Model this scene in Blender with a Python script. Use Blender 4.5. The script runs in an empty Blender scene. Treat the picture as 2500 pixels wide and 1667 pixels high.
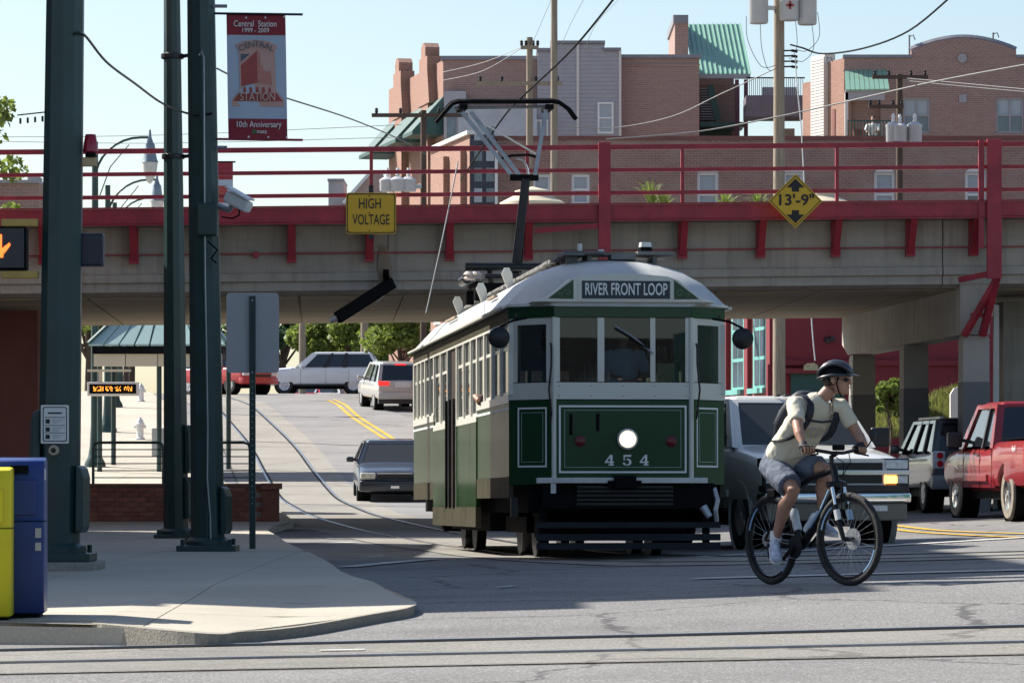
import bpy, bmesh, math, random
import numpy as np
from mathutils import Vector, Matrix, Euler
random.seed(7); R = math.radians
sc = bpy.context.scene
C = sc.collection
# ---------------------------------------------------------------- camera, sky, sun, exposure
F = 9000.0; CH = 1.2; HY = 1150.0; K = 2500 / 2352.0      # focal length in photo pixels, camera height, horizon row
cam = bpy.data.objects.new('camera', bpy.data.cameras.new('camera')); C.objects.link(cam)
cam.location = (0, 0, CH); cam.rotation_euler = (R(90), 0, 0)
cam.data.sensor_width = 36; cam.data.lens = F / 2500 * 36
cam.data.shift_y = (HY - 833.5) / 2500; cam.data.clip_start = 0.5; cam.data.clip_end = 6000
sc.camera = cam
SUN_AZ, SUN_EL = 58, 41                                   # degrees left of the view axis (behind the scene), elevation
w = bpy.data.worlds.new('World'); sc.world = w; w.use_nodes = True
nt = w.node_tree; bg = nt.nodes['Background']
sky = nt.nodes.new('ShaderNodeTexSky'); sky.sky_type = 'NISHITA'; sky.sun_disc = False
sky.sun_elevation = R(SUN_EL); sky.sun_rotation = R(-SUN_AZ); sky.air_density = 1.0; sky.dust_density = 1.1; sky.ozone_density = 1.0
nt.links.new(sky.outputs[0], bg.inputs[0]); bg.inputs[1].default_value = 0.08
sun = bpy.data.objects.new('sun', bpy.data.lights.new('sun', 'SUN')); C.objects.link(sun)
sun.data.energy = 4.7; sun.data.angle = R(0.53); sun.data.color = (1, .95, .86)
sdir = Vector((-math.sin(R(SUN_AZ)) * math.cos(R(SUN_EL)), math.cos(R(SUN_AZ)) * math.cos(R(SUN_EL)), math.sin(R(SUN_EL))))
sun.rotation_euler = (-sdir).to_track_quat('-Z', 'Y').to_euler(); sun.location = (-30, 30, 60)
sc.render.engine = 'CYCLES'
vs = sc.view_settings; vs.view_transform = 'Standard'; vs.look = 'None'; vs.exposure = 1.02; vs.gamma = 1

# ---------------------------------------------------------------- helpers
def P(px, py, d):            # photo pixel (2500 wide) at distance d along the view axis
    return Vector(((px - 1250) / F * d, d, CH + (HY - py) / F * d))
def PD(xd, yd, d): return P(xd * K, yd * K, d)
def smooth_tab(ks, vals, sig):
    ds = np.arange(0, 400, .25); v = np.interp(ds, ks, vals)
    n = int(sig * 4 * 3); k = np.exp(-.5 * (np.arange(-n, n + 1) / (sig * 4)) ** 2); k /= k.sum()
    return ds, np.convolve(np.pad(v, n, 'edge'), k, 'valid')
_dp, _pp = smooth_tab([0, 19, 23.5, 26, 29, 44, 50, 57, 66, 72, 80, 90, 105, 120, 140, 160, 176, 200, 260, 400],
                      [-1.1, -1.1, -1.06, -.98, -.95, -1.06, -1.12, -1.17, -1.09, -1.03, -.94, -.70, .1, 1.15, 2.5, 3.3, 3.7, 3.95, 4.2, 4.4], 1.3)
_dl, _pl = smooth_tab([0, 22, 27, 35, 40, 400], [.017, .017, .03, .01, 0, 0], 1.3)
_dr, _pr = smooth_tab([0, 22, 27, 45, 70, 85, 100, 400], [.017, .017, .04, .045, .045, .02, 0, 0], 1.3)
def zg(x, d):
    z = CH + float(np.interp(d, _dp, _pp)); u = x - 1.2
    if u < 0: return z + float(np.interp(d, _dl, _pl)) * max(u, -8)
    return z + float(np.interp(d, _dr, _pr)) * min(u, 14)
def G(px, py, h=0.0):        # where a pixel's ray meets the ground
    d = 17.0
    while d < 210:
        p = P(px, py, d)
        if p.z <= zg(p.x, d) + h: return p
        d += .05
    return P(px, py, 210)
def GX(px, d, h=0.0):        # ground point in pixel column px at distance d
    x = (px - 1250) / F * d; return Vector((x, d, zg(x, d) + h))

class MB:
    def __init__(s): s.v = []; s.f = []; s.g = []
    def add(s, vs, fs):
        o = len(s.v); s.g.append((o, len(s.f), len(vs), len(fs))); s.v += [tuple(v) for v in vs]; s.f += [tuple(i + o for i in f) for f in fs]; return s
    def bx(s, x0, x1, y0, y1, z0, z1):
        return s.add([(x, y, z) for z in (z0, z1) for y in (y0, y1) for x in (x0, x1)],
                     [(0, 2, 3, 1), (4, 5, 7, 6), (0, 1, 5, 4), (2, 6, 7, 3), (0, 4, 6, 2), (1, 3, 7, 5)])
    def beam(s, a, b, wd, ht, up=(0, 0, 1)):     # box from a to b, wd across, ht along 'up'
        a = Vector(a); b = Vector(b); t = (b - a).normalized(); u = Vector(up)
        sd = t.cross(u)
        if sd.length < 1e-4: sd = t.cross(Vector((1, 0, 0)))
        sd.normalize(); u = sd.cross(t).normalized()
        vs = [p + sd * (wd / 2 * i) + u * (ht / 2 * j) for p in (a, b) for i, j in ((-1, -1), (1, -1), (1, 1), (-1, 1))]
        return s.add(vs, [(0, 1, 2, 3), (4, 7, 6, 5), (0, 4, 5, 1), (1, 5, 6, 2), (2, 6, 7, 3), (3, 7, 4, 0)])
    def cyl(s, a, b, r0, r1=None, n=12, caps=True):
        a = Vector(a); b = Vector(b); r1 = r0 if r1 is None else r1; t = (b - a).normalized()
        u = t.orthogonal().normalized(); v = t.cross(u)
        vs = [p + (u * math.cos(2 * math.pi * i / n) + v * math.sin(2 * math.pi * i / n)) * r for p, r in ((a, r0), (b, r1)) for i in range(n)]
        fs = [(i, (i + 1) % n, n + (i + 1) % n, n + i) for i in range(n)]
        if caps: fs += [tuple(range(n - 1, -1, -1)), tuple(range(n, 2 * n))]
        return s.add(vs, fs)
    def tube(s, pts, r, n=6, closed=False):
        pts = [Vector(p) for p in pts]; m = len(pts); rs = r if isinstance(r, (list, tuple)) else [r] * m
        vs = []; pu = None
        for i, p in enumerate(pts):
            if closed: t = pts[(i + 1) % m] - pts[i - 1]
            else: t = pts[min(i + 1, m - 1)] - pts[max(i - 1, 0)]
            t.normalize()
            u = t.orthogonal() if pu is None else pu - t * pu.dot(t)
            u.normalize(); pu = u; v = t.cross(u)
            vs += [p + (u * math.cos(2 * math.pi * k / n) + v * math.sin(2 * math.pi * k / n)) * rs[i] for k in range(n)]
        fs = []
        for i in range(m if closed else m - 1):
            j = (i + 1) % m
            fs += [(i * n + k, i * n + (k + 1) % n, j * n + (k + 1) % n, j * n + k) for k in range(n)]
        if not closed: fs += [tuple(range(n - 1, -1, -1)), tuple(range((m - 1) * n, m * n))]
        return s.add(vs, fs)
    def lathe(s, c, prof, n=16, axis='z', caps=True):       # prof: (r, h)
        c = Vector(c); vs = []
        for r, h in prof:
            for k in range(n):
                a = 2 * math.pi * k / n
                q = (r * math.cos(a), r * math.sin(a), h) if axis == 'z' else ((h, r * math.cos(a), r * math.sin(a)) if axis == 'x' else (r * math.sin(a), h, r * math.cos(a)))
                vs.append(c + Vector(q))
        m = len(prof); fs = [(i * n + k, i * n + (k + 1) % n, (i + 1) * n + (k + 1) % n, (i + 1) * n + k) for i in range(m - 1) for k in range(n)]
        if caps and prof[0][0] > 1e-5: fs.append(tuple(range(n - 1, -1, -1)))
        if caps and prof[-1][0] > 1e-5: fs.append(tuple(range((m - 1) * n, m * n)))
        return s.add(vs, fs)
    def prism(s, poly, fn, t0, t1):              # poly of 2-D points, fn(a, b, t) -> 3-D
        n = len(poly); vs = [fn(a, b, t) for t in (t0, t1) for a, b in poly]
        return s.add(vs, [tuple(range(n - 1, -1, -1)), tuple(range(n, 2 * n))] + [(i, (i + 1) % n, n + (i + 1) % n, n + i) for i in range(n)])
    def xz(s, poly, y0, y1): return s.prism(poly, lambda a, b, t: (a, t, b), y0, y1)
    def yz(s, poly, x0, x1): return s.prism(poly, lambda a, b, t: (t, a, b), x0, x1)
    def xy(s, poly, z0, z1): return s.prism(poly, lambda a, b, t: (a, b, t), z0, z1)
    def sph(s, c, r, nu=12, nv=8):
        rx, ry, rz = (r, r, r) if not isinstance(r, (tuple, list)) else r; c = Vector(c); vs = []
        for i in range(nv + 1):
            th = math.pi * i / nv
            for k in range(nu):
                a = 2 * math.pi * k / nu; vs.append(c + Vector((rx * math.sin(th) * math.cos(a), ry * math.sin(th) * math.sin(a), rz * math.cos(th))))
        return s.add(vs, [(i * nu + k, (i + 1) * nu + k, (i + 1) * nu + (k + 1) % nu, i * nu + (k + 1) % nu) for i in range(nv) for k in range(nu)])
    def loft(s, secs, close=True, caps=True):    # list of equal-length rings
        n = len(secs[0]); vs = [p for r in secs for p in r]; m = len(secs)
        fs = [(i * n + k, i * n + (k + 1) % n, (i + 1) * n + (k + 1) % n, (i + 1) * n + k) for i in range(m - 1) for k in range(n if close else n - 1)]
        if caps and close: fs += [tuple(range(n - 1, -1, -1)), tuple(range((m - 1) * n, m * n))]
        return s.add(vs, fs)
    def each(s, name, mat, parent=None, **kw):   # one object for every piece added
        out = []
        for o, fo, nv, nf in s.g:
            m = MB(); m.v = s.v[o:o + nv]; m.f = [tuple(i - o for i in f) for f in s.f[fo:fo + nf]]; out.append(m.build(name, mat, parent, **kw))
        return out
    def build(s, name, mat, parent=None, smooth=None, bevel=0, seg=2):
        me = bpy.data.meshes.new(name); me.from_pydata(s.v, [], s.f)
        bm = bmesh.new(); bm.from_mesh(me)
        bmesh.ops.remove_doubles(bm, verts=bm.verts, dist=1e-5)
        bmesh.ops.recalc_face_normals(bm, faces=bm.faces)
        if bevel: bmesh.ops.bevel(bm, geom=[e for e in bm.edges if len(e.link_faces) == 2 and e.calc_face_angle(0) > .5], offset=bevel, segments=seg, affect='EDGES', profile=.5, clamp_overlap=True)
        if smooth is not None:
            for f in bm.faces: f.smooth = True
            for e in bm.edges: e.smooth = not (len(e.link_faces) == 2 and e.calc_face_angle(0) > R(smooth))
        bm.to_mesh(me); bm.free()
        me.materials.append(mat); o = bpy.data.objects.new(name, me); C.objects.link(o); o.parent = parent
        return o
def fuse(mb, name, m, parent, voxel=.01, it=4, fac=.5, disp=0):   # union of shapes as one smooth skin
    o = mb.build(name, m, parent, smooth=180)
    r = o.modifiers.new('r', 'REMESH'); r.mode = 'VOXEL'; r.voxel_size = voxel; r.use_smooth_shade = True
    if it: q = o.modifiers.new('s', 'SMOOTH'); q.factor = fac; q.iterations = it
    bpy.context.view_layer.update(); me = evalmesh(o); old = o.data; o.modifiers.clear()
    if disp:                                      # cloth folds
        from mathutils import noise as nz_
        nrm = [v.normal.copy() for v in me.vertices]
        for v, vn in zip(me.vertices, nrm):
            p = v.co.copy(); q = Vector((p.x * 9 + p.z * 5, p.y * 12, p.z * 7 - p.x * 6)); v.co = p + vn * disp * ((1 - abs(nz_.noise(q)) * 2.6) * .7 + nz_.noise(q * 2.3) * .5)
    o.data = me; me.materials.clear(); me.materials.append(m); bpy.data.meshes.remove(old)
    return o
def tag(o, label, cat=None, group=None):
    o['label'] = label
    if cat: o['category'] = cat
    if group: o['group'] = group
    return o
def struct(o): o['kind'] = 'structure'; return o
def thing(name, label, cat, loc=(0, 0, 0), rz=0, group=None):
    o = bpy.data.objects.new(name, None); C.objects.link(o); o.empty_display_size = .2
    o.location = loc; o.rotation_euler = (0, 0, rz); return tag(o, label, cat, group)
def copy_tree(o, parent=None):
    c = o.copy(); C.objects.link(c); c.parent = parent
    for ch in o.children: copy_tree(ch, c)
    return c
def dup(o, name, mesh, parent, loc=None, rot=None):
    c = bpy.data.objects.new(name, mesh); C.objects.link(c); c.parent = parent
    if loc is not None: c.location = loc
    if rot is not None: c.rotation_euler = rot
    return c
def evalmesh(o):
    dg = bpy.context.evaluated_depsgraph_get(); me = bpy.data.meshes.new_from_object(o.evaluated_get(dg)); return me
def text(s, name, mat, parent, loc, size, rot=(R(90), 0, 0), width=None, depth=.003, align='CENTER', xs=1, bold=0):
    cu = bpy.data.curves.new(name, 'FONT'); cu.body = s; cu.size = size; cu.align_x = align; cu.align_y = 'CENTER'; cu.extrude = depth; cu.offset = bold; cu.resolution_u = 3
    t = bpy.data.objects.new(name, cu); C.objects.link(t); bpy.context.view_layer.update()
    me = evalmesh(t); bpy.data.objects.remove(t)
    xsv = [v.co.x for v in me.vertices]; ww = max(xsv) - min(xsv)
    if width: xs = width / ww
    me.transform(Matrix.Diagonal((xs, 1, 1, 1)))
    me.materials.clear(); me.materials.append(mat)
    o = bpy.data.objects.new(name, me); C.objects.link(o); o.parent = parent; o.location = loc; o.rotation_euler = rot
    return o

# ---------------------------------------------------------------- materials
def nodes(name):
    m = bpy.data.materials.new(name); m.use_nodes = True; n = m.node_tree.nodes; return m, n, m.node_tree.links, n['Principled BSDF']
def mat(name, col, rough=.6, metal=0, var=.12, scale=2.5, bump=0, bscale=60, spec=.5, coat=0, emit=0, stain=0, sscale=.6, stretch=(1, 1, 1), streak=0):
    m, n, l, b = nodes(name); col = tuple(col)
    tc = n.new('ShaderNodeTexCoord'); mp = n.new('ShaderNodeMapping'); mp.inputs['Scale'].default_value = stretch; l.new(tc.outputs['Object'], mp.inputs[0])
    def noise(sc_, det=6, ro=.6):
        x = n.new('ShaderNodeTexNoise'); x.inputs['Scale'].default_value = sc_; x.inputs['Detail'].default_value = det; x.inputs['Roughness'].default_value = ro; l.new(mp.outputs[0], x.inputs[0]); return x
    def mix(f, a, bb, bt='MIX'):
        x = n.new('ShaderNodeMix'); x.data_type = 'RGBA'; x.blend_type = bt
        for sk, val in ((x.inputs[0], f), (x.inputs[6], a), (x.inputs[7], bb)):
            if isinstance(val, (tuple, float, int)): sk.default_value = val if not isinstance(val, tuple) else (*val, 1)
            else: l.new(val, sk)
        return x.outputs[2]
    c = col
    if var:
        nz = noise(scale); r = n.new('ShaderNodeMapRange'); r.inputs[1].default_value = .3; r.inputs[2].default_value = .7; l.new(nz.outputs[0], r.inputs[0])
        c = mix(r.outputs[0], tuple(v * (1 - var) for v in col), tuple(min(1, v * (1 + var)) for v in col))
    if stain:
        nz = noise(sscale, 8, .7); r = n.new('ShaderNodeMapRange'); r.inputs[1].default_value = .5; r.inputs[2].default_value = .72; r.inputs[4].default_value = stain; l.new(nz.outputs[0], r.inputs[0])
        c = mix(r.outputs[0], c, tuple(v * .45 for v in col))
    if streak:                                    # vertical run-off marks
        m2 = n.new('ShaderNodeMapping'); m2.inputs['Scale'].default_value = (3.2, 3.2, .16); l.new(tc.outputs['Object'], m2.inputs[0]); x = n.new('ShaderNodeTexNoise'); x.inputs['Scale'].default_value = 1.6; x.inputs['Detail'].default_value = 7; x.inputs['Roughness'].default_value = .7; l.new(m2.outputs[0], x.inputs[0])
        r = n.new('ShaderNodeMapRange'); r.inputs[1].default_value = .48; r.inputs[2].default_value = .75; r.inputs[4].default_value = streak; l.new(x.outputs[0], r.inputs[0]); c = mix(r.outputs[0], c, tuple(v * .35 for v in col))
    if isinstance(c, tuple): b.inputs['Base Color'].default_value = (*c, 1)
    else: l.new(c, b.inputs['Base Color'])
    b.inputs['Roughness'].default_value = rough; b.inputs['Metallic'].default_value = metal
    b.inputs['Specular IOR Level'].default_value = spec; b.inputs['Coat Weight'].default_value = coat; b.inputs['Coat Roughness'].default_value = .05
    if emit: b.inputs['Emission Color'].default_value = (*col, 1); b.inputs['Emission Strength'].default_value = emit
    if bump:
        bp = n.new('ShaderNodeBump'); bp.inputs['Strength'].default_value = bump; bp.inputs['Distance'].default_value = .02; l.new(noise(bscale, 4).outputs[0], bp.inputs['Height']); l.new(bp.outputs[0], b.inputs['Normal'])
    return m
def brickmat(name, c1, c2, mortar, stain=.3, sc_=1.0, big=(.5, .5, .5)):
    m, n, l, b = nodes(name)
    g = n.new('ShaderNodeNewGeometry'); ab = n.new('ShaderNodeVectorMath'); ab.operation = 'ABSOLUTE'; l.new(g.outputs['Normal'], ab.inputs[0])
    s1 = n.new('ShaderNodeSeparateXYZ'); l.new(g.outputs['Position'], s1.inputs[0]); s2 = n.new('ShaderNodeSeparateXYZ'); l.new(ab.outputs[0], s2.inputs[0])
    def mth(op, a, bb):
        x = n.new('ShaderNodeMath'); x.operation = op; l.new(a, x.inputs[0]); l.new(bb, x.inputs[1]); return x.outputs[0]
    u = mth('ADD', mth('MULTIPLY', s1.outputs[0], s2.outputs[1]), mth('MULTIPLY', s1.outputs[1], s2.outputs[0]))
    cb = n.new('ShaderNodeCombineXYZ'); l.new(u, cb.inputs[0]); l.new(s1.outputs[2], cb.inputs[1])
    t = n.new('ShaderNodeTexBrick'); l.new(cb.outputs[0], t.inputs[0])
    for k, v in (('Color1', (*c1, 1)), ('Color2', (*c2, 1)), ('Mortar', (*mortar, 1)), ('Scale', 1 / sc_), ('Mortar Size', .008), ('Mortar Smooth', .2), ('Bias', 0), ('Brick Width', .21), ('Row Height', .075)): t.inputs[k].default_value = v
    nz = n.new('ShaderNodeTexNoise'); nz.inputs['Scale'].default_value = .55; nz.inputs['Detail'].default_value = 9; nz.inputs['Roughness'].default_value = .68; l.new(g.outputs['Position'], nz.inputs[0])
    r = n.new('ShaderNodeMapRange'); r.inputs[1].default_value = .42; r.inputs[2].default_value = .68; r.inputs[4].default_value = stain; l.new(nz.outputs[0], r.inputs[0])
    mx = n.new('ShaderNodeMix'); mx.data_type = 'RGBA'; l.new(r.outputs[0], mx.inputs[0]); l.new(t.outputs[0], mx.inputs[6]); mx.inputs[7].default_value = (*big, 1)
    l.new(mx.outputs[2], b.inputs['Base Color']); b.inputs['Roughness'].default_value = .9
    bp = n.new('ShaderNodeBump'); bp.inputs['Strength'].default_value = .5; bp.inputs['Distance'].default_value = .01; bp.invert = True; l.new(t.outputs['Fac'], bp.inputs['Height']); l.new(bp.outputs[0], b.inputs['Normal'])
    return m
def glassmat(name, tint=(.8, .85, .85), refl=1.6, rough=.01, dirt=.06):
    m = bpy.data.materials.new(name); m.use_nodes = True; n = m.node_tree.nodes; l = m.node_tree.links; n.clear()
    o = n.new('ShaderNodeOutputMaterial'); mx = n.new('ShaderNodeMixShader'); t = n.new('ShaderNodeBsdfTransparent'); g = n.new('ShaderNodeBsdfGlossy'); f = n.new('ShaderNodeFresnel'); f.inputs[0].default_value = refl
    df = n.new('ShaderNodeBsdfDiffuse'); df.inputs[0].default_value = (.6, .62, .62, 1); m2 = n.new('ShaderNodeMixShader'); m2.inputs[0].default_value = dirt
    t.inputs[0].default_value = (*tint, 1); g.inputs['Roughness'].default_value = rough
    l.new(f.outputs[0], mx.inputs[0]); l.new(t.outputs[0], mx.inputs[1]); l.new(g.outputs[0], mx.inputs[2]); l.new(mx.outputs[0], m2.inputs[1]); l.new(df.outputs[0], m2.inputs[2]); l.new(m2.outputs[0], o.inputs[0])
    return m
M = {}
M['green_pole'] = mat('green_pole', (.016, .046, .043), .38, 0, .25, 2, .05, 60, stain=.3)
M['bridge_red'] = mat('bridge_red', (.33, .024, .042), .5, 0, .2, 2.5, .1, 40, stain=.45, sscale=2.2, streak=.3)
M['white_paint'] = mat('white_paint', (.72, .72, .70), .45, 0, .06, 2, stain=.12, sscale=2)
M['black'] = mat('black', (.006, .006, .007), .7, 0, .3, 5, spec=.08)
M['black_metal'] = mat('black_metal', (.02, .02, .022), .35, .4, .3, 5)
M['rubber'] = mat('rubber', (.018, .018, .019), .75, 0, .25, 12, .1, 80)
M['steel'] = mat('steel', (.62, .64, .68), .22, 1, .1, 3)
M['galv'] = mat('galv', (.42, .44, .46), .45, .7, .12, 6)
M['chrome'] = mat('chrome', (.8, .8, .8), .1, 1, 0)
M['concrete'] = mat('concrete', (.30, .275, .235), .85, 0, .14, 1.2, .25, 25, stain=.35, sscale=.7, stretch=(1, 1, .6))
M['wood_pole'] = mat('wood_pole', (.30, .245, .18), .85, 0, .3, 5, .3, 30, stretch=(5, 5, .25), stain=.35)
M['dark_pole'] = mat('dark_pole', (.09, .06, .045), .85, 0, .3, 5, .3, 30, stretch=(5, 5, .25))
M['glass'] = glassmat('glass')
M['cable_grey'] = mat('cable_grey', (.24, .24, .24), .6, var=.1)
M['rail_steel'] = mat('rail_steel', (.33, .34, .36), .38, .9, .2, 3)
M['text_black'] = mat('text_black', (.012, .012, .014), .6, var=0)
M['text_white'] = mat('text_white', (.8, .8, .78), .5, var=.04, scale=8)
# ---------------------------------------------------------------- ground, road, tracks, pavements
def asphalt(name, c0, c1, speck=.5, crack=.6, cscale=.3, patch=.25):
    m, n, l, b = nodes(name); g = n.new('ShaderNodeNewGeometry')
    def nz(s, det=5, ro=.6, src=None):
        x = n.new('ShaderNodeTexNoise'); x.inputs['Scale'].default_value = s; x.inputs['Detail'].default_value = det; x.inputs['Roughness'].default_value = ro; l.new(src or g.outputs['Position'], x.inputs[0]); return x
    def rng(i, a, bb, c=0, d=1):
        r = n.new('ShaderNodeMapRange'); l.new(i, r.inputs[0])
        for k, v in ((1, a), (2, bb), (3, c), (4, d)): r.inputs[k].default_value = v
        return r.outputs[0]
    def mix(f, a, bb, bt='MIX'):
        x = n.new('ShaderNodeMix'); x.data_type = 'RGBA'; x.blend_type = bt
        for sk, val in ((x.inputs[0], f), (x.inputs[6], a), (x.inputs[7], bb)):
            if isinstance(val, (tuple, float, int)): sk.default_value = val if not isinstance(val, tuple) else (*val, 1)
            else: l.new(val, sk)
        return x.outputs[2]
    base = mix(rng(nz(.45, 8, .65).outputs[0], .35, .65), c0, c1)
    sp = nz(45, 3, .8); base = mix(rng(sp.outputs[0], .5, .64, 0, speck), base, tuple(min(1, v * 2.2) for v in c1))
    sp2 = nz(70, 2, .7); base = mix(rng(sp2.outputs[0], .52, .66, 0, speck * .9), base, tuple(v * .35 for v in c0))
    base = mix(rng(nz(.16, 6, .7).outputs[0], .52, .62, 0, patch), base, tuple(v * .5 for v in c0))
    wv = n.new('ShaderNodeVectorMath'); wv.operation = 'ADD'; l.new(g.outputs['Position'], wv.inputs[0])
    nn = nz(1.2, 5, .7); sub = n.new('ShaderNodeVectorMath'); sub.operation = 'MULTIPLY'; l.new(nn.outputs['Color'], sub.inputs[0]); sub.inputs[1].default_value = (.9, .9, 0); l.new(sub.outputs[0], wv.inputs[1])
    vo = n.new('ShaderNodeTexVoronoi'); vo.feature = 'DISTANCE_TO_EDGE'; vo.inputs['Scale'].default_value = cscale; l.new(wv.outputs[0], vo.inputs[0])
    base = mix(rng(vo.outputs['Distance'], .004, .012, crack, 0), base, tuple(v * .25 for v in c0))
    l.new(base, b.inputs['Base Color']); b.inputs['Roughness'].default_value = .88; b.inputs['Specular IOR Level'].default_value = .35
    bp = n.new('ShaderNodeBump'); bp.inputs['Strength'].default_value = .6; bp.inputs['Distance'].default_value = .012; l.new(sp.outputs[0], bp.inputs['Height']); l.new(bp.outputs[0], b.inputs['Normal'])
    return m
M['asphalt'] = asphalt('asphalt', (.135, .13, .13), (.20, .195, .19), .8, .7, .3, .35)
M['hill_road'] = asphalt('hill_road', (.185, .18, .18), (.235, .23, .227), .2, .45, .12, .3)
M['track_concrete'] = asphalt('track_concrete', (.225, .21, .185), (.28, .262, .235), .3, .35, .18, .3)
M['dark_patch'] = asphalt('dark_patch', (.07, .07, .072), (.1, .1, .1), .4)
M['patch'] = asphalt('patch', (.11, .108, .11), (.16, .157, .158), .6, .6, .5, .3)
M['walk'] = asphalt('walk', (.40, .36, .295), (.47, .43, .36), .14, .0, .2, .15)
M['kerb'] = asphalt('kerb', (.26, .235, .19), (.33, .3, .25), .2, .1)
M['paint_white'] = asphalt('paint_white', (.45, .44, .42), (.68, .67, .64), .3, .5, .8, .5)
M['paint_yellow'] = asphalt('paint_yellow', (.48, .28, .03), (.62, .38, .05), .12, .2, .5, .1)

def sheet(xs, ds, h, name, m):
    mb = MB(); nx = len(xs)
    mb.add([(x, d, zg(x, d) + h) for d in ds for x in xs], [(j * nx + i, j * nx + i + 1, (j + 1) * nx + i + 1, (j + 1) * nx + i) for j in range(len(ds) - 1) for i in range(nx - 1)])
    return mb.build(name, m, smooth=60)
xs = [-900, -300, -100, -50, -30, -20] + [-16 + .5 * i for i in range(65)] + [20, 30, 50, 100, 300, 900]
ds = [-60, -20, 0, 10, 15] + [17 + .4 * i for i in range(135)] + [71.5 + .8 * i for i in range(170)] + [215, 240, 300, 400, 800, 2000, 3500]
struct(sheet(xs, ds, 0, 'ground', M['asphalt']))

def spline(pts, n=12):
    out = []; p = [pts[0]] + list(pts) + [pts[-1]]
    for i in range(1, len(p) - 2):
        for k in range(n):
            t = k / n; out.append(tuple(.5 * (2 * p[i][c] + (p[i + 1][c] - p[i - 1][c]) * t + (2 * p[i - 1][c] - 5 * p[i][c] + 4 * p[i + 1][c] - p[i + 2][c]) * t * t + (3 * p[i][c] - p[i - 1][c] - 3 * p[i + 1][c] + p[i + 2][c]) * t ** 3) for c in range(len(pts[0]))))
    out.append(tuple(pts[-1])); return out
def offs(line, o):
    res = []
    for i, (x, y) in enumerate(line):
        a = line[max(i - 1, 0)]; b = line[min(i + 1, len(line) - 1)]; tx, ty = b[0] - a[0], b[1] - a[1]; L = math.hypot(tx, ty)
        res.append((x - ty / L * o, y + tx / L * o))
    return res
def strip(line, o0, o1, h, mb=None, cols=4, thick=0):
    mb = mb or MB(); L = [offs(line, o0 + (o1 - o0) * c / cols) for c in range(cols + 1)]; n = cols + 1; rows = len(line)
    mb.add([(L[c][i][0], L[c][i][1], zg(*L[c][i]) + h + .00006 * max(0, L[c][i][1] - 30)) for i in range(rows) for c in range(n)], [(i * n + c, i * n + c + 1, (i + 1) * n + c + 1, (i + 1) * n + c) for i in range(rows - 1) for c in range(cols)])
    if thick:
        o = len(mb.v)
        for e in (0, cols):
            q = [(L[e][i][0], L[e][i][1], zg(*L[e][i]) + h + .00006 * max(0, L[e][i][1] - 30)) for i in range(rows)]
            mb.add(q + [(x, y, z - thick) for x, y, z in q], [(i, i + 1, rows + i + 1, rows + i) for i in range(rows - 1)])
    return mb
# the hill road beyond the bridge, lighter worn concrete
hill = [(-3.9 + .0 * d, d) for d in (0,)]
roadc = spline([(2.5, 62), (1.5, 70), (-.4, 80), (-3.2, 95), (-6.3, 112), (-10.0, 135), (-14.5, 165), (-18, 190)], 14)
struct(strip(roadc, -5.6, 5.6, .004, cols=16).build('hill_road', M['hill_road'], smooth=60))
tc = spline([(-15.6, 176), (-11.4, 146), (-8.6, 124), (-6.95, 110), (-5.15, 92), (-3.75, 80), (-2.85, 73), (-1.95, 66.5), (-.85, 60), (.15, 54), (.9, 47.3), (1.75, 42.8), (3.4, 39.2), (6, 36.8), (10, 35.2), (16, 34.2)], 14)
struct(strip(tc, -1.55, 1.35, .008, cols=6).build('track_bed', M['track_concrete'], smooth=60))
cross = [(-14 + .5 * i, 22.75 + .028 * (-14 + .5 * i)) for i in range(61)]
M['cross_concrete'] = asphalt('cross_concrete', (.17, .16, .145), (.23, .218, .2), .55, .5, .3, .45)
struct(strip(cross, -1.75, .98, .006, cols=6).build('cross_track_bed', M['cross_concrete'], smooth=60))
GR = 'steel tram rails set in the street'
for ln, o, lab in ((tc, .7175, 'polished left tram rail curving down the hill and under the green tram'), (tc, -.7175, 'polished right tram rail curving down the hill and under the green tram'),
                   (cross, .7175, 'farther tram rail running across the foreground beside the kerb'), (cross, -.7175, 'nearer tram rail running across the foreground street')):
    r = thing('tram_rail', lab, 'rail', (0, 0, 0), 0, GR)
    strip(ln, o - .028, o + .028, .02, cols=1, thick=.02).build('rail_head', M['rail_steel'], r)
    s = 1 if o < 0 else -1
    strip(ln, *sorted((o + s * .036, o + s * .095)), .0115, cols=1).build('flangeway', M['black'], r)
# joints of the track slab and road patches
for i, d in enumerate((78, 86, 95, 104, 114)):
    k = min(range(len(tc)), key=lambda q: abs(tc[q][1] - d)); a, b = offs(tc, -1.5)[k], offs(tc, 1.3)[k]
    struct(strip([a, ((a[0] + b[0]) / 2, (a[1] + b[1]) / 2), b], -.02, .02, .013, cols=1).build('slab_joint', M['black']))
pl = offs(tc, -1.57); struct(strip([p for p in pl if 70 < p[1] < 150], -.03, .03, .014, cols=1).build('tar_seam', M['dark_patch']))
struct(strip(offs(cross, -1.78), -.02, .02, .012, cols=1).build('tar_seam', M['dark_patch']))
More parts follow.
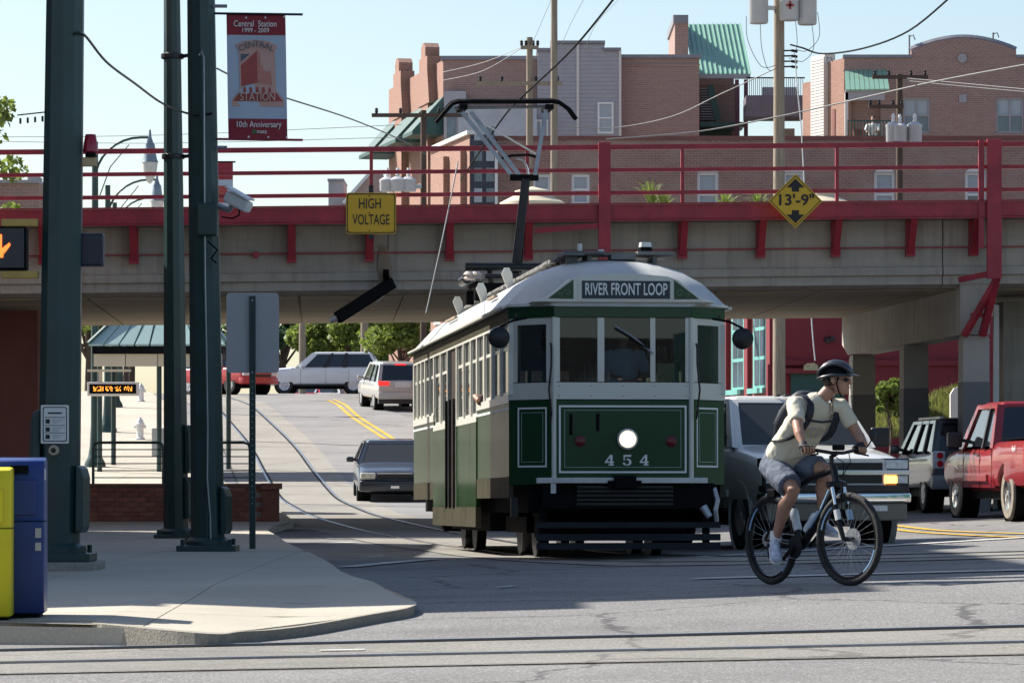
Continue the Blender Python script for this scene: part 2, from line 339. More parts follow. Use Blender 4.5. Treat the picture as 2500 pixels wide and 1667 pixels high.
# painted lines
yl = [p for p in offs(roadc, -.05) if 97 < p[1] < 152]
ylab = 'double yellow centre line going up the hill'
dens = lambda qs: spline([tuple(G(*q)[:2]) for q in qs], 14)
ymk = strip(dens(((800, 978), (850, 1012), (905, 1050), (958, 1085))), -.07, .07, .02, cols=1); strip(dens(((816, 977), (868, 1012), (925, 1050), (980, 1085))), -.07, .07, .02, ymk, cols=1)
tag(struct(ymk.build('yellow_centre_line', M['paint_yellow'])), ylab)
def mark(name, m, a, b, wd, h=.012, n=10):
    a = G(*a); b = G(*b); ln = [(a.x + (b.x - a.x) * i / n, a.y + (b.y - a.y) * i / n) for i in range(n + 1)]
    return struct(strip(ln, -wd / 2, wd / 2, h, cols=2).build(name, m))
mark('yellow_line', M['paint_yellow'], (2180, 1283), (2540, 1305), .14, n=14); mark('yellow_line', M['paint_yellow'], (2180, 1292), (2540, 1315), .14, n=14)
mark('yellow_line', M['paint_yellow'], (1790, 1262), (1850, 1266), .14)
mark('stop_line', M['paint_white'], (1690, 1362), (2540, 1311), .42, n=24)
mark('crosswalk_line', M['paint_white'], (1700, 1414), (2540, 1392), .3, n=24)
mark('crosswalk_line', M['paint_white'], (845, 1386), (1060, 1366), .22); mark('crosswalk_line', M['paint_white'], (720, 1327), (870, 1325), .3)
mark('sunlit_strip', M['track_concrete'], (660, 1291), (1010, 1289), 2.2, .010, 16)  # strip of sunlight on the road, painted as paler concrete
for a, b, wd in (((780, 1592), (890, 1590), .07), ((880, 1604), (930, 1603), .06), ((900, 1362), (935, 1358), .05), ((1215, 1437), (1255, 1433), .06)):
    mark('paint_scrap', M['paint_white'], a, b, wd, .016)

# pavement on the left corner: slabs with a kerb, ramp at the corner
edge_px = [(0, 1530), (250, 1535), (510, 1541), (595, 1531), (744, 1515), (904, 1488), (985, 1474), (1012, 1466), (1019, 1458), (1005, 1449), (935, 1435), (840, 1410), (808, 1382), (733, 1345), (680, 1313), (638, 1291)]
ep = [G(px, py, .1) for px, py in edge_px]
ek = [(-8.5, ep[0].y - .05), (ep[0].x, ep[0].y)] + [(p.x, p.y) for p in ep[1:]]
i7 = 9; near = ek[:i7 + 1]; far = ek[i7:] + [(-4.0, 68), (-4.7, 76), (-6.4, 88), (-8.6, 104), (-10.6, 120), (-13.4, 142), (-18, 178)]
ndy = sorted((x, y) for x, y in near); fdx = sorted([(y, x) for x, y in far])
def walk_h(x, d):            # kerb height: .13, dropping to a ramp near the corner
    t = min(1, max(0, (x + 2.7) / 1.1)) * min(1, max(0, (29.5 - d) / 1.5)); return .13 * (1 - t) + .06 * t
def walk_in(x, d):
    if x > ndy[-1][0]: return False
    if d < np.interp(x, [a for a, b in ndy], [b for a, b in ndy]): return False
    return x < np.interp(d, [a for a, b in fdx], [b for a, b in fdx])
def xe(d): return float(np.interp(d, [a for a, b in fdx], [b for a, b in fdx]))
def dn(x): return float(np.interp(x, [a for a, b in ndy], [b for a, b in ndy]))
walk = thing('sidewalk', 'pale concrete corner pavement under the green poles', 'pavement'); struct(walk); del walk['category']
def clip_poly(poly, inside, cross):
    out = []
    for i, p in enumerate(poly):
        q = poly[(i + 1) % len(poly)]
        if inside(p): out.append(p)
        if inside(p) != inside(q): out.append(cross(p, q))
    return out
def bis(p, q, f):
    a, b = p, q
    for _ in range(14):
        m = ((a[0] + b[0]) / 2, (a[1] + b[1]) / 2)
        if f(m) == f(p): a = m
        else: b = m
    return a
rows = [23.5, 25.6, 27.4, 29.2, 31, 33, 35.2, 37.4, 39.6, 42.1, 44.6, 47, 49.6, 52.4, 55.4, 58.5, 62, 65.5, 69]
rows += [69 + 3.4 * i for i in range(1, 33)]
cols_ = [-13.5, -11.3, -9.1, -7.2, -5.6, -4.0, -2.4, -.4]
def cellpoly(x0, x1, d0, d1, n=6):
    e = [(x0 + (x1 - x0) * i / n, d0) for i in range(n)] + [(x1, d0 + (d1 - d0) * i / n) for i in range(n)] + [(x1 + (x0 - x1) * i / n, d1) for i in range(n)] + [(x0, d1 + (d0 - d1) * i / n) for i in range(n)]
    ins = lambda p: p[0] < xe(p[1]) - .0 and p[1] > dn(p[0])
    out = []
    for i, p in enumerate(e):
        q = e[(i + 1) % len(e)]
        if ins(p): out.append(p)
        if ins(p) != ins(q): out.append(bis(p, q, ins) if ins(p) else bis(q, p, ins))
    return out
for j in range(len(rows) - 1):
    shift = -.115 * max(0, rows[j] - 69) * 1.0
    for i in range(len(cols_) - 1):
        g_ = .005; poly = cellpoly(cols_[i] + shift + g_, cols_[i + 1] + shift - g_, rows[j] + g_, rows[j + 1] - g_)
        if len(poly) < 3: continue
        ar = abs(sum(poly[k][0] * poly[(k + 1) % len(poly)][1] - poly[(k + 1) % len(poly)][0] * poly[k][1] for k in range(len(poly)))) / 2
        if ar < .03: continue
        if rows[j] < 30:
            mb = MB(); N_ = 5
            X0, X1, D0, D1 = cols_[i] + shift + g_, cols_[i + 1] + shift - g_, rows[j] + g_, rows[j + 1] - g_
            for a in range(N_):
                for c in range(N_):
                    pq = cellpoly(X0 + (X1 - X0) * a / N_, X0 + (X1 - X0) * (a + 1) / N_, D0 + (D1 - D0) * c / N_, D0 + (D1 - D0) * (c + 1) / N_, 2)
                    if len(pq) < 3: continue
                    n_ = len(pq); tp = [(x, d, zg(x, d) + walk_h(x, d)) for x, d in pq]; mx_ = sum(p[0] for p in tp) / n_; md = sum(p[1] for p in tp) / n_; mz = sum(p[2] for p in tp) / n_
                    mb.add(tp + [(mx_, md, mz)], [(k, (k + 1) % n_, n_) for k in range(n_)])
            n_ = len(poly); tp = [(x, d, zg(x, d) + walk_h(x, d)) for x, d in poly]
            mb.add(tp + [(x, d, z - .3) for x, d, z in tp], [(k, n_ + k, n_ + (k + 1) % n_, (k + 1) % n_) for k in range(n_)])
            mb.build('slab', M['walk'], walk); continue
        top = [(x, d, zg(x, d) + walk_h(x, d) + random.uniform(-.002, .002) * 0) for x, d in poly]
        mb = MB(); n_ = len(poly); cx = sum(p[0] for p in poly) / n_; cd = sum(p[1] for p in poly) / n_
        mb.add(top + [(x, d, z - .3) for x, d, z in top] + [(cx, cd, zg(cx, cd) + walk_h(cx, cd))], [(k, (k + 1) % n_, 2 * n_) for k in range(n_)] + [(k, n_ + k, n_ + (k + 1) % n_, (k + 1) % n_) for k in range(n_)])
        mb.build('slab', M['walk'], walk)
# joint fill just below the slabs
mb = MB()
fill = [(x, dn(x) + .02) for x in np.linspace(-8.4, -.75, 40)]
fl = [(xe(d) - .02, d) for d in np.linspace(27.5, 175, 90)]
for (a, b) in zip(fill[:-1], fill[1:]):
    mb.add([(a[0], a[1] + .3, zg(*a) - .005), (b[0], b[1] + .3, zg(*b) - .005), (b[0], 27.45, zg(b[0], 27.45) - .005), (a[0], 27.45, zg(a[0], 27.45) - .005)], [(0, 1, 2, 3)])
for (a, b) in zip(fl[:-1], fl[1:]):
    for k in range(6):
        q = [(p[0] + (-22 - p[0]) * t / 6 * (1 if p[1] > 60 else .5), p[1]) for p, t in ((a, k), (a, k + 1), (b, k + 1), (b, k))]
        mb.add([(x, d, zg(x, d) + walk_h(x, d) - (.012 if d > 31 else .12)) for x, d in q], [(0, 1, 2, 3)])
mb.build('joint_fill', M['dark_patch'], walk)
# kerb stone strip along the cross street and round the corner
kerbline = [p for p in spline(near[:9], 6)]
kerb = thing('kerb', 'low concrete kerb along the corner pavement', 'kerb'); struct(kerb); del kerb['category']
for a in range(0, len(kerbline) - 3, 3):
    seg = kerbline[a:a + 4]; mb = MB(); top = [(x, y - .02, zg(x, y) + walk_h(x, y) + .006) for x, y in seg]; bk = [(x, y + .16, zg(x, y + .16) + walk_h(x, y) + .006) for x, y in seg]; bot = [(x, y - .035, zg(x, y) - .1) for x, y in seg]
    n_ = len(seg); mb.add(top + bk + bot, [(i, i + 1, n_ + i + 1, n_ + i) for i in range(n_ - 1)] + [(i, i + 1, 2 * n_ + i + 1, 2 * n_ + i) for i in range(n_ - 1)])
    mb.build('kerb_stone', M['kerb'], kerb)

# ---------------------------------------------------------------- railway bridge
BA = R(2.9); BD = 66.0
def B(u, v, h): return Vector((u * math.cos(BA) - v * math.sin(BA), BD + u * math.sin(BA) + v * math.cos(BA), CH + h + .0126 * u))
class BB(MB):                # boxes in bridge space: u along, v inward, h above the camera
    def bb(s, u0, u1, v0, v1, h0, h1):
        return s.add([B(u, v, h) for h in (h0, h1) for v in (v0, v1) for u in (u0, u1)], [(0, 2, 3, 1), (4, 5, 7, 6), (0, 1, 5, 4), (2, 6, 7, 3), (0, 4, 6, 2), (1, 3, 7, 5)])
def bmat():                  # weathered concrete with board lines and dark streaks
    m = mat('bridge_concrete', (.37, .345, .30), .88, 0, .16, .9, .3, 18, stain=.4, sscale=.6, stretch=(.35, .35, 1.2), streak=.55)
    return m
M['bridge_concrete'] = bmat()
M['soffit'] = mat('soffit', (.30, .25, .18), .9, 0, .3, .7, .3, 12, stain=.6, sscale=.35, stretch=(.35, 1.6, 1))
br = thing('railway_bridge', 'concrete railway bridge with red railings crossing above the street', 'bridge')
g = BB()
FV = .6
# fascia stepped in boards; slightly haunched bottom
fas = [(FV, 4.46), (FV, 3.98), (FV + .03, 3.97), (FV + .03, 3.62), (FV - .02, 3.61), (FV - .02, 3.47), (FV + .05, 3.45), (FV + .05, 3.30), (FV + .35, 3.24)]
sec = fas + [(13.2, 3.24), (13.2, 4.46)]
for u0, u1 in ((-32, -2.215), (-2.2, 7.86), (7.88, 30)):
    g.loft([[B(u, v, h) for v, h in sec] for u in (u0, u1)])
g.build('girder', M['bridge_concrete'], br)
s = BB()
for i in range(-16, 16):
    s.bb(i * 1.9, i * 1.9 + 1.86, FV + .5, 13.1, 3.205, 3.236)
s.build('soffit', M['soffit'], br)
BB().bb(-32, 30, .0, 13.2, 4.47, 4.53).build('walkway_deck', M['bridge_concrete'], br)
BB().bb(-32, 30, -.06, .03, 4.475, 4.745).build('edge_beam', M['bridge_red'], br, bevel=.008)
BB().bb(-32, 30, -.10, .05, 4.752, 4.775).bb(-32, 30, -.10, .03, 4.449, 4.471).build('beam_flange', M['bridge_red'], br)
for h, r in ((5.78, .045), (5.37, .035), (4.96, .035)):
    BB().bb(-32, 30, -.03, .03, h - r, h + r).build('rail', M['bridge_red'], br, bevel=.006)
# posts on the photographed spacing (2.8 m), brackets at 1.4 m
ub = (853 * K - 1250) / F * BD
for i in range(-4, 8):
    u = ub + 2.79 * i
    if i in (0, 1, 2, 3) or i < 0: BB().bb(u - .03, u + .03, -.025, .055, 4.77, 5.73).build('post', M['bridge_red'], br)
ubig = [(1388 * K - 1250) / F * BD, (2290 * K - 1250) / F * BD]
for k, u in enumerate(ubig):
    wd = .11 if k == 0 else .135
    BB().bb(u - wd, u + wd, -.14, -.065, 3.75 if k == 0 else 3.35, 5.86).bb(u - wd + .03, u + wd - .03, -.065, .06, 3.8, 5.84).build('main_post', M['bridge_red'], br, bevel=.01)
BB().bb(ubig[1] - .28, ubig[1] - .18, -.1, -.03, 3.9, 5.85).build('main_post', M['bridge_red'], br)
xb = [-80, 100, 308, 490, 670, 850, 1035, 1217, 1575, 1757, 1932, 2107, 2255, 2460]
for x in xb:
    u = (x * K - 1250) / F * BD
    b = BB(); b.bb(u - .075, u + .075, FV - .09, FV - .002, 3.85, 4.45)
    b.bb(u - .085, u + .085, FV - .17, FV - .03, 3.80, 3.98)
    b.add([B(u + a, v, h) for a in (-.06, .06) for v, h in ((-.02, 4.45), (.12, 4.45), (FV - .05, 3.92), (FV - .16, 3.82))], [(0, 1, 2, 3), (4, 7, 6, 5), (0, 4, 5, 1), (1, 5, 6, 2), (2, 6, 7, 3), (3, 7, 4, 0)])
    b.build('bracket', M['bridge_red'], br)
bl = BB()
for k in range(70): bl.bb(-12 + .35 * k, -11.97 + .35 * k, -.075, -.06, 4.50, 4.53); bl.bb(-12 + .35 * k, -11.97 + .35 * k, -.075, -.06, 4.69, 4.72)
bl.build('rivets', M['bridge_red'], br)['kind'] = 'stuff'
BB().bb(-32, 30, FV - .035, FV - .005, 3.955, 3.978).build('conduit', M['bridge_red'], br)
b = MB(); b.cyl(B((628 * K * 0 + 588 * K - 1250) / F * BD, FV - .1, 3.95), B((588 * K - 1250) / F * BD, FV + .02, 3.95), .06); b.build('junction_box', M['bridge_red'], br)
MB().beam(B(ubig[0], -.08, 4.38), B(ubig[0] - 1.25, .02, 4.30), .05, .1).build('brace', M['bridge_red'], br)
# A-shaped strut below the right main post
u = ubig[1] + .0; b = MB()
b.beam(B(u + .06, -.1, 3.36), B(u - .42, FV - .0, 2.36), .1, .1); b.beam(B(u + .04, -.1, 3.36), B(u - .09, FV - .0, 2.36), .12, .1); b.beam(B(u - .33, .45, 2.72), B(u - .05, .45, 2.72), .07, .08)
b.beam(B(u - .55, .4, 3.36), B(u, -.1, 3.46), .06, .1)
b.build('strut', M['bridge_red'], br)
# piers on the right: cap beam and three columns painted in two greys
M['pier_light'] = mat('pier_light', (.36, .335, .29), .8, 0, .08, 1, .1, 20, stain=.15)
M['pier_dark'] = mat('pier_dark', (.17, .165, .16), .8, 0, .08, 1, .1, 20, stain=.15)
pu = 8.3
capb = BB(); capb.add([B(8.5 - .035 * v + a, v, h) for a in (-.27, .27) for v, h in ((.68, 2.38), (.68, 3.3), (13, 3.3), (13, 2.62), (12.3, 2.38))], [(0, 1, 2, 3, 4), (9, 8, 7, 6, 5), (0, 5, 6, 1), (1, 6, 7, 2), (2, 7, 8, 3), (3, 8, 9, 4), (4, 9, 5, 0)])
capb.build('cap_beam', M['bridge_concrete'], br)
for v, pu in ((.7, 8.5), (5.7, 8.2), (11.8, 8.07)):
    col = BB().bb(pu - .23, pu + .23, v, v + .5, 1.6 - 0, 2.36).build('column', M['pier_light'], br)
    BB().bb(pu - .24, pu + .24, v - .02, v + .52, -1.6, 2.30).build('column_casing', M['pier_light'], col)
    BB().bb(pu - .247, pu + .247, v - .027, v + .527, -1.6, 1.52).build('painted_base', M['pier_dark'], col)
# next pier of the line and white downpipe at the right edge
BB().bb(9.17, 9.27, 2.6, 2.68, -1, 3.0).build('downpipe', M['white_paint'], br)
BB().bb(9.5, 11.5, 3.4, 4.2, -1.6, 3.1).build('abutment', M['bridge_concrete'], br)
# trolley wire trough hanging below the soffit
t = thing('trolley_wire_trough', 'black wire trough hanging under the bridge from a stained patch', 'trough')
a = P(958, 690, 66.3); e = P(824, 776, 65.6)
MB().beam(a, e, .12, .2).build('board', M['black'], t); MB().beam(a + Vector((-.12, 0, .2)), a + Vector((-.1, .25, -.05)), .1, .12).build('bracket', M['black'], t); MB().beam(a + Vector((.06, .05, .02)), a + Vector((-.3, .1, -.33)), .05, .06).build('stay', M['galv'], t)
MB().cyl(e, e + Vector((-.12, .05, -.05)), .05).build('insulator', M['galv'], t)
M['rust'] = mat('rust', (.27, .22, .165), .9, 0, .3, 3, stain=.6, sscale=3)
g = BB(); g.add([B(u_, FV - .024, h) for u_, h in ((-2.36, 4.1), (-2.22, 4.1), (-2.16, 3.8), (-2.12, 3.6), (-2.18, 3.46), (-2.36, 3.46), (-2.4, 3.6))], [tuple(range(7))]); g.build('rust_stain', M['rust'], br)

# ---------------------------------------------------------------- signs on the bridge
M['sign_yellow'] = mat('sign_yellow', (.62, .38, .012), .45, 0, .08, 3, stain=.15, sscale=3)
def rrect(w_, h_, r, n=5):
    return [(sx * (w_ / 2 - r) + r * math.cos(a), sz * (h_ / 2 - r) + r * math.sin(a)) for sx, sz, a0 in ((1, 1, 0), (-1, 1, 90), (-1, -1, 180), (1, -1, 270)) for a in [R(a0 + 90 * i / n) for i in range(n + 1)]]
def ring(mb, poly, k, y):    # flat outline strip on a plate
    n = len(poly); xs_ = [p[0] for p in poly]; zs = [p[1] for p in poly]; W_, H_ = max(xs_), max(zs); kx = 1 - k / W_; kz = 1 - k / H_
    mb.add([(x, y, z) for x, z in poly] + [(x * kx, y, z * kz) for x, z in poly], [(i, (i + 1) % n, n + (i + 1) % n, n + i) for i in range(n)])
c = P(906, 521, BD - .25); hv = thing('warning_sign', 'yellow rectangular HIGH VOLTAGE sign on the bridge railing', 'sign', c, BA)
W_, H_ = 122 / F * BD, 100 / F * BD
MB().xz(rrect(W_, H_, .05), 0, .012).build('plate', M['sign_yellow'], hv)
q = MB(); ring(q, rrect(W_ - .03, H_ - .03, .04), .018, -.003); q.build('border', M['text_black'], hv)
text('HIGH', 'lettering', M['text_black'], hv, (-.02, -.004, .165), .26, width=.39, bold=.002); text('VOLTAGE', 'lettering', M['text_black'], hv, (0, -.004, -.12), .26, width=.66, bold=.002)
q = MB(); 
for z in (.31, .01, -.31): q.cyl((-.03, -.004, z), (-.03, .004, z), .012)
q.each('bolt', M['black'], hv)
MB().bx(-.04, .04, .013, .06, -.45, .5).build('mount', M['black_metal'], hv)
c = P(1942, 491, BD - .28); dm = thing('clearance_sign', "yellow diamond clearance sign reading 13'-9\" hung on the red beam", 'sign', c, BA)
hd = 66 / F * BD
MB().xz([(hd, 0), (0, hd), (-hd, 0), (0, -hd)], 0, .012).build('plate', M['sign_yellow'], dm)
q = MB(); ring(q, [(hd * .94, 0), (0, hd * .94), (-hd * .94, 0), (0, -hd * .94)], .018, -.003); q.build('border', M['text_black'], dm)
text("13'-9\"", 'lettering', M['text_black'], dm, (0, -.004, .01), .27, width=.63, bold=.006)
for sgn in (1, -1):
    q = MB(); q.xz([(x, z * sgn) for x, z in ((0, .40), (.16, .24), (.065, .24), (.065, .165), (-.065, .165), (-.065, .24), (-.16, .24))], -.005, -.001); q.build('arrow', M['text_black'], dm)
MB().bx(-.03, .03, .013, .2, -.1, .2).build('mount', M['black_metal'], dm)
# ---------------------------------------------------------------- tram
M['tram_green'] = mat('tram_green', (.008, .05, .018), .2, 0, .12, 1.2, .02, 3, coat=.12, spec=.3, stain=.25, sscale=2.5)
M['tram_side'] = mat('tram_side', (.012, .034, .014), .14, 0, .2, 1.2, .05, 2.5, spec=.003, stain=.3, sscale=2)
M['tram_cream'] = mat('tram_cream', (.66, .65, .58), .35, 0, .05, 2, stain=.12, sscale=2, coat=.2)
M['tram_roof'] = mat('tram_roof', (.50, .51, .50), .5, 0, .07, 1.2, stain=.3, sscale=1.5, streak=.25)
M['tram_low'] = mat('tram_low', (.075, .07, .05), .4, 0, .35, 4, .1, 30, spec=.01, stain=.6, sscale=4, streak=.5)
M['tram_in'] = mat('tram_in', (.045, .026, .018), .5, 0, .25, 3)
M['tram_grey'] = mat('tram_grey', (.17, .165, .16), .8, 0, .3, 4, .3, 20)
M['glass_tram'] = glassmat('glass_tram', (.62, .66, .66), 1.5, .01, .012)
M['bumper'] = mat('bumper', (.62, .62, .6), .5, 0, .15, 6, stain=.5, sscale=6)
M['slat'] = mat('slat', (.012, .015, .02), .8, 0, .3, 6)
M['dest'] = mat('dest', (.006, .012, .03), .3, var=0)
fx = (1521 - 1250) / F * 43.6
tram = thing('tram', 'green and white vintage tram 454 with RIVER FRONT LOOP sign', 'tram', (fx, 43.6, zg(fx, 44.5) + .02), R(6.45))
tram.rotation_euler = Euler((R(-.55), 0, R(6.45)), 'XYZ')
L = 14.2; HW = 1.3
FP = [(-HW, .5), (-.82, 0), (.82, 0), (HW, .5)]
def wall(mb, a, b, z0, z1, t=.045, out=0):   # slab between plan points, thickness inward
    ax, ay = a; bx_, by = b; dx, dy = bx_ - ax, by - ay; l_ = math.hypot(dx, dy); nx, ny = -dy / l_, dx / l_
    pts = [(ax - nx * out, ay - ny * out), (bx_ - nx * out, by - ny * out), (bx_ + nx * t, by + ny * t), (ax + nx * t, ay + ny * t)]
    mb.xy(pts, z0, z1); return mb
def lerp2(a, b, t): return (a[0] + (b[0] - a[0]) * t, a[1] + (b[1] - a[1]) * t)
def rectline(mb, a, b, t0, t1, z0, z1, wd, out):   # thin painted frame on a wall
    l_ = math.hypot(b[0] - a[0], b[1] - a[1]); e = wd / l_
    for s0, s1, za, zb in ((t0, t1, z0, z0 + wd), (t0, t1, z1 - wd, z1), (t0, t0 + e, z0 + wd, z1 - wd), (t1 - e, t1, z0 + wd, z1 - wd)): wall(mb, lerp2(a, b, s0), lerp2(a, b, s1), za, zb, .001, out)
    return mb
apr = MB(); belt = MB(); head = MB(); frm = MB(); lines = MB(); thin = MB()
wins = []
def endwall(FP, sgn=1):
    ap = apr
    segs = [(FP[0], FP[1]), (FP[1], FP[2]), (FP[2], FP[3])]
    for k, (a, b) in enumerate(segs):
        wall(ap, a, b, .885 if k != 1 else .93, 1.89); wall(belt, a, b, 1.89, 2.09, .05, .004); wall(head, a, b, 2.86, 3.0, .05, .006)
        if k == 1:
            n_ = 1.64; ops = [(-.75, -.30), (-.22, .33), (.39, .75)]; z0, z1 = 2.10, 2.855
        else:
            l_ = math.hypot(.48, .5); ops = None; z0, z1 = 2.06, 2.78
        if ops is None: tt = [(.19, .83)]
        else: tt = [((p + .82) / 1.64, (q + .82) / 1.64) for p, q in ops]
        e = 0
        for p, q in tt:
            wall(frm, lerp2(a, b, e), lerp2(a, b, p), 2.09, 2.86, .06, .0); e = q
            wins.append((lerp2(a, b, p), lerp2(a, b, q), z0, z1))
            if z0 < 2.09: pass
            if z1 < 2.85: wall(frm, lerp2(a, b, p), lerp2(a, b, q), z1, 2.86, .05, 0)
        wall(frm, lerp2(a, b, e), b, 2.09, 2.86, .06, 0)
        if k == 1: rectline(lines, a, b, .035, .965, 1.02, 1.82, .022, .004); rectline(thin, a, b, .075, .925, 1.085, 1.765, .006, .004)
        else:
            t0, t1 = ((.2, .84) if k == 0 else (.16, .8)); rectline(lines, a, b, t0, t1, 1.09, 1.80, .02, .004); rectline(thin, a, b, t0 + .08, t1 - .08, 1.15, 1.74, .006, .004)
endwall(FP)
RP = [(HW, L - .5), (.82, L), (-.82, L), (-HW, L - .5)]
endwall(RP)
apr.each('front_apron', M['tram_green'], tram); belt.each('belt_panel', M['tram_cream'], tram); head.each('letterboard', M['tram_green'], tram); frm.each('window_frame', M['tram_cream'], tram)
lines.each('white_lining', M['text_white'], tram); thin.each('thin_lining', mat('thin_line', (.30, .40, .33), .4, var=0), tram)
MB().add([], [])
for a, b, z0, z1 in wins:
    g = MB(); wall(g, a, b, z0, z1, .004, -.03); g.build('window_pane', M['glass_tram'], tram)
# corner posts between the facets
q = MB()
for x, y in ((-.82, 0), (.82, 0)): q.cyl((x, y + .005, .9), (x, y + .005, 2.86), .03, n=10)
q.each('corner_post', M['tram_cream'], tram, smooth=40)
# sides
W_Y = [.5, 1.45, 2.4, 3.3, 4.2]
side_posts = W_Y + [5.0, 5.95, 6.9, 8.2, 9.25, 10.3, 11.0, 11.75, 12.4, 13.05, L - .5]
for sx in (-1, 1):
    X = sx * HW
    def sb(mb, y0, y1, z0, z1, out=0, t=.05): return mb.bx(*sorted((X + sx * out, X - sx * t)), y0, y1, z0, z1)
    nm = 'left' if sx < 0 else 'right'
    mb = MB(); sb(mb, .5, 4.2, .98, 1.86); sb(mb, 10.3, L - .5, .98, 1.86); mb.each('side_panel', M['tram_side'], tram)
    mb = MB(); sb(mb, .5, 4.2, .73, .978, .004); sb(mb, 10.3, L - .5, .73, .978, .004); mb.each('sill_panel', M['tram_low'], tram)
    mb = MB()
    for y0, y1 in ((4.2, 5.0), (5.0, 6.9), (8.2, 10.3)): sb(mb, y0 + .01, y1 - .01, .42, 1.72, .012)
    sb(mb, 6.9, 8.2, .42, .6, .012); mb.each('centre_skirt', M['tram_side'], tram)
    mb = MB(); sb(mb, 4.2, 10.3, .36, .62, .02); mb.build('step_board', M['tram_low'], tram)
    mb = MB(); sb(mb, .5, 4.2, 1.86, 1.955, .012); sb(mb, 10.3, L - .5, 1.86, 1.955, .012); sb(mb, 4.2, 6.9, 1.72, 1.80, .012); sb(mb, 8.2, 10.3, 1.72, 1.80, .012); sb(mb, .5, L - .5, 2.8, 2.832, .006); mb.each('belt_rail', M['tram_cream'], tram)
    mb = MB(); sb(mb, .5, 4.2, 1.78, 1.81, .006, .001); sb(mb, 10.3, L - .5, 1.78, 1.81, .006, .001); mb.each('white_lining', M['text_white'], tram)
    mb = MB(); sb(mb, .5, L - .5, 2.834, 3.0, .01); mb.build('letterboard', M['tram_low'] if sx < 0 else M['tram_green'], tram)  # left board browner than the green one: its shade is put into the colour
    for y in side_posts:
        mb = MB(); low = 1.80 if 4.3 < y < 10.2 else 1.955
        if y in (6.9, 8.2): low = .62
        sb(mb, y - .05, y + .05, low, 2.8, .008, .07); mb.build('window_post', M['tram_cream'], tram)
    for y0, y1 in zip(side_posts[:-1], side_posts[1:]):
        if y0 == 6.9: continue
        low = 1.80 if 4.3 < y1 and y0 < 10.2 and y0 >= 4.2 else 1.955
        w2 = MB(); xm = X - sx * .03; z_t = 2.8
        w2.bx(xm - .012, xm + .012, y0 + .05, y0 + .09, low, z_t); w2.bx(xm - .012, xm + .012, y1 - .09, y1 - .05, low, z_t)
        w2.bx(xm - .012, xm + .012, y0 + .09, y1 - .09, 2.50, 2.54); w2.bx(xm - .012, xm + .012, y0 + .09, y1 - .09, low, low + .04)
        if y1 - y0 > .9: ym = (y0 + y1) / 2; w2.bx(xm - .01, xm + .01, ym - .015, ym + .015, 2.54, z_t)
        ww = w2.build('sash', M['tram_cream'], tram)
        MB().bx(xm - .002, xm + .002, y0 + .05, y1 - .05, low + .02, z_t).build('pane', M['glass_tram'], ww)
# dark door leaf openings have a post and grab rails
for sx in (-1, 1):
    X = sx * (HW + .03)
    for y in (7.0, 7.55, 8.1): MB().cyl((X, y, .6), (X, y, 2.1), .018, n=8).build('grab_rail', M['black_metal'], tram)
    MB().bx(*sorted((sx * (HW - .07), sx * (HW - .02))), 7.3, 7.8, .62, 2.8).build('door_post', M['tram_in'], tram)
# hand-rail irons on the front
for x, y in ((-.86, -.02), (.88, -.02)):
    MB().tube([(x, y + .02, 2.55), (x, y - .05, 2.5), (x, y - .06, 2.3), (x - .03 * (1 if x < 0 else -1), y - .06, 2.0), (x, y - .05, 1.72), (x, y + .02, 1.66)], .012, 8).build('grab_iron', M['black_metal'], tram, smooth=60)
# floor, ceiling, bulkheads, seats
MB().bx(-1.22, 1.22, .5, L - .5, .93, .97).bx(-.78, .78, .08, .5, .93, .97).build('floor', M['tram_in'], tram)
MB().bx(-1.24, 1.24, .4, L - .4, 2.88, 2.92).build('ceiling', M['tram_in'], tram)
mb = MB()
for y in (1.5, 4.2, 10.3, 12.9): mb.bx(-1.24, -.38, y, y + .04, .97, 1.95).bx(.38, 1.24, y, y + .04, .97, 1.95).bx(-1.24, 1.24, y, y + .04, 2.7, 2.88).bx(-.44, -.38, y - .01, y + .05, 1.95, 2.7).bx(.38, .44, y - .01, y + .05, 1.95, 2.7)
mb.each('bulkhead', M['tram_in'], tram)
for y in (2.2, 3.2, 5.2, 6.1, 8.8, 9.6, 11, 11.8):
    for x in (-.8, .8):
        mb = MB(); mb.bx(x - .38, x + .38, y, y + .4, 1.30, 1.37); 
        for k in range(5): mb.bx(x - .36 + .17 * k, x - .28 + .17 * k, y + .36, y + .4, 1.37, 1.85)
        mb.bx(x - .38, x + .38, y + .355, y + .41, 1.85, 1.91).bx(x - .3, x + .3, y + .1, y + .3, .97, 1.3); mb.build('seat', M['tram_in'], tram)
# controller stand, driver's things behind the window
MB().cyl((-.45, .32, .97), (-.45, .32, 2.02), .12, n=14).build('controller', M['black_metal'], tram)
MB().bx(.42, .62, .06, .065, 2.1, 2.32).build('paper_notice', mat('notice', (.55, .6, .36), .7, var=.05), tram)
MB().bx(-.02, .26, .1, .2, 2.1, 2.13).build('red_folder', mat('folder', (.5, .06, .04), .5, var=.05), tram)
MB().cyl((-.16, .12, 2.10), (-.16, .12, 2.22), .035, n=10).build('cup', M['white_paint'], tram)
# dark seam lines and small fittings on the front
q = MB()
for a, b in ((FP[0], FP[1]), (FP[1], FP[2]), (FP[2], FP[3])): wall(q, a, b, 1.883, 1.892, .002, .007); wall(q, a, b, 2.093, 2.099, .002, .006); wall(q, a, b, 2.857, 2.862, .002, .008)
q.each('panel_gap', M['black'], tram)
q = MB()
for x in (-.76, -.38, 0, .38, .76):
    for z in (1.93, 2.05): q.cyl((x, -.007, z), (x, -.003, z), .008, n=6)
q.each('screw', M['tram_grey'], tram)
for x in (-.62, -.30): MB().bx(x - .02, x + .02, -.006, -.002, 1.47 if x < -.5 else 1.52, 1.72).build('scuff_plate', M['black'], tram)
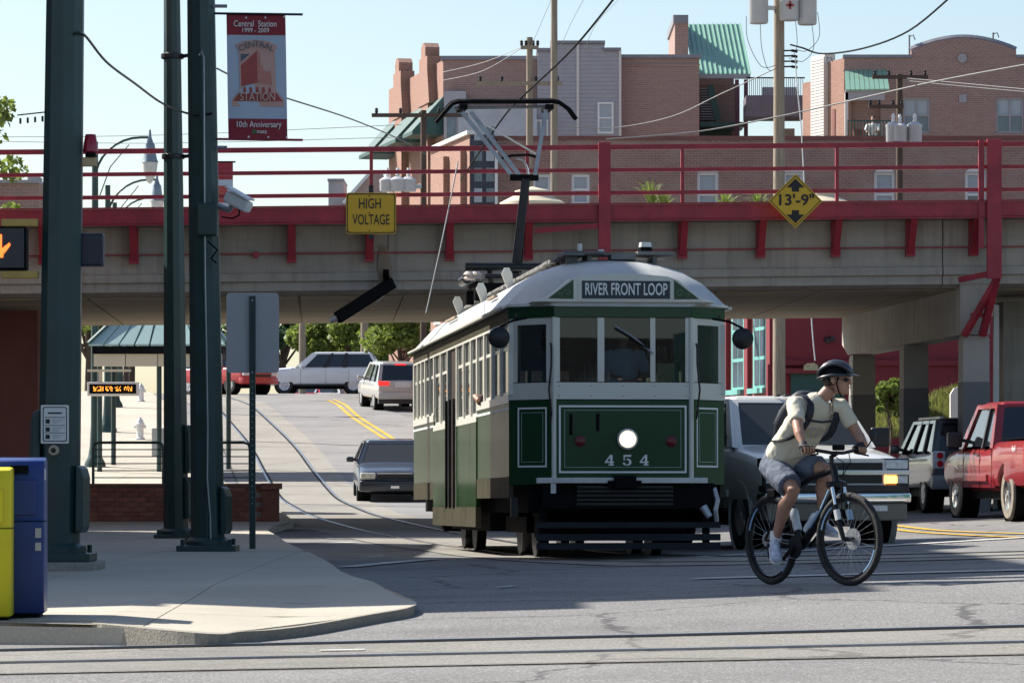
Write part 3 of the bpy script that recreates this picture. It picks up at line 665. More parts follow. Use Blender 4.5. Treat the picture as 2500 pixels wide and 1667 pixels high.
# wiper
MB().tube([(-.1, -.02, 2.76), (.1, -.035, 2.64), (.36, -.035, 2.43)], .012, 6).build('wiper', M['galv'], tram); MB().tube([(-.09, -.035, 2.73), (.3, -.045, 2.49)], .008, 6).build('wiper_blade', M['black'], tram)
# roof: lofted vault with domed ends
sect = [(0, .62), (.3, .612), (.54, .575), (.83, .48), (1.03, .36), (1.17, .21), (1.3, .06), (1.38, 0)]
half = [(-x, z) for x, z in sect[::-1]] + sect[1:]
rings_ = []
def plan(y):
    t = min(y, L - y); return 1.0 if t > .5 else (.9 + .48 * max(0, t + .06) / .56) / 1.38
for y in [-.06, -.03, .05, .15, .3, .5, .75, 1.0, 1.4, 2, 3.5, 5, 7, 9, 11, 12.4, 12.9, 13.3, 13.6, 13.85, 14.05, 14.15, 14.23, 14.26]:
    t = min(y, L - y) + .07; rise = 1 if t > 1.35 else math.sqrt(max(0, 1 - ((1.35 - t) / 1.36) ** 2)); rise = max(rise, .02)
    k = plan(y); rings_.append([(x * k, y, 3.0 + z * rise) for x, z in half] + [(1.2 * k, y, 2.985), (-1.2 * k, y, 2.985)])
MB().loft(rings_).build('roof', M['tram_roof'], tram, smooth=50)
gut = MB()
for sx in (-1, 1): gut.bx(*sorted((sx * 1.345, sx * 1.395)), .48, L - .48, 2.985, 3.015)
for a, b in ((FP[0], FP[1]), (FP[1], FP[2]), (FP[2], FP[3])): wall(gut, (a[0] * 1.03, a[1] - .05), (b[0] * 1.03, b[1] - .05), 3.002, 3.03, .06, .0)
gut.each('gutter', M['tram_cream'], tram)
# destination box with arched white trim
arch = [(-1.1, 3.035), (-.95, 3.07), (-.78, 3.19), (-.65, 3.30), (-.52, 3.345), (-.25, 3.365), (0, 3.37), (.25, 3.365), (.52, 3.345), (.65, 3.30), (.78, 3.19), (.95, 3.07), (1.1, 3.035)]
db = MB(); db.xz(arch, -.10, .75); dbo = db.build('destination_box', M['tram_cream'], tram, bevel=.008)
for sx in (-1, 1): MB().xz([(sx * x, z) for x, z in ((.60, 3.07), (.90, 3.075), (.72, 3.21), (.60, 3.30))], -.106, -.102).build('corner_panel', M['tram_green'], dbo)
cu = MB()
for sx in (-1, 1):
    for r_, cx, cz in ((.05, .67, 3.14), (.03, .76, 3.12)): cu.tube([(sx * (cx + r_ * math.cos(a * .6) * (1 - a / 14)), -.108, cz + r_ * math.sin(a * .6) * (1 - a / 14)) for a in range(12)], .004, 4)
cu.build('scroll_ornament', mat('scroll', (.16, .26, .15), .4, var=0), dbo)
MB().bx(-.545, .545, -.108, -.1, 3.062, 3.30).build('sign_frame', M['tram_cream'], dbo)
MB().bx(-.50, .55, -.114, -.1085, 3.075, 3.285).build('sign_face', M['dest'], dbo)
text('RIVER FRONT LOOP', 'lettering', M['text_white'], dbo, (.025, -.116, 3.18), .20, width=.98, depth=.001, bold=.003)
# headlight and marker lamps, number
hl = MB(); hl.lathe((0.05, 0, 1.42), [(.12, -.02), (.125, -.05), (.105, -.07), (.09, -.055)], 24, 'y'); lamp = hl.build('headlight', M['bumper'], tram, smooth=40)
MB().lathe((0.05, -.058, 1.42), [(0.0001, -.012), (.05, -.009), (.088, 0)], 24, 'y').build('lens', mat('headlamp', (1, .86, .62), .3, var=0, emit=4), lamp, smooth=60)
for x in (-.51, .58): MB().lathe((x, 0, 1.395), [(.065, 0), (.065, -.02), (.05, -.03), (.0001, -.034)], 20, 'y').build('marker_lamp', mat('marker', (.12, .004, .01), .25, var=.1), tram, smooth=40)
def glyph(polys, x, nm='numeral'):
    mb = MB()
    for p in polys: mb.xz([(x + a * .125, 1.11 + b * .125) for a, b in p], -.007, -.002)
    return mb.build(nm, M['text_white'], tram)
four = [[(.0, .24), (.86, .24), (.86, .37), (.2, .37), (.0, .34)], [(.50, .37), (.72, .37), (.72, 1), (.58, 1), (.50, .88)], [(.0, .34), (.2, .37), (.58, .92), (.58, 1), (.50, 1)], [(.50, .1), (.72, .1), (.72, .24), (.50, .24)], [(.34, 0), (.86, 0), (.86, .1), (.34, .1)]]
five = [[(.1, .82), (.8, .82), (.86, 1.0), (.1, 1.0)], [(.1, .48), (.22, .5), (.22, .82), (.1, .82)], [(.22, .5), (.5, .66), (.76, .56), (.86, .32), (.64, .32), (.56, .5), (.44, .54)], [(.86, .32), (.8, .12), (.6, 0), (.3, 0), (.3, .07), (.5, .1), (.62, .2), (.64, .32)], [(.02, .2), (.16, .3), (.26, .2), (.3, .07), (.3, 0), (.08, .08)]]
for gl, x in ((four, -.215), (five, -.005), (four, .20)): glyph(gl, x)
# bumper, coupler, lifeguard, underframe, trucks
bm_ = MB(); bm_.xy([(-1.02, .02), (-.6, -.1), (0, -.14), (.6, -.1), (1.02, .02), (1.02, .12), (.6, .0), (0, -.04), (-.6, .0), (-1.02, .12)], .9, .965); bm_.build('bumper', M['bumper'], tram, bevel=.006)
MB().bx(-.13, .13, -.22, .1, .84, .99).bx(-.2, .2, -.16, 0, .86, .93).build('coupler', M['black'], tram)
MB().bx(-.95, 1.1, .02, .1, .6, .9).bx(-1.1, 1.1, .3, L - .3, .55, .9).build('underframe', M['black'], tram)
q = MB()
for k in range(5): q.bx(-.55, .6, -.035 + .01 * k, .02, .84 - .05 * k, .87 - .05 * k)
q.each('spring_bar', M['black_metal'], tram)
lg = MB().bx(-.98, -.9, .12, .2, .12, .62).bx(.98, 1.06, .12, .2, .12, .62).build('lifeguard', M['black'], tram)
for z0, z1 in ((.37, .44), (.22, .30), (.12, .195)): MB().bx(-1.02, 1.18, .06, .115, z0, z1).build('slat', M['slat'], lg)
MB().bx(-1.28, -1.2, .45, .55, .5, .73).build('hose_bracket', M['black_metal'], tram); MB().tube([(1.1, .05, .84), (1.13, -.02, .7), (1.1, -.04, .58), (1.12, 0, .45)], .03, 8).build('air_hose', M['galv'], tram)
MB().cyl((.95, -.06, .62), (1.02, -.1, .5), .05, .04).build('hose_coupling', M['galv'], tram)
MB().bx(-.86, -.8, -.02, .05, .78, .93).build('bumper_bracket', M['bumper'], tram)
for k, yb in enumerate((3.1, 10.4)):
    tr = MB(); 
    for sx in (-1, 1): tr.bx(*sorted((sx * .80, sx * .92)), yb - 1.15, yb + 1.15, .3, .5)
    tr.bx(-.9, .9, yb - .15, yb + .15, .4, .56); tro = tr.build('truck', M['black'], tram)
    for yy in (yb - .82, yb + .82):
        for sx in (-1, 1):
            MB().lathe((sx * .7175, yy, .36), [(.12, -.06), (.36, -.06), (.36, .05), (.385, .055), (.385, .075), (.1, .075)] if sx < 0 else [(.1, -.075), (.385, -.075), (.385, -.055), (.36, -.05), (.36, .06), (.12, .06)], 24, 'x').build('wheel', M['black_metal'], tro, smooth=30)
        MB().cyl((-.7, yy, .36), (.7, yy, .36), .06).build('axle', M['black'], tro)
MB().bx(-1.0, 1.0, 5.4, 9.2, .3, .6).build('equipment_case', M['black'], tram)
for y in (.9, 13): MB().bx(-.9, .9, y, y + .4, .25, .6).build('sand_box', M['black'], tram)
# mirrors
for sx in (-1, 1):
    x = sx * 1.46
    mo = MB().tube([(sx * 1.12, .25, 2.86), (sx * 1.3, .12, 2.82), (x, .1, 2.74)], .014, 6).build('mirror_arm', M['black'], tram)
    MB().lathe((x, .1, 2.62), [(.0001, -.05), (.08, -.045), (.125, -.02), (.13, .02), (.0001, .03)], 20, 'y').build('mirror', M['black_metal'], mo, smooth=40)
# roof gear
q = MB()
for k in range(26):
    a = random.uniform(-.01, .01)
    q.bx(-.62 + a, -.36 + a, .75 + k * .5, 1.22 + k * .5, 3.64 + random.uniform(-.01, .01), 3.675); q.bx(-.56, -.42, .9 + k * .5, 1.0 + k * .5, 3.56, 3.64)
q.build('running_board', M['tram_grey'], tram)
q = MB(); q.bx(-.55, .62, .85, 1.25, 3.655, 3.685).bx(-.6, -.1, .8, 1.5, 3.67, 3.70).bx(.3, .75, .8, 1.6, 3.66, 3.70).bx(-.02, .28, .82, 1.1, 3.6, 3.67).bx(-.3, -.25, .9, 1.4, 3.58, 3.67).bx(.5, .55, .9, 1.4, 3.56, 3.66)
q.build('roof_gear', M['tram_grey'], tram)
MB().cyl((-.38, 1.0, 3.69), (-.38, 1.0, 3.80), .028).build('roof_lamp', M['white_paint'], tram)
MB().cyl((-.12, 1.0, 3.69), (-.12, 1.0, 3.73), .05, .03).build('roof_lamp', M['white_paint'], tram); MB().cyl((.42, 1.0, 3.70), (.42, 1.0, 3.76), .085).build('lamp_base', M['black'], tram)
MB().cyl((.42, 1.0, 3.761), (.42, 1.0, 3.82), .08, .07).build('roof_lamp', M['white_paint'], tram)
for y in (4, 7.2, 10.5):
    MB().xz([(-.92, 3.42), (-1.0, 3.62), (-.96, 3.70), (-.9, 3.70), (-.86, 3.62), (-.84, 3.46)], y, y + .05).build('roof_bracket', M['tram_cream'], tram)
for y, l_ in ((3.2, .9), (8.4, 1.4)): MB().beam((-1.16, y, 3.29), (-1.16, y + l_, 3.29), .05, .03).build('vent_strip', mat('vent', (.35, .28, .2), .6, var=.2), tram)
# pantograph
pn = thing('pantograph', 'black and grey pantograph raised on the tram roof', 'pantograph', tram.location, R(6.45))
Zs = 10.45                                    # position along the tram
def pl(px, py, d):                            # pixel at distance d into pantograph space
    q = P(px, py, d) - Vector(tram.location); a = -R(6.45); return Vector((q.x * math.cos(a) - q.y * math.sin(a), q.x * math.sin(a) + q.y * math.cos(a), q.z))
DP = 54.0
M['pan_grey'] = mat('pan_grey', (.30, .33, .38), .4, .6, .2, 5)
base = MB(); base.bx(-.75, .7, Zs - .7, Zs - .6, 3.66, 3.76).bx(-.75, .7, Zs + .6, Zs + .7, 3.66, 3.76).bx(-.75, -.65, Zs - .7, Zs + .7, 3.7, 3.78).bx(.6, .7, Zs - .7, Zs + .7, 3.7, 3.78)
for x in (-.7, .65):
    for y in (Zs - .65, Zs + .65): base.cyl((x, y, 3.5), (x, y, 3.68), .07)
base.build('base_frame', M['black'], pn)
q = MB(); q.cyl((-.85, Zs - .2, 4.02), (.75, Zs - .2, 4.02), .06); q.cyl((-.6, Zs - .6, 3.86), (.3, Zs - .6, 3.86), .035); q.cyl((-.85, Zs - .5, 3.82), (-.85, Zs + .3, 3.82), .07)
for x in (-.5, -.2, .15, .4): q.beam((x, Zs - .2, 4.02), (x + .05, Zs - .1, 3.72), .06, .05)
q.build('main_shaft', M['black_metal'], pn)
for x in (-.82, -.72): MB().lathe((x, Zs - .5, 3.80), [(.06, 0), (.09, .03), (.06, .06), (.09, .09), (.05, .13)], 12).build('insulator', mat('insul', (.6, .5, .45), .3, var=.1), pn)
m0, m1 = pl(1256, 680, DP), pl(1284, 436, DP)
MB().beam(m0, m1, .13, .13).build('lower_arm', M['black_metal'], pn, bevel=.02)
MB().beam(m0 + Vector((.12, .3, .1)), m1 + Vector((.02, .1, -.05)), .03, .03).build('lower_rod', M['black'], pn)
MB().beam(pl(1245, 434, DP), pl(1315, 434, DP), .07, .09).build('knuckle', M['black'], pn)
for p, e, w_ in (((1250, 428), (1128, 274), .05), ((1268, 428), (1150, 274), .07), ((1306, 428), (1333, 268), .08)):
    MB().beam(pl(*p, DP), pl(*e, DP), w_, .06).build('upper_arm', M['pan_grey'], pn)
MB().beam(pl(1150, 284, DP), pl(1308, 376, DP), .025, .025).build('cross_brace', M['tram_cream'], pn); MB().tube([pl(1222, 388, DP), pl(1250, 380, DP), pl(1290, 378, DP), pl(1310, 384, DP)], .02, 6).build('tie_rod', M['black'], pn)
MB().tube([pl(1262, 386, DP), pl(1278, 392, DP), pl(1288, 412, DP), pl(1290, 430, DP)], .018, 6).build('cable_loop', M['galv'], pn)
for dy, oy in ((0, 0), (.35, 8)):
    pts = [(1064, 300 - oy), (1085, 275 - oy), (1104, 254 - oy), (1120, 249 - oy), (1230, 249 - oy), (1350, 248 - oy), (1366, 251 - oy), (1390, 268 - oy), (1407, 292 - oy)]
    MB().tube([pl(x + (4 if dy else 0), y, DP) + Vector((0, dy, 0)) for x, y in pts], .032, 8).build('contact_bow', M['black'], pn, smooth=50)
for x in (1130, 1340): MB().beam(pl(x, 262, DP) + Vector((0, -.1, 0)), pl(x, 262, DP) + Vector((0, .5, 0)), .12, .07).build('bow_hinge', M['black'], pn)
MB().tube([pl(1110, 264, DP), pl(1230, 263, DP), pl(1350, 260, DP)], .022, 6).build('bow_shaft', M['tram_grey'], pn)
# ---------------------------------------------------------------- bicycle and rider
rc = GX(1885, 29.95); BRZ = R(-60.5)
LB = 'black mountain bike ridden across the street in front of the pickup'
bike = thing('bicycle', LB, 'bicycle', rc, BRZ)
slope = (GX(2051, 29.0).z - rc.z) / 1.08
bike.rotation_euler = Euler((0, -math.atan(slope), BRZ), 'XYZ')
M['bike_black'] = mat('bike_black', (.008, .008, .01), .3, 0, .1, 5, spec=.3)
M['bike_blue'] = mat('bike_blue', (.25, .42, .62), .3, 0, .1, 5, coat=.5)
M['tyre'] = mat('tyre', (.02, .02, .021), .8, 0, .3, 30, .4, 90)
ST = R(9)
def steer(p): 
    x, y, z = p; x -= .97; return (.97 + x * math.cos(ST) - y * math.sin(ST), x * math.sin(ST) + y * math.cos(ST), z)
def wheel(c, yaw, nm):
    tf = lambda x, y, z: (c[0] + x * math.cos(yaw) - y * math.sin(yaw), c[1] + x * math.sin(yaw) + y * math.cos(yaw), c[2] + z)
    mb = MB(); n = 40; pts = [tf(.342 * math.cos(2 * math.pi * i / n), 0, .342 * math.sin(2 * math.pi * i / n)) for i in range(n)]
    mb.tube(pts, .027, 10, True); wo = mb.build('wheel', M['tyre'], bike, smooth=60)
    mb = MB(); prof = [(-.012, .322), (.012, .322), (.012, .298), (-.012, .298)]
    vs = [tf(r_ * math.cos(2 * math.pi * i / n), o, r_ * math.sin(2 * math.pi * i / n)) for i in range(n) for o, r_ in prof]
    mb.add(vs, [(i * 4 + k, i * 4 + (k + 1) % 4, ((i + 1) % n) * 4 + (k + 1) % 4, ((i + 1) % n) * 4 + k) for i in range(n) for k in range(4)]); mb.build('rim', M['bike_black'], wo, smooth=50)
    mb = MB()
    for i in range(28):
        a = 2 * math.pi * i / 28; b = a + (.35 if i % 2 else -.35); s_ = .025 if i % 4 < 2 else -.025
        mb.cyl(tf(.022 * math.cos(b), s_, .022 * math.sin(b)), tf(.30 * math.cos(a), 0, .30 * math.sin(a)), .0013, n=4, caps=False)
    sp = mb.build('spokes', M['galv'], wo); sp['kind'] = 'stuff'
    MB().cyl(tf(0, -.05, 0), tf(0, .05, 0), .02).build('hub', M['black_metal'], wo)
    MB().cyl(tf(0, .04, 0), tf(0, .043, 0), .085, n=24).build('brake_disc', M['galv'], wo)
    for a0, a1 in ((2.2, 2.9), (5.3, 6.0)):
        MB().tube([tf(.31 * math.cos(a0 + (a1 - a0) * k / 8), -.014, .31 * math.sin(a0 + (a1 - a0) * k / 8)) for k in range(9)], .008, 5).build('rim_decal', M['bike_blue'], wo)
wheel((0, 0, .37), 0, 'rear'); wheel(steer((1.08, 0, .37)), ST, 'front')
BBk = (.43, 0, .31); HT = (.90, 0, .92); HB = (.945, 0, .79); ST_T = (.24, 0, .80)
fr = MB()
fr.tube([HT, (.6, 0, .86), (.27, 0, .74)], [.027, .025, .02], 10); fr.tube([HB, (.75, 0, .58), BBk], [.034, .033, .035], 10); fr.tube([BBk, (.30, 0, .66), ST_T], [.022, .02, .018], 10); fr.tube([(.89, 0, .95), (.95, 0, .77)], .03, 10)
for s_ in (-1, 1): fr.tube([(.42, .03 * s_, .31), (.2, .055 * s_, .34), (0, .065 * s_, .37)], [.014, .012, .012], 8); fr.tube([(.28, .02 * s_, .72), (.14, .05 * s_, .54), (0, .065 * s_, .37)], [.011, .01, .01], 8)
fr.build('frame', M['bike_black'], bike, smooth=50)
MB().tube([(.87, -.028, .76), (.74, -.034, .585), (.6, -.034, .46)], .008, 5).build('frame_decal', M['bike_blue'], bike)
fk = MB()
for s_ in (-1, 1): fk.tube([steer((.955, .065 * s_, .78)), steer((1.0, .065 * s_, .62))], .017, 8)
fko = fk.each('fork_stanchion', M['chrome'], bike, smooth=50)
for s_ in (-1, 1): MB().tube([steer((.99, .065 * s_, .64)), steer((1.04, .065 * s_, .48)), steer((1.085, .062 * s_, .36))], [.024, .022, .018], 10).build('fork_leg', M['bike_black'], bike, smooth=50)
for s_ in (-1, 1): MB().tube([steer((1.005, .065 * s_, .60)), steer((1.03, .065 * s_, .52))], .0255, 8).build('fork_decal', M['white_paint'] if s_ < 0 else M['bike_blue'], bike)
MB().tube([steer((.935, -.09, .80)), steer((.95, 0, .81)), steer((.935, .09, .80))], .03, 8).build('fork_crown', M['bike_black'], bike, smooth=50)
MB().tube([steer((.89, 0, .95)), steer((.885, 0, 1.02)), steer((.95, 0, 1.05))], .02, 8).build('stem', M['black_metal'], bike, smooth=50)
bar = [steer(p) for p in ((.90, -.34, 1.075), (.93, -.2, 1.07), (.955, -.06, 1.05), (.955, .06, 1.05), (.93, .2, 1.07), (.90, .34, 1.075))]
MB().tube(bar, .014, 8).build('handlebar', M['bike_black'], bike, smooth=60)
for s_ in (-1, 1): MB().tube([steer((.905, s_ * .345, 1.075)), steer((.927, s_ * .22, 1.07))], .018, 10).build('grip', M['rubber'], bike, smooth=60); MB().tube([steer((.935, s_ * .2, 1.065)), steer((.985, s_ * .24, 1.04)), steer((.985, s_ * .31, 1.03))], .007, 6).build('brake_lever', M['black'], bike)
MB().tube([steer((.9, .35, 1.08)), steer((.92, .38, 1.12)), steer((.93, .40, 1.16))], .006, 6).build('mirror_arm', M['black'], bike)
MB().sph(steer((.935, .405, 1.195)), (.014, .034, .05), 12, 8).build('mirror', M['black_metal'], bike, smooth=60)
MB().bx(.93, .99, -.04, .05, 1.07, 1.115).build('light', M['black'], bike, bevel=.01)
MB().tube([steer((.98, .1, 1.05)), steer((1.05, .05, .98)), steer((1.0, .02, .88)), (.92, .02, .86)], .004, 5).build('brake_cable', M['black'], bike); MB().tube([steer((.98, -.1, 1.05)), steer((1.07, -.04, .97)), steer((1.05, -.05, .7)), steer((1.06, -.06, .5))], .004, 5).build('brake_cable', M['black'], bike)
MB().tube([ST_T, (.20, 0, .90)], .014, 8).build('seat_post', M['black_metal'], bike)
sd = MB(); sd.loft([[(x, w_ * math.cos(a), .925 + .022 * math.sin(a)) for a in [2 * math.pi * k / 10 for k in range(10)]] for x, w_ in ((.06, .05), (.09, .07), (.16, .06), (.26, .025), (.33, .012))]); sd.build('saddle', M['black'], bike, smooth=60)
MB().sph((.06, 0, .86), (.085, .05, .05), 12, 8).build('saddle_bag', M['black'], bike, smooth=60)
MB().bx(-.02, .10, -.035, .035, .70, .78).build('rear_light', M['black'], bike, bevel=.012)
cr = MB().cyl((.43, -.058, .31), (.43, -.062, .31), .095, n=28).build('chainring', M['black_metal'], bike)
MB().cyl((0, -.055, .37), (0, -.03, .37), .055, n=20).build('cassette', M['galv'], bike)
MB().tube([(.43, -.06, .405), (0, -.05, .425)], .004, 5).build('chain', M['galv'], bike); MB().tube([(.43, -.06, .215), (.06, -.05, .25), (.02, -.05, .31)], .004, 5).build('chain', M['galv'], bike); MB().beam((.02, -.05, .34), (.05, -.055, .22), .012, .03).build('derailleur', M['black_metal'], bike)
MB().beam((.43, -.08, .31), (.30, -.085, .215), .015, .028).build('crank', M['black_metal'], bike); MB().beam((.43, .08, .31), (.56, .085, .405), .015, .028).build('crank', M['black_metal'], bike)
for p in ((.30, -.14, .212), (.56, .14, .408)): MB().bx(p[0] - .045, p[0] + .045, p[1] - .045, p[1] + .045, p[2] - .012, p[2] + .012).build('pedal', M['black'], bike, bevel=.004)
M['bottle'] = mat('bottle', (.55, .62, .68), .3, 0, .1, 10)
o = MB().lathe((0, 0, 0), [(.034, 0), (.037, .03), (.033, .09), (.037, .11), (.036, .17), (.016, .195), (.016, .215), (.0001, .218)], 16).build('water_bottle', M['bottle'], bike, smooth=50)
o.location = (.51, 0, .44); o.rotation_euler = (0, R(48), 0)
o2 = dup(o, 'water_bottle', o.data, bike, (.385, 0, .44), (0, R(-22), 0))

M['skin'] = mat('skin', (.40, .215, .145), .5, 0, .1, 12, .05, 120)
M['shirt'] = mat('shirt', (.60, .56, .44), .85, 0, .06, 6, .3, 14)
def shirt_print():                                # faded print on the chest
    m = M['shirt']; n = m.node_tree.nodes; l = m.node_tree.links; b = n['Principled BSDF']; src = b.inputs['Base Color'].links[0].from_socket
    tc = n.new('ShaderNodeTexCoord'); vm = n.new('ShaderNodeVectorMath'); vm.operation = 'SUBTRACT'; vm.inputs[1].default_value = (.60, .02, 1.22); l.new(tc.outputs['Object'], vm.inputs[0]); sc_ = n.new('ShaderNodeVectorMath'); sc_.operation = 'MULTIPLY'; sc_.inputs[1].default_value = (7, 7.5, 20); l.new(vm.outputs[0], sc_.inputs[0]); ln = n.new('ShaderNodeVectorMath'); ln.operation = 'LENGTH'; l.new(sc_.outputs[0], ln.inputs[0])
    nz = n.new('ShaderNodeTexNoise'); nz.inputs['Scale'].default_value = 28; l.new(tc.outputs['Object'], nz.inputs[0]); r = n.new('ShaderNodeMapRange'); r.inputs[1].default_value = .7; r.inputs[2].default_value = 1.1; r.inputs[3].default_value = .8; r.inputs[4].default_value = 0; l.new(ln.outputs['Value'], r.inputs[0])
    cr = n.new('ShaderNodeValToRGB'); cr.color_ramp.elements[0].position = .42; cr.color_ramp.elements[0].color = (.5, .4, .14, 1); cr.color_ramp.elements[1].position = .55; cr.color_ramp.elements[1].color = (.3, .32, .36, 1); l.new(nz.outputs[0], cr.inputs[0])
    mx = n.new('ShaderNodeMix'); mx.data_type = 'RGBA'; l.new(r.outputs[0], mx.inputs[0]); l.new(src, mx.inputs[6]); l.new(cr.outputs[0], mx.inputs[7]); l.new(mx.outputs[2], b.inputs['Base Color'])
shirt_print()
M['shorts'] = mat('shorts', (.105, .125, .17), .85, 0, .15, 7, .5, 16)
M['hair'] = mat('hair', (.03, .02, .014), .6)
M['glove'] = mat('glove', (.014, .014, .018), .7)
M['shoe'] = mat('shoe', (.42, .47, .58), .5, 0, .35, 22)
M['sock'] = mat('sock', (.72, .72, .70), .85)
M['pack'] = mat('pack', (.012, .015, .028), .6, 0, .3, 8, .2, 30)
rider = thing('person', 'cyclist in cream shirt, grey shorts and dark helmet riding the mountain bike', 'person', bike.location, BRZ); rider.rotation_euler = bike.rotation_euler
V3 = Vector
HC = V3((.735, .15, 1.63)); FA = R(40)          # head centre and facing in bike space
def hd(f, s_, u):                               # forward, left, up around the head
    return HC + V3((math.cos(FA) * f - math.sin(FA) * s_, math.sin(FA) * f + math.cos(FA) * s_, u))
body = MB()
def limb(mb, pts, rs, n=12): mb.tube([pts[0] + (pts[0] - pts[1]).normalized() * rs[0] * .4] + pts, [rs[0] * .6] + rs, n)
RSh, REl, RWr = V3((.60, -.165, 1.445)), V3((.785, -.255, 1.235)), V3((.875, -.275, 1.125))
LSh, LEl, LWr = V3((.68, .225, 1.425)), V3((.745, .335, 1.215)), V3((.865, .325, 1.115))
RHi, RKn, RAn = V3((.17, -.095, .965)), V3((.525, -.135, .765)), V3((.27, -.142, .385))
LHi, LKn, LAn = V3((.19, .095, .965)), V3((.605, .125, .925)), V3((.53, .142, .525))
for a, b, c in ((RSh, REl, RWr), (LSh, LEl, LWr)):
    limb(body, [a, a.lerp(b, .35), a.lerp(b, .8), b, b.lerp(c, .3), b.lerp(c, .75), c], [.058, .056, .045, .042, .044, .033, .028])
for a, b, c in ((RHi, RKn, RAn), (LHi, LKn, LAn)):
    bk = V3((-.035, 0, .0)); limb(body, [a, a.lerp(b, .4), a.lerp(b, .85), b, b.lerp(c, .15), b.lerp(c, .35) + bk, b.lerp(c, .7) + bk * .4, b.lerp(c, .92), c + V3((0, 0, -.02))], [.09, .085, .064, .058, .054, .060, .044, .036, .038])
body.tube([V3((.18, 0, 1.0)), V3((.32, .01, 1.12)), V3((.48, .02, 1.28)), V3((.60, .03, 1.42))], [.11, .1, .1, .09], 14)
body.tube([V3((.60, .03, 1.42)), V3((.645, .075, 1.50)), HC + V3((-.035, -.03, -.06))], [.06, .056, .058], 12)
# head: cranium, jaw, nose, ears, brow, lips, chin
def ell(mb, c, r3, nu=14, nv=10):               # ellipsoid aligned to the face
    tmp = MB().sph((0, 0, 0), r3, nu, nv); mb.add([hd(c[0] + v[0], c[1] + v[1], c[2] + v[2]) for v in tmp.v], tmp.f)
ell(body, (-.012, 0, .035), (.098, .076, .095)); ell(body, (.03, 0, -.02), (.062, .060, .09)); ell(body, (.045, 0, -.075), (.045, .045, .04)); ell(body, (.078, 0, -.092), (.018, .022, .018))
ell(body, (.082, 0, .028), (.022, .05, .013)); ell(body, (.103, 0, -.008), (.013, .011, .026)); ell(body, (.114, 0, -.022), (.014, .014, .012)); ell(body, (.093, 0, -.05), (.014, .026, .007)); ell(body, (.090, 0, -.066), (.014, .023, .008))
for s_ in (-1, 1): ell(body, (-.012, s_ * .076, -.005), (.02, .010, .032)); ell(body, (.06, s_ * .035, -.02), (.025, .025, .025))
bo = fuse(body, 'body', M['skin'], rider, .0065, 3)
# hands: palm, four fingers round the grip, thumb beneath
for s_, wr in ((-1, RWr), (1, LWr)):
    gl = MB(); fi = MB(); th = MB()
    for k in range(4):
        yb = s_ * (.252 + .026 * k); ax = V3(steer((.92 - .004 * k, yb, 1.073))); ln = (.9, 1, .97, .8)[k]
        pts = [ax + V3((-.045, 0, .028)), ax + V3((-.008, 0, .036)), ax + V3((.026, 0, .024)), ax + V3((.036, 0, -.006)), ax + V3((.022, 0, -.028 * ln)), ax + V3((-.004 - .01 * ln, 0, -.028 * ln))]
        gl.tube(pts[:3], [.0115, .011, .0105], 8); fi.tube(pts[2:], [.0098, .0092, .0085, .0075], 8)
    pc = V3(steer((.885, s_ * .29, 1.095)))
    gl.sph(pc, (.045, .05, .024), 12, 8); gl.tube([wr, pc + V3((-.02, 0, .0))], [.034, .036], 10)
    tp = [V3(steer((.885, s_ * .245, 1.088))), V3(steer((.905, s_ * .222, 1.07))), V3(steer((.928, s_ * .222, 1.05)))]
    th.tube(tp, [.014, .012, .009], 8)
    fuse(gl, 'glove', M['glove'], rider, .006, 2); fi.each('finger', M['skin'], rider, smooth=60); th.build('thumb', M['skin'], rider, smooth=60)
# shirt and shorts
def ringp(c, ax, wd, dp, lft, n=16):
    lf = V3(lft).normalized(); ax = V3(ax).normalized(); fw = lf.cross(ax).normalized() * -1; lf = ax.cross(fw) * -1
    return [V3(c) + lf * (wd * math.cos(2 * math.pi * k / n)) + fw * (dp * math.sin(2 * math.pi * k / n)) for k in range(n)]
sh = MB(); LF = (-.05, 1, -.02)
spine = [((.155, 0, .985), .165, .135), ((.22, .0, 1.045), .178, .15), ((.33, .01, 1.14), .178, .148), ((.44, .02, 1.25), .185, .142), ((.54, .028, 1.355), .195, .135), ((.605, .035, 1.43), .185, .11), ((.64, .055, 1.475), .11, .085), ((.655, .07, 1.495), .075, .07)]
secs = []
for i, (c, wd, dp) in enumerate(spine):
    a = V3(spine[max(i - 1, 0)][0]); b = V3(spine[min(i + 1, len(spine) - 1)][0]); secs.append(ringp(c, b - a, wd, dp, LF))
sh.loft(secs)
for a, b in ((RSh, REl), (LSh, LEl)):
    inn = a.lerp(V3((.6, .03, 1.42)), .35); sh.tube([inn, a, a.lerp(b, .3), a.lerp(b, .62), a.lerp(b, .68)], [.07, .072, .066, .064, .06], 14)
fuse(sh, 'shirt', M['shirt'], rider, .008, 3, disp=.0055)
st = MB(); st.loft([ringp((.10, 0, .93), (.5, 0, .8), .12, .09, LF), ringp((.14, 0, .96), (.5, 0, .8), .175, .135, LF), ringp((.20, 0, 1.03), (.6, 0, .8), .176, .145, LF), ringp((.24, 0, 1.06), (.6, 0, .8), .17, .14, LF)])
for a, b, e in ((RHi, RKn, .84), (LHi, LKn, .80)): st.tube([a + V3((-.03, 0, .01)), a.lerp(b, .2), a.lerp(b, .5), a.lerp(b, e - .04), a.lerp(b, e)], [.105, .112, .108, .102, .094], 14)
fuse(st, 'shorts', M['shorts'], rider, .008, 2, disp=.0065)
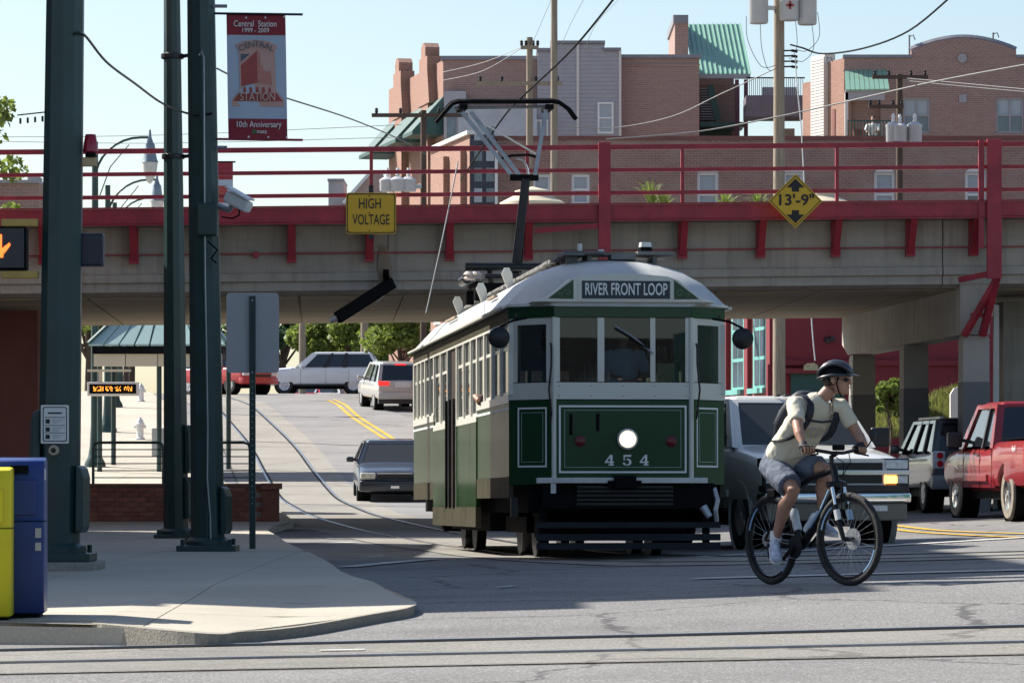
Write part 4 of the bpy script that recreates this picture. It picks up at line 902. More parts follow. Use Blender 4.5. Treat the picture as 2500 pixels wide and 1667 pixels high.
# chest print, shoes, socks
pr = MB(); pr.sph((.475, -.045, 1.235), (.03, .1, .035), 10, 6); 
for s_, an, toe, hl_ in ((-1, RAn, V3((.345, -.19, .245)), V3((.235, -.135, .315))), (1, LAn, V3((.635, .15, .425)), V3((.47, .14, .455)))):
    MB().tube([an + V3((0, 0, .055)), an + V3((0, 0, .02)), an + V3((.0, 0, -.03))], [.043, .044, .046], 12).build('sock', M['sock'], rider, smooth=60)
    sb_ = MB(); d_ = (toe - hl_).normalized(); upv = V3((0, 0, 1)); sdv = d_.cross(upv).normalized(); up2 = sdv.cross(d_)
    rr = [(-.03, .026, .022, .02), (0, .038, .05, .03), (.04, .04, .06, .035), (.09, .042, .05, .02), (.15, .048, .036, .008), (.2, .044, .026, .0), (.235, .024, .014, -.002)]
    sb_.loft([[hl_ + d_ * t + sdv * (w_ * math.cos(a)) + up2 * (h_ * math.sin(a) + c_) for a in [2 * math.pi * k / 12 for k in range(12)]] for t, w_, h_, c_ in rr]); so = sb_.build('shoe', M['shoe'], rider, smooth=70)
    sl = MB(); sl.loft([[hl_ + d_ * t + sdv * (w_ * 1.05 * sx) + up2 * (z_ - .02) for sx, z_ in ((-1, -.012), (1, -.012), (1, .006), (-1, .006))] for t, w_, h_, c_ in rr]); sl.build('sole', M['white_paint'], so)
# hair, sunglasses, helmet
hm = MB(); n = 22
def cap(mb, k, z0, ex=0, vis=False):
    rings = []
    for i in range(9):
        ph = (math.pi / 2) * (1 - i / 8.0)
        rings.append([hd(-.015 + k * (.125 if math.cos(a) > 0 else .132) * math.cos(ph) * math.cos(a), k * .092 * math.cos(ph) * math.sin(a), z0 + k * .105 * math.sin(ph) - .02 * math.cos(ph) * max(0, -math.cos(a))) for a in [2 * math.pi * j / n for j in range(n)]])
    mb.loft(rings, caps=True)
M['helmet'] = mat('helmet', (.02, .026, .034), .35, 0, .2, 8, coat=.3)
cap(hm, .97, .042); ho = hm.build('helmet', M['black'], rider, smooth=60)
for sl_ in (-.85, -.5, -.17, .17, .5, .85):      # raised ribs between the vents
    pts = []
    for i in range(11):
        ph = R(8) + R(164) * i / 10; pts.append(hd(-.015 + .135 * math.cos(ph), .097 * math.sin(sl_) * (math.sin(ph) ** .5), .045 + .112 * math.sin(ph) * math.cos(sl_ * .8) - .018 * max(0, -math.cos(ph))))
    MB().tube(pts, [.008] + [.0155] * 9 + [.008], 8).build('rib', M['helmet'], ho, smooth=60)
rimp = [hd(-.015 + (.127 if math.cos(a) > 0 else .134) * math.cos(a), .094 * math.sin(a), .042 - .022 * max(0, -math.cos(a))) for a in [2 * math.pi * j / 28 for j in range(28)]]
MB().tube(rimp, .014, 8, True).build('brim', M['helmet'], ho, smooth=60)
vz = MB(); vz.loft([[hd(.10 + .02 * c, y, .062 - .0 * c + t_), hd(.185 - 1.9 * y * y * 4, y, .040 + t_)] for y in [-.07 + .14 * i / 8 for i in range(9)] for c, t_ in ((0, 0),)], close=False, caps=False); vo = vz.build('visor', M['helmet'], ho); sm = vo.modifiers.new('t', 'SOLIDIFY'); sm.thickness = .006
for s_ in (-1, 1):
    MB().tube([hd(.035, s_ * .082, .03), hd(.02, s_ * .078, -.03), hd(.03, s_ * .055, -.09), hd(.035, 0, -.122)], .006, 6).build('strap', M['black'], ho); MB().tube([hd(-.06, s_ * .08, .02), hd(.0, s_ * .08, -.04)], .005, 6).build('strap', M['black'], ho)
gls = MB(); gls.tube([hd(.088 - .9 * y * y * 8, y, .006) for y in [-.062 + .124 * i / 8 for i in range(9)]], .002, 4)
for s_ in (-1, 1): gls.sph(hd(.092 - .006, s_ * .034, .005), (.022, .022, .017), 10, 8); gls.tube([hd(.06, s_ * .068, .01), hd(-.02, s_ * .08, .012)], .003, 5)
gls.build('sunglasses', M['black_metal'], rider, smooth=60)
ha = MB(); ell(ha, (-.045, 0, .005), (.072, .078, .055)); ha.build('hair', M['hair'], rider, smooth=60)
# backpack
bp = thing('backpack', 'dark blue backpack worn by the cyclist', 'backpack', bike.location, BRZ); bp.rotation_euler = bike.rotation_euler
bx_ = MB(); dn_ = V3((-.72, -.03, .69)).normalized()
def bpp(t, o): return V3((.30, .01, 1.10)).lerp(V3((.60, .03, 1.42)), t) + dn_ * (.13 + o)
rings = []
for t, wd, dp in ((.0, .05, .03), (.04, .11, .05), (.25, .135, .07), (.55, .14, .075), (.8, .13, .07), (1.0, .10, .05), (1.06, .05, .025)):
    c = bpp(t, dp * .5); lf = V3((-.03, 1, 0)).normalized()
    rings.append([c + lf * (wd * (abs(math.cos(a)) ** .6) * (1 if math.cos(a) > 0 else -1)) + dn_ * (dp * math.sin(a)) for a in [2 * math.pi * k / 18 for k in range(18)]])
bx_.loft(rings); bx_.build('bag', M['pack'], bp, smooth=70)
bx2 = MB(); rings = []
for t, wd, dp in ((.08, .06, .02), (.12, .10, .035), (.45, .105, .04), (.6, .07, .02)):
    c = bpp(t, .075 + dp * .5); rings.append([c + lf * (wd * (abs(math.cos(a)) ** .6) * (1 if math.cos(a) > 0 else -1)) + dn_ * (dp * math.sin(a)) for a in [2 * math.pi * k / 14 for k in range(14)]])
bx2.loft(rings); bx2.build('front_pocket', M['pack'], bp, smooth=70)
for s_ in (-1, 1):
    yo = .125 * s_; sp_ = [V3((.50, yo + .03, 1.47)), V3((.60, yo + .035, 1.515)), V3((.685, yo + .045, 1.46)), V3((.70, yo * 1.05 + .045, 1.37)), V3((.64, yo * 1.15 + .04, 1.27)), V3((.55, yo * 1.35 + .03, 1.20)), V3((.42, yo * 1.45 + .02, 1.16)), V3((.28, yo * 1.3 + .01, 1.16))]
    pts = spline([tuple(p) for p in sp_], 4); wb = MB(); secs = []
    for i, p in enumerate(pts):
        t = V3(pts[min(i + 1, len(pts) - 1)]) - V3(pts[max(i - 1, 0)]); t.normalize(); lf = V3((0, 1, 0)); nn = t.cross(lf).normalized()
        secs.append([V3(p) + lf * a + nn * b for a, b in ((-.03, -.008), (.03, -.008), (.03, .008), (-.03, .008))])
    wb.loft(secs); wb.build('shoulder_strap', M['pack'], bp, smooth=50)
MB().tube([V3((.685, -.09, 1.315)), V3((.70, .03, 1.30)), V3((.685, .17, 1.315))], .009, 6).build('chest_strap', M['pack'], bp)
MB().tube([V3((.45, .02, 1.47)), V3((.44, .02, 1.53)), V3((.50, .03, 1.52))], .01, 6).build('haul_loop', M['pack'], bp)

# ---------------------------------------------------------------- people in the tram
def sitter(name, label, loc, rz, shirt, sk, hair, arm=None):
    t = thing(name, label, 'person', loc, rz)
    b = MB(); b.sph((0, 0, .62), (.075, .09, .115), 14, 10); b.sph((0, -.09, .60), (.015, .02, .025)); b.sph((.078, 0, .61), (.012, .02, .03)); b.sph((-.078, 0, .61), (.012, .02, .03)); b.tube([(0, .01, .54), (0, .02, .42)], [.05, .06], 10)
    b.tube([(0, .02, .42), (0, .02, .2), (0, .02, 0)], [.1, .12, .13], 12)
    hands = arm or [((-.2, .0, .38), (-.27, -.12, .14), (-.12, -.32, .1)), ((.2, .0, .38), (.27, -.12, .14), (.12, -.32, .1))]
    for a, e, h in hands:
        a, e, h = V3(a), V3(e), V3(h); b.tube([a, a.lerp(e, .5), e, e.lerp(h, .5), h], [.05, .045, .04, .036, .028], 10); b.sph(h, (.035, .045, .03))
        for k in range(4): b.tube([h + V3((-.024 + .016 * k, -.02, 0)), h + V3((-.026 + .017 * k, -.07, -.01)), h + V3((-.024 + .016 * k, -.09, -.03))], [.009, .008, .007], 6)
        b.tube([h + V3((.02, .01, .01)), h + V3((.045, -.03, .015))], [.011, .009], 6)
    fuse(b, 'body', sk, t, .009, 2)
    s = MB(); s.loft([ringp((0, .02, z), (0, 0, 1), w_, d_, (1, 0, 0)) for z, w_, d_ in ((0, .18, .14), (.15, .185, .14), (.3, .21, .135), (.4, .2, .11), (.46, .08, .075))])
    for a, e, h in hands: a, e = V3(a), V3(e); s.tube([a * .75 + V3((0, 0, .09)), a, a.lerp(e, .6), a.lerp(e, .95)], [.085, .08, .072, .066], 12)
    fuse(s, 'shirt', shirt, t, .012, 2)
    h = MB(); h.sph((0, .02, .66), (.083, .095, .09), 12, 8); h.build('hair', hair, t, smooth=60)
    return t
def tl(x, y, z): return tram.matrix_basis @ V3((x, y, z))
M['blue_shirt'] = mat('blue_shirt', (.55, .70, .88), .8, 0, .08, 6)
sitter('person', 'tram driver in a light blue shirt behind the middle windscreen', tl(.06, .40, 2.05), R(10), M['blue_shirt'], M['skin'], M['hair'])
sitter('person', 'tram passenger resting an arm out of the side window', tl(-1.0, 3.75, 1.62), R(6), mat('pass_shirt', (.1, .06, .06), .8), M['skin'], M['hair'], [((-.2, 0, .38), (-.34, -.1, .36), (-.36, .1, .42)), ((.2, .0, .38), (.27, -.12, .14), (.12, -.32, .1))])
# ---------------------------------------------------------------- vehicles (forward +y, origin on the ground at the middle)
M['car_glass'] = mat('car_glass', (.012, .016, .02), .04, 0, 0, spec=.6, coat=.5)
M['car_glass_blue'] = glassmat('car_glass_blue', (.42, .5, .54), 1.55, .01, .06)
M['trim'] = mat('trim', (.02, .02, .022), .55, 0, .15, 6)
M['lamp_clear'] = mat('lamp_clear', (.62, .66, .7), .12, .3, .25, 18)
M['lamp_red'] = mat('lamp_red', (.42, .01, .012), .2, 0, .1, 8)
M['lamp_amber_on'] = mat('lamp_amber_on', (1, .36, .06), .3, var=0, emit=3.5)
M['lamp_amber'] = mat('lamp_amber', (.5, .2, .06), .3, var=.1)
M['plate'] = mat('plate', (.6, .62, .62), .5, 0, .15, 20)
M['tan_tyre'] = mat('tan_tyre', (.22, .19, .15), .9, 0, .3, 10)
def paint(n, c, dirt=None): return mat(n, c, .28, 0, .05, 1.2, coat=.7, stain=.12, sscale=1.5)
def patch(q, u0, u1, v0, v1, off, t=.012):       # thin pane on a quad q = (bl, br, tr, tl)
    q = [Vector(p) for p in q]; n = (q[1] - q[0]).cross(q[3] - q[0]).normalized()
    f = lambda u, v: (q[0] * (1 - u) + q[1] * u) * (1 - v) + (q[3] * (1 - u) + q[2] * u) * v
    c = [f(u0, v0), f(u1, v0), f(u1, v1), f(u0, v1)]
    return MB().add([p + n * off for p in c] + [p + n * (off - t) for p in c], [(0, 1, 2, 3), (7, 6, 5, 4), (0, 4, 5, 1), (1, 5, 6, 2), (2, 6, 7, 3), (3, 7, 4, 0)])
def carwheel(root, x, y, r, wd, rimm, spokes=6, tyre=None):
    s_ = 1 if x > 0 else -1
    prof = [(r * .62, -wd / 2), (r * .95, -wd / 2), (r, -wd / 2 + .03), (r, wd / 2 - .03), (r * .95, wd / 2), (r * .62, wd / 2)]
    w_ = MB().lathe((x, y, r), prof, 28, 'x', caps=False).build('wheel', tyre or M['rubber'], root, smooth=40)
    xo = x + s_ * (wd / 2 - .035)
    ri = MB().lathe((xo, y, r), [(r * .52, -.06 * s_), (r * .62, .0), (r * .66, .02 * s_), (r * .60, .03 * s_), (r * .56, 0.0), (.0001, -.03 * s_)], 24, 'x').build('rim', M['black_metal'], w_, smooth=40)
    sp = MB()
    for k in range(spokes):
        a = 2 * math.pi * k / spokes + .3; sp.beam((xo + s_ * .012, y + .03 * math.cos(a), r + .03 * math.sin(a)), (xo + s_ * .012, y + r * .58 * math.cos(a), r + r * .58 * math.sin(a)), .04 + r * .12, .03, (s_, 0, 0))
    sp.lathe((xo, y, r), [(r * .66, .018 * s_), (r * .645, .034 * s_), (r * .54, .02 * s_)], 24, 'x'); sp.lathe((xo, y, r), [(.07, 0), (.06, .035 * s_), (.0001, .04 * s_)], 12, 'x'); sp.build('spokes', rimm, ri, smooth=30)
def vehicle(name, label, cat, loc, rz, L, W, stn, zb, gh, wheels, body, group=None, glass=None, rimm=None, spokes=6, wr=.38, ww=.26, wins=((.05, .46), (.52, .95)), mirror=None, tyre=None, tilt=0, roofm=None, wsv=(.06, .94), dark=True):
    glass = glass or M['car_glass']; rimm = rimm or M['galv']
    root = thing(name, label, cat, loc, rz, group); root.rotation_euler = Euler((tilt, 0, rz), 'XYZ'); Y = lambda t: L / 2 - t
    hw = W / 2; secs = []; stn = spline(stn, 3)
    for t, k, b_, top in stn:
        w_ = hw * k; half = [(0, b_), (w_ * .78, b_), (w_ * .96, b_ + .07), (w_, b_ + .2), (w_ * 1.0, b_ + (top - b_) * .58), (w_ * .99, top - .16), (w_ * .965, top - .085), (w_ * .92, top - .035), (w_ * .82, top - .005), (w_ * .55, top + .012), (0, top + .02)]
        secs.append([(x, Y(t), z) for x, z in half] + [(-x, Y(t), z) for x, z in half[-2:0:-1]])
    bo = MB().loft(secs).build('body', body, root, smooth=32)
    cut = MB()
    for t in wheels:
        for s_ in (-1, 1): cut.cyl((s_ * (hw - .34), Y(t), wr * 1.0), (s_ * (hw + .2), Y(t), wr * 1.0), wr * 1.19, n=28)
    co = cut.build('cut', body); md = bo.modifiers.new('b', 'BOOLEAN'); md.operation = 'DIFFERENCE'; md.object = co; md.solver = 'EXACT'
    bpy.context.view_layer.update(); me = evalmesh(bo); bo.modifiers.clear(); bo.data = me; me.shade_smooth(); me.set_sharp_from_angle(angle=R(34)); bpy.data.objects.remove(co)
    for e in me.edges: pass
    # greenhouse: gh = (t0 base front, t1 roof front, t2 roof rear, t3 base rear, z belt, z roof, base half, roof half)
    t0, t1, t2, t3, z0, z1, kb, kr = gh; wb, wr_ = hw * kb, hw * kr
    bf, br_, tr_, tf = (Y(t0), Y(t3), Y(t2), Y(t1))
    g = MB(); tm = z1 - .05
    # roof panel, pillars built as a frame so glass shows through
    g.add([(s_ * wr_ * (1 if z < z1 else .9), y - (.12 if (z > z1 and y == tf) else (-.08 if z > z1 else 0)), z) for z in (z1 - .06, z1 + .035) for s_ in (-1, 1) for y in (tf, tr_)], [(0, 1, 3, 2), (4, 6, 7, 5), (0, 4, 5, 1), (2, 3, 7, 6), (0, 2, 6, 4), (1, 5, 7, 3)])
    ro = g.build('roof', roofm or body, root, bevel=.045, seg=5, smooth=60)
    qs = {}
    for s_ in (-1, 1):
        a, b, c, d = (s_ * wb, bf, z0 - .03), (s_ * wb, br_, z0 - .03), (s_ * wr_, tr_, z1 - .02), (s_ * wr_, tf, z1 - .02)
        q = (a, b, c, d) if s_ > 0 else (b, a, d, c); qs[s_] = q
        fl = (lambda u: u) if s_ > 0 else (lambda u: 1 - u)
        edges = [0] + [e for w_ in wins for e in w_] + [1]
        for i in range(0, len(edges), 2):
            u0, u1 = sorted((fl(edges[i]), fl(edges[i + 1]))); patch(q, u0, u1, 0, 1, .002, .05).build('pillar', body if (i == 0 or i == len(edges) - 2 or not dark) else M['trim'], root)
        for w0, w1 in wins:
            u0, u1 = sorted((fl(w0), fl(w1))); patch(q, u0, u1, .9, 1, .002, .05).build('window_header', body, root)
            patch(q, u0 + .004, u1 - .004, .05, .9, -.008, .006).build('side_window', glass, root)
    ws = ((wb, bf, z0 - .03), (-wb, bf, z0 - .03), (-wr_, tf, z1 - .02), (wr_, tf, z1 - .02)); rs = ((-wb, br_, z0 - .03), (wb, br_, z0 - .03), (wr_, tr_, z1 - .02), (-wr_, tr_, z1 - .02))
    for q, nm in ((ws, 'windscreen'), (rs, 'rear_window')):
        patch(q, .05, .95, *wsv, -.004, .006).build(nm, glass, root)
        for u0, u1, v0, v1 in ((0, .05, 0, 1), (.95, 1, 0, 1), (.05, .95, wsv[1], 1), (.05, .95, 0, wsv[0])): patch(q, u0, u1, v0, v1, .003, .04).build('pillar', body, root)
    # dark cabin: floor at the belt line, seats
    if glass is not M['car_glass']:
        MB().bx(-wb * .93, wb * .93, br_ + .1, bf - .1, z0 - .2, z0 - .06).build('cabin_trim', M['trim'], root)
        for s_ in (-1, 1): MB().bx(s_ * wb * .5 - .24, s_ * wb * .5 + .24, tf - .55, tf - .4, z0 - .05, z1 - .28).bx(s_ * wb * .5 - .13, s_ * wb * .5 + .13, tf - .55, tf - .43, z1 - .28, z1 - .1).build('seat', M['trim'], root, bevel=.03)
        MB().bx(-.12, .12, tf + .08, tf + .1, z1 - .2, z1 - .13).build('interior_mirror', M['trim'], root)
        MB().lathe((-wb * .5, tf + .15, z0 - .02), [(.17, -.012), (.19, 0), (.17, .012)], 16, 'y').build('steering_wheel', M['trim'], root)
    for t in wheels:
        for s_ in (-1, 1):
            MB().lathe((0, Y(t), wr), [(wr * 1.165, s_ * (hw - .34)), (wr * 1.165, s_ * (hw - .03))], 28, 'x', caps=False).build('arch_liner', M['black'], root); MB().cyl((s_ * (hw - .345), Y(t), wr), (s_ * (hw - .335), Y(t), wr), wr * 1.165, n=28).build('arch_back', M['black'], root)
            carwheel(root, s_ * (hw - ww / 2 - .01), Y(t), wr, ww, rimm, spokes, tyre)
    MB().bx(-hw * .8, hw * .8, Y(wheels[1]) - .5, Y(wheels[0]) + .4, zb * .6 + .02, zb + .1).build('underbody', M['black'], root)
    for t in wheels: MB().cyl((-hw * .75, Y(t), wr), (hw * .75, Y(t), wr), .05).build('axle', M['black'], root)
    if mirror:
        t, z, mw, mh, mm = mirror
        for s_ in (-1, 1):
            MB().beam((s_ * (hw * kb - .02), Y(t), z - .02), (s_ * (hw + .1), Y(t), z), .05, .06).build('mirror_arm', M['trim'], root); MB().bx(*sorted((s_ * (hw + .04), s_ * (hw + .04 + mw))), Y(t) - .05, Y(t) + .07, z - mh / 2, z + mh / 2).build('mirror', mm, root, bevel=.035, seg=3, smooth=40)
    root['_'] = 0; del root['_']
    return root, Y, hw
def seam(root, s_, hw, y, z0, z1): MB().bx(*sorted((s_ * (hw - .004), s_ * (hw + .003))), y - .006, y + .006, z0, z1).build('door_seam', M['black'], root)
def handle(root, s_, hw, y, z, m): MB().bx(*sorted((s_ * (hw - .02), s_ * (hw + .025))), y - .09, y + .09, z - .02, z + .02).build('door_handle', m, root, bevel=.01)
def place(px, py, d): p = GX(px, d); return p

# --- white pickup beside the tram, front to the camera, turn signal lit
M['pickup_white'] = paint('pickup_white', (.70, .69, .65))
d = 47.6
st = [(0, .88, .6, 1.05), (.05, .95, .52, 1.12), (.2, .985, .48, 1.18), (.8, 1, .46, 1.27), (1.4, 1, .46, 1.33), (1.75, 1, .44, 1.34), (3.9, 1, .44, 1.34), (4.0, 1, .46, 1.35), (5.6, .99, .48, 1.35), (5.72, .97, .55, 1.3)]
pk, Y, hw = vehicle('pickup_truck', 'white pickup beside the tram with its orange turn signal lit', 'truck', place(2015, 0, d), R(180 + 13.5), 5.72, 2.02, st, .42, (1.35, 2.1, 3.5, 3.9, 1.33, 1.97, .94, .76), (1.0, 4.6), M['pickup_white'], glass=M['car_glass_blue'], wr=.40, ww=.27, mirror=(1.75, 1.45, .27, .26, M['trim']), wins=((.10, .47), (.53, .93)))
pk.location = (3.52, 50.3, zg(4.0, 50))
y0 = Y(0); PKF = pk; n0 = set(pk.children)
MB().bx(-.62, .62, y0 - .02, y0 + .02, .72, .99).build('grille', M['trim'], PKF, bevel=.01)
q = MB()
for k in range(9): q.bx(-.6, .6, y0 + .02, y0 + .028, .735 + .028 * k, .742 + .028 * k)
q.build('grille_mesh', M['black_metal'], PKF)
MB().xz(rrect(1.34, .36, .06), y0 - .03, y0 + .012).build('grille_surround', M['pickup_white'], PKF); bpy.data.objects['grille_surround'].location = (0, 0, .86)
MB().bx(-.98, .98, y0 - .01, y0 + .045, .83, .895).build('chrome_bar', M['chrome'], PKF, bevel=.01)
for s_ in (-1, 1):
    MB().bx(*sorted((s_ * .64, s_ * .965)), y0 - .06, y0 + .022, .905, 1.03).build('headlight', M['lamp_clear'], PKF, bevel=.02)
    MB().bx(*sorted((s_ * .64, s_ * .81)), y0 - .04, y0 + .024, .72, .82).build('turn_signal', M['lamp_amber_on'] if s_ < 0 else M['lamp_amber'], PKF, bevel=.01)
    MB().bx(*sorted((s_ * .815, s_ * .96)), y0 - .05, y0 + .02, .72, .82).build('side_lamp', M['lamp_clear'], PKF, bevel=.01)
    MB().bx(*sorted((s_ * .62, s_ * .98)), y0 - .3, y0 + .006, .70, 1.045).build('lamp_housing', M['trim'], PKF)
    for t in (1.75, 2.95): seam(pk, s_, hw, Y(t), .5, 1.12)
    handle(pk, s_, hw, Y(2.8), 1.02, M['trim']); MB().bx(*sorted((s_ * (hw - .01), s_ * (hw + .02))), Y(3.9), Y(1.5), .66, .74).build('side_moulding', M['pickup_white'], PKF)
    MB().lathe((s_ * (hw - .045), Y(1.0), .40), [(.47, -.03), (.53, 0.03), (.47, .05)] if s_ > 0 else [(.47, .03), (.53, -.03), (.47, -.05)], 26, 'x', caps=False).build('wheel_flare', M['pickup_white'], pk, smooth=50)
fb = MB(); fb.xy([(-1.02, y0 - .25), (-1.0, y0 + .05), (-.6, y0 + .13), (.6, y0 + .13), (1.0, y0 + .05), (1.02, y0 - .25)], .47, .60); fb.build('bumper', M['chrome'], PKF, bevel=.03, smooth=40)
fb = MB(); fb.xy([(-1.0, y0 - .2), (-.98, y0 + .03), (-.6, y0 + .1), (.6, y0 + .1), (.98, y0 + .03), (1.0, y0 - .2)], .605, .70); fb.build('bumper_pad', M['trim'], PKF, bevel=.015)
fb = MB(); fb.xy([(-.98, y0 - .2), (-.95, y0 + .02), (-.6, y0 + .08), (.6, y0 + .08), (.95, y0 + .02), (.98, y0 - .2)], .24, .465); fb.build('air_dam', mat('dam', (.2, .18, .15), .6, stain=.3), PKF, bevel=.02)
MB().bx(-.15, .15, y0 + .08, y0 + .095, .27, .39).build('air_intake', M['black'], PKF); MB().bx(-.66, -.42, y0 + .075, y0 + .09, .36, .44).build('fog_lamp', M['lamp_clear'], PKF, bevel=.01)
MB().bx(-.5, .5, Y(1.32), Y(1.28), 1.165, 1.18).build('wiper', M['black'], PKF)
for k in (-.12, .0, .12): MB().bx(k - .03, k + .03, Y(2.2), Y(2.1), 1.87, 1.9).build('roof_lamp', M['trim'], PKF, bevel=.01)
MB().bx(-.93, .93, Y(5.6), Y(4.05), 1.186, 1.192).build('bed_hollow', M['black'], PKF)  # flat dark panel standing in for the shaded hollow of the bed

for o_ in set(pk.children) - n0:
    if o_.name.split('.')[0] not in ('door_seam', 'door_handle', 'side_moulding', 'wheel_flare', 'wiper', 'roof_lamp', 'bed_hollow'): o_.location.z += .115
    elif o_.name.split('.')[0] in ('wiper', 'roof_lamp', 'bed_hollow', 'door_handle'): o_.location.z += (.165 if 'roof' not in o_.name else .125)

# --- red pickup at the right edge heading away
M['truck_red'] = mat('truck_red', (.27, .014, .02), .3, 0, .1, 1, coat=.6, stain=.3, sscale=1.2)
st = [(0, .88, .55, .9), (.1, .96, .5, 1.1), (.9, 1, .45, 1.18), (1.5, 1, .45, 1.2), (3.55, 1, .45, 1.2), (3.62, 1, .48, 1.3), (5.6, .995, .5, 1.32), (5.7, .98, .55, 1.3)]
rt, Y, hw = vehicle('pickup_truck', 'red pickup with dusty tyres at the right edge of the photo', 'truck', (0, 0, 0), R(12), 5.7, 2.0, st, .5, (1.3, 1.95, 3.3, 3.62, 1.2, 1.93, .95, .78), (.98, 4.55), M['truck_red'], wr=.42, ww=.28, rimm=M['chrome'], spokes=5, mirror=(1.7, 1.33, .26, .26, M['trim']), wins=((.12, .66), (.70, .92)), tyre=M['tan_tyre'])
rt.location = (8.9, 62.29, zg(8.6, 62)); rt.rotation_euler.z = R(7) 
MB().bx(-.93, .93, Y(5.6), Y(3.7), 1.326, 1.335).build('bed_hollow', M['black'], rt)  # open bed's inner shade drawn as a black sheet
s_ = -1
for t in (1.62, 2.75, 3.56): seam(rt, s_, hw, Y(t), .52, 1.16)
handle(rt, s_, hw, Y(2.55), 1.08, M['chrome']); MB().bx(-hw - .03, -hw + .01, Y(3.3), Y(1.75), .62, .74).build('side_moulding', M['truck_red'], rt, bevel=.01)
text('4x4', 'lettering', M['text_white'], rt, (-hw - .004, Y(5.0), 1.16), .16, rot=(R(90), 0, R(-90)), depth=.001)
for s2 in (-1, 1): MB().bx(*sorted((s2 * (hw - .16), s2 * (hw + .004))), Y(5.72), Y(5.62), .85, 1.22).build('tail_light', M['lamp_red'], rt)
MB().bx(-.95, .95, Y(5.85), Y(5.68), .5, .68).build('bumper', M['chrome'], rt, bevel=.02)

# --- grey crossover seen from behind
M['suv_grey'] = paint('suv_grey', (.075, .08, .092)); d = 67.5
st = [(0, .85, .5, .85), (.1, .95, .4, .95), (1, 1, .35, 1.08), (1.5, 1, .35, 1.1), (4.1, 1, .38, 1.12), (4.6, .985, .42, 1.12), (4.72, .95, .5, 1.1)]
eq, Y, hw = vehicle('car', 'dark grey crossover seen from behind next to the red pickup', 'car', GX(2335, d + 2.3), R(4), 4.72, 1.82, st, .4, (1.2, 2.0, 4.3, 4.66, 1.1, 1.68, .94, .78), (.95, 3.75), M['suv_grey'], wr=.35, ww=.24, wins=((.1, .42), (.46, .72), (.76, .93)), mirror=(1.55, 1.15, .18, .16, M['suv_grey']))
for s_ in (-1, 1):
    MB().bx(*sorted((s_ * .66, s_ * .895)), Y(4.74), Y(4.55), .78, 1.10).build('tail_light', M['lamp_clear'], eq, bevel=.02); MB().cyl((s_ * .76, Y(4.755), .87), (s_ * .76, Y(4.7), .87), .06).build('lamp_lens', M['lamp_red'], eq); MB().cyl((s_ * .76, Y(4.755), 1.02), (s_ * .76, Y(4.7), 1.02), .06).build('lamp_lens', M['lamp_red'], eq)
    MB().bx(*sorted((s_ * .62, s_ * .68)), Y(4.3), Y(2.1), 1.70, 1.74).build('roof_rail', M['galv'], eq)
MB().bx(-.92, .92, Y(4.86), Y(4.6), .40, .66).build('bumper', mat('suv_bumper', (.16, .165, .175), .4), eq, bevel=.04, smooth=40); MB().bx(-.4, .4, Y(4.76), Y(4.7), 1.0, 1.05).build('chrome_strip', M['chrome'], eq, bevel=.01); MB().bx(-.26, .26, Y(4.75), Y(4.7), .76, .95).build('number_plate_recess', M['trim'], eq)
MB().bx(-.6, .6, Y(4.42), Y(4.2), 1.685, 1.715).build('spoiler', M['suv_grey'], eq, bevel=.01); MB().cyl((-.55, Y(4.9), .3), (-.55, Y(4.6), .3), .04).build('exhaust', M['black_metal'], eq)

# --- dark sedan coming down the hill behind the tram
M['sedan'] = paint('sedan', (.022, .028, .04)); p = GX(955, 90.5)
st = [(0, .80, .42, .62), (.06, .92, .3, .70), (.3, .98, .24, .78), (1.2, 1, .22, .90), (1.5, 1, .22, .93), (3.7, 1, .24, .96), (4.3, .97, .28, .98), (4.65, .93, .34, .95), (4.75, .86, .45, .9)]
tl_ = math.atan((zg(p.x, 92) - zg(p.x, 89)) / 3)
sdn, Y, hw = vehicle('car', 'dark sedan facing the camera on the hill, half hidden by the tram', 'car', p, R(180 + 4), 4.75, 1.80, st, .28, (1.25, 2.05, 3.45, 4.0, .92, 1.40, .93, .70), (.9, 3.6), M['sedan'], wr=.31, ww=.2, glass=M['car_glass_blue'], wins=((.1, .5), (.54, .9)), mirror=(1.6, .99, .18, .13, M['sedan']), tilt=-tl_)
y0 = Y(0)
for s_ in (-1, 1): MB().bx(*sorted((s_ * .46, s_ * .82)), y0 - .15, y0 + .01, .57, .72).build('headlight', mat('lamp_yellowed', (.6, .58, .48), .25, 0, .2, 14), sdn, bevel=.03)
MB().bx(-.42, .42, y0 - .1, y0 + .012, .60, .70).build('grille', M['trim'], sdn, bevel=.01); MB().bx(-.42, .42, y0 - .08, y0 + .02, .70, .725).build('grille_chrome', M['chrome'], sdn)
MB().xy([(-.88, y0 - .3), (-.85, y0 + .02), (-.5, y0 + .1), (.5, y0 + .1), (.85, y0 + .02), (.88, y0 - .3)], .28, .53).build('bumper', M['sedan'], sdn, bevel=.04, smooth=40); MB().bx(-.1, .1, y0 + .1, y0 + .11, .36, .42).build('badge', M['chrome'], sdn)

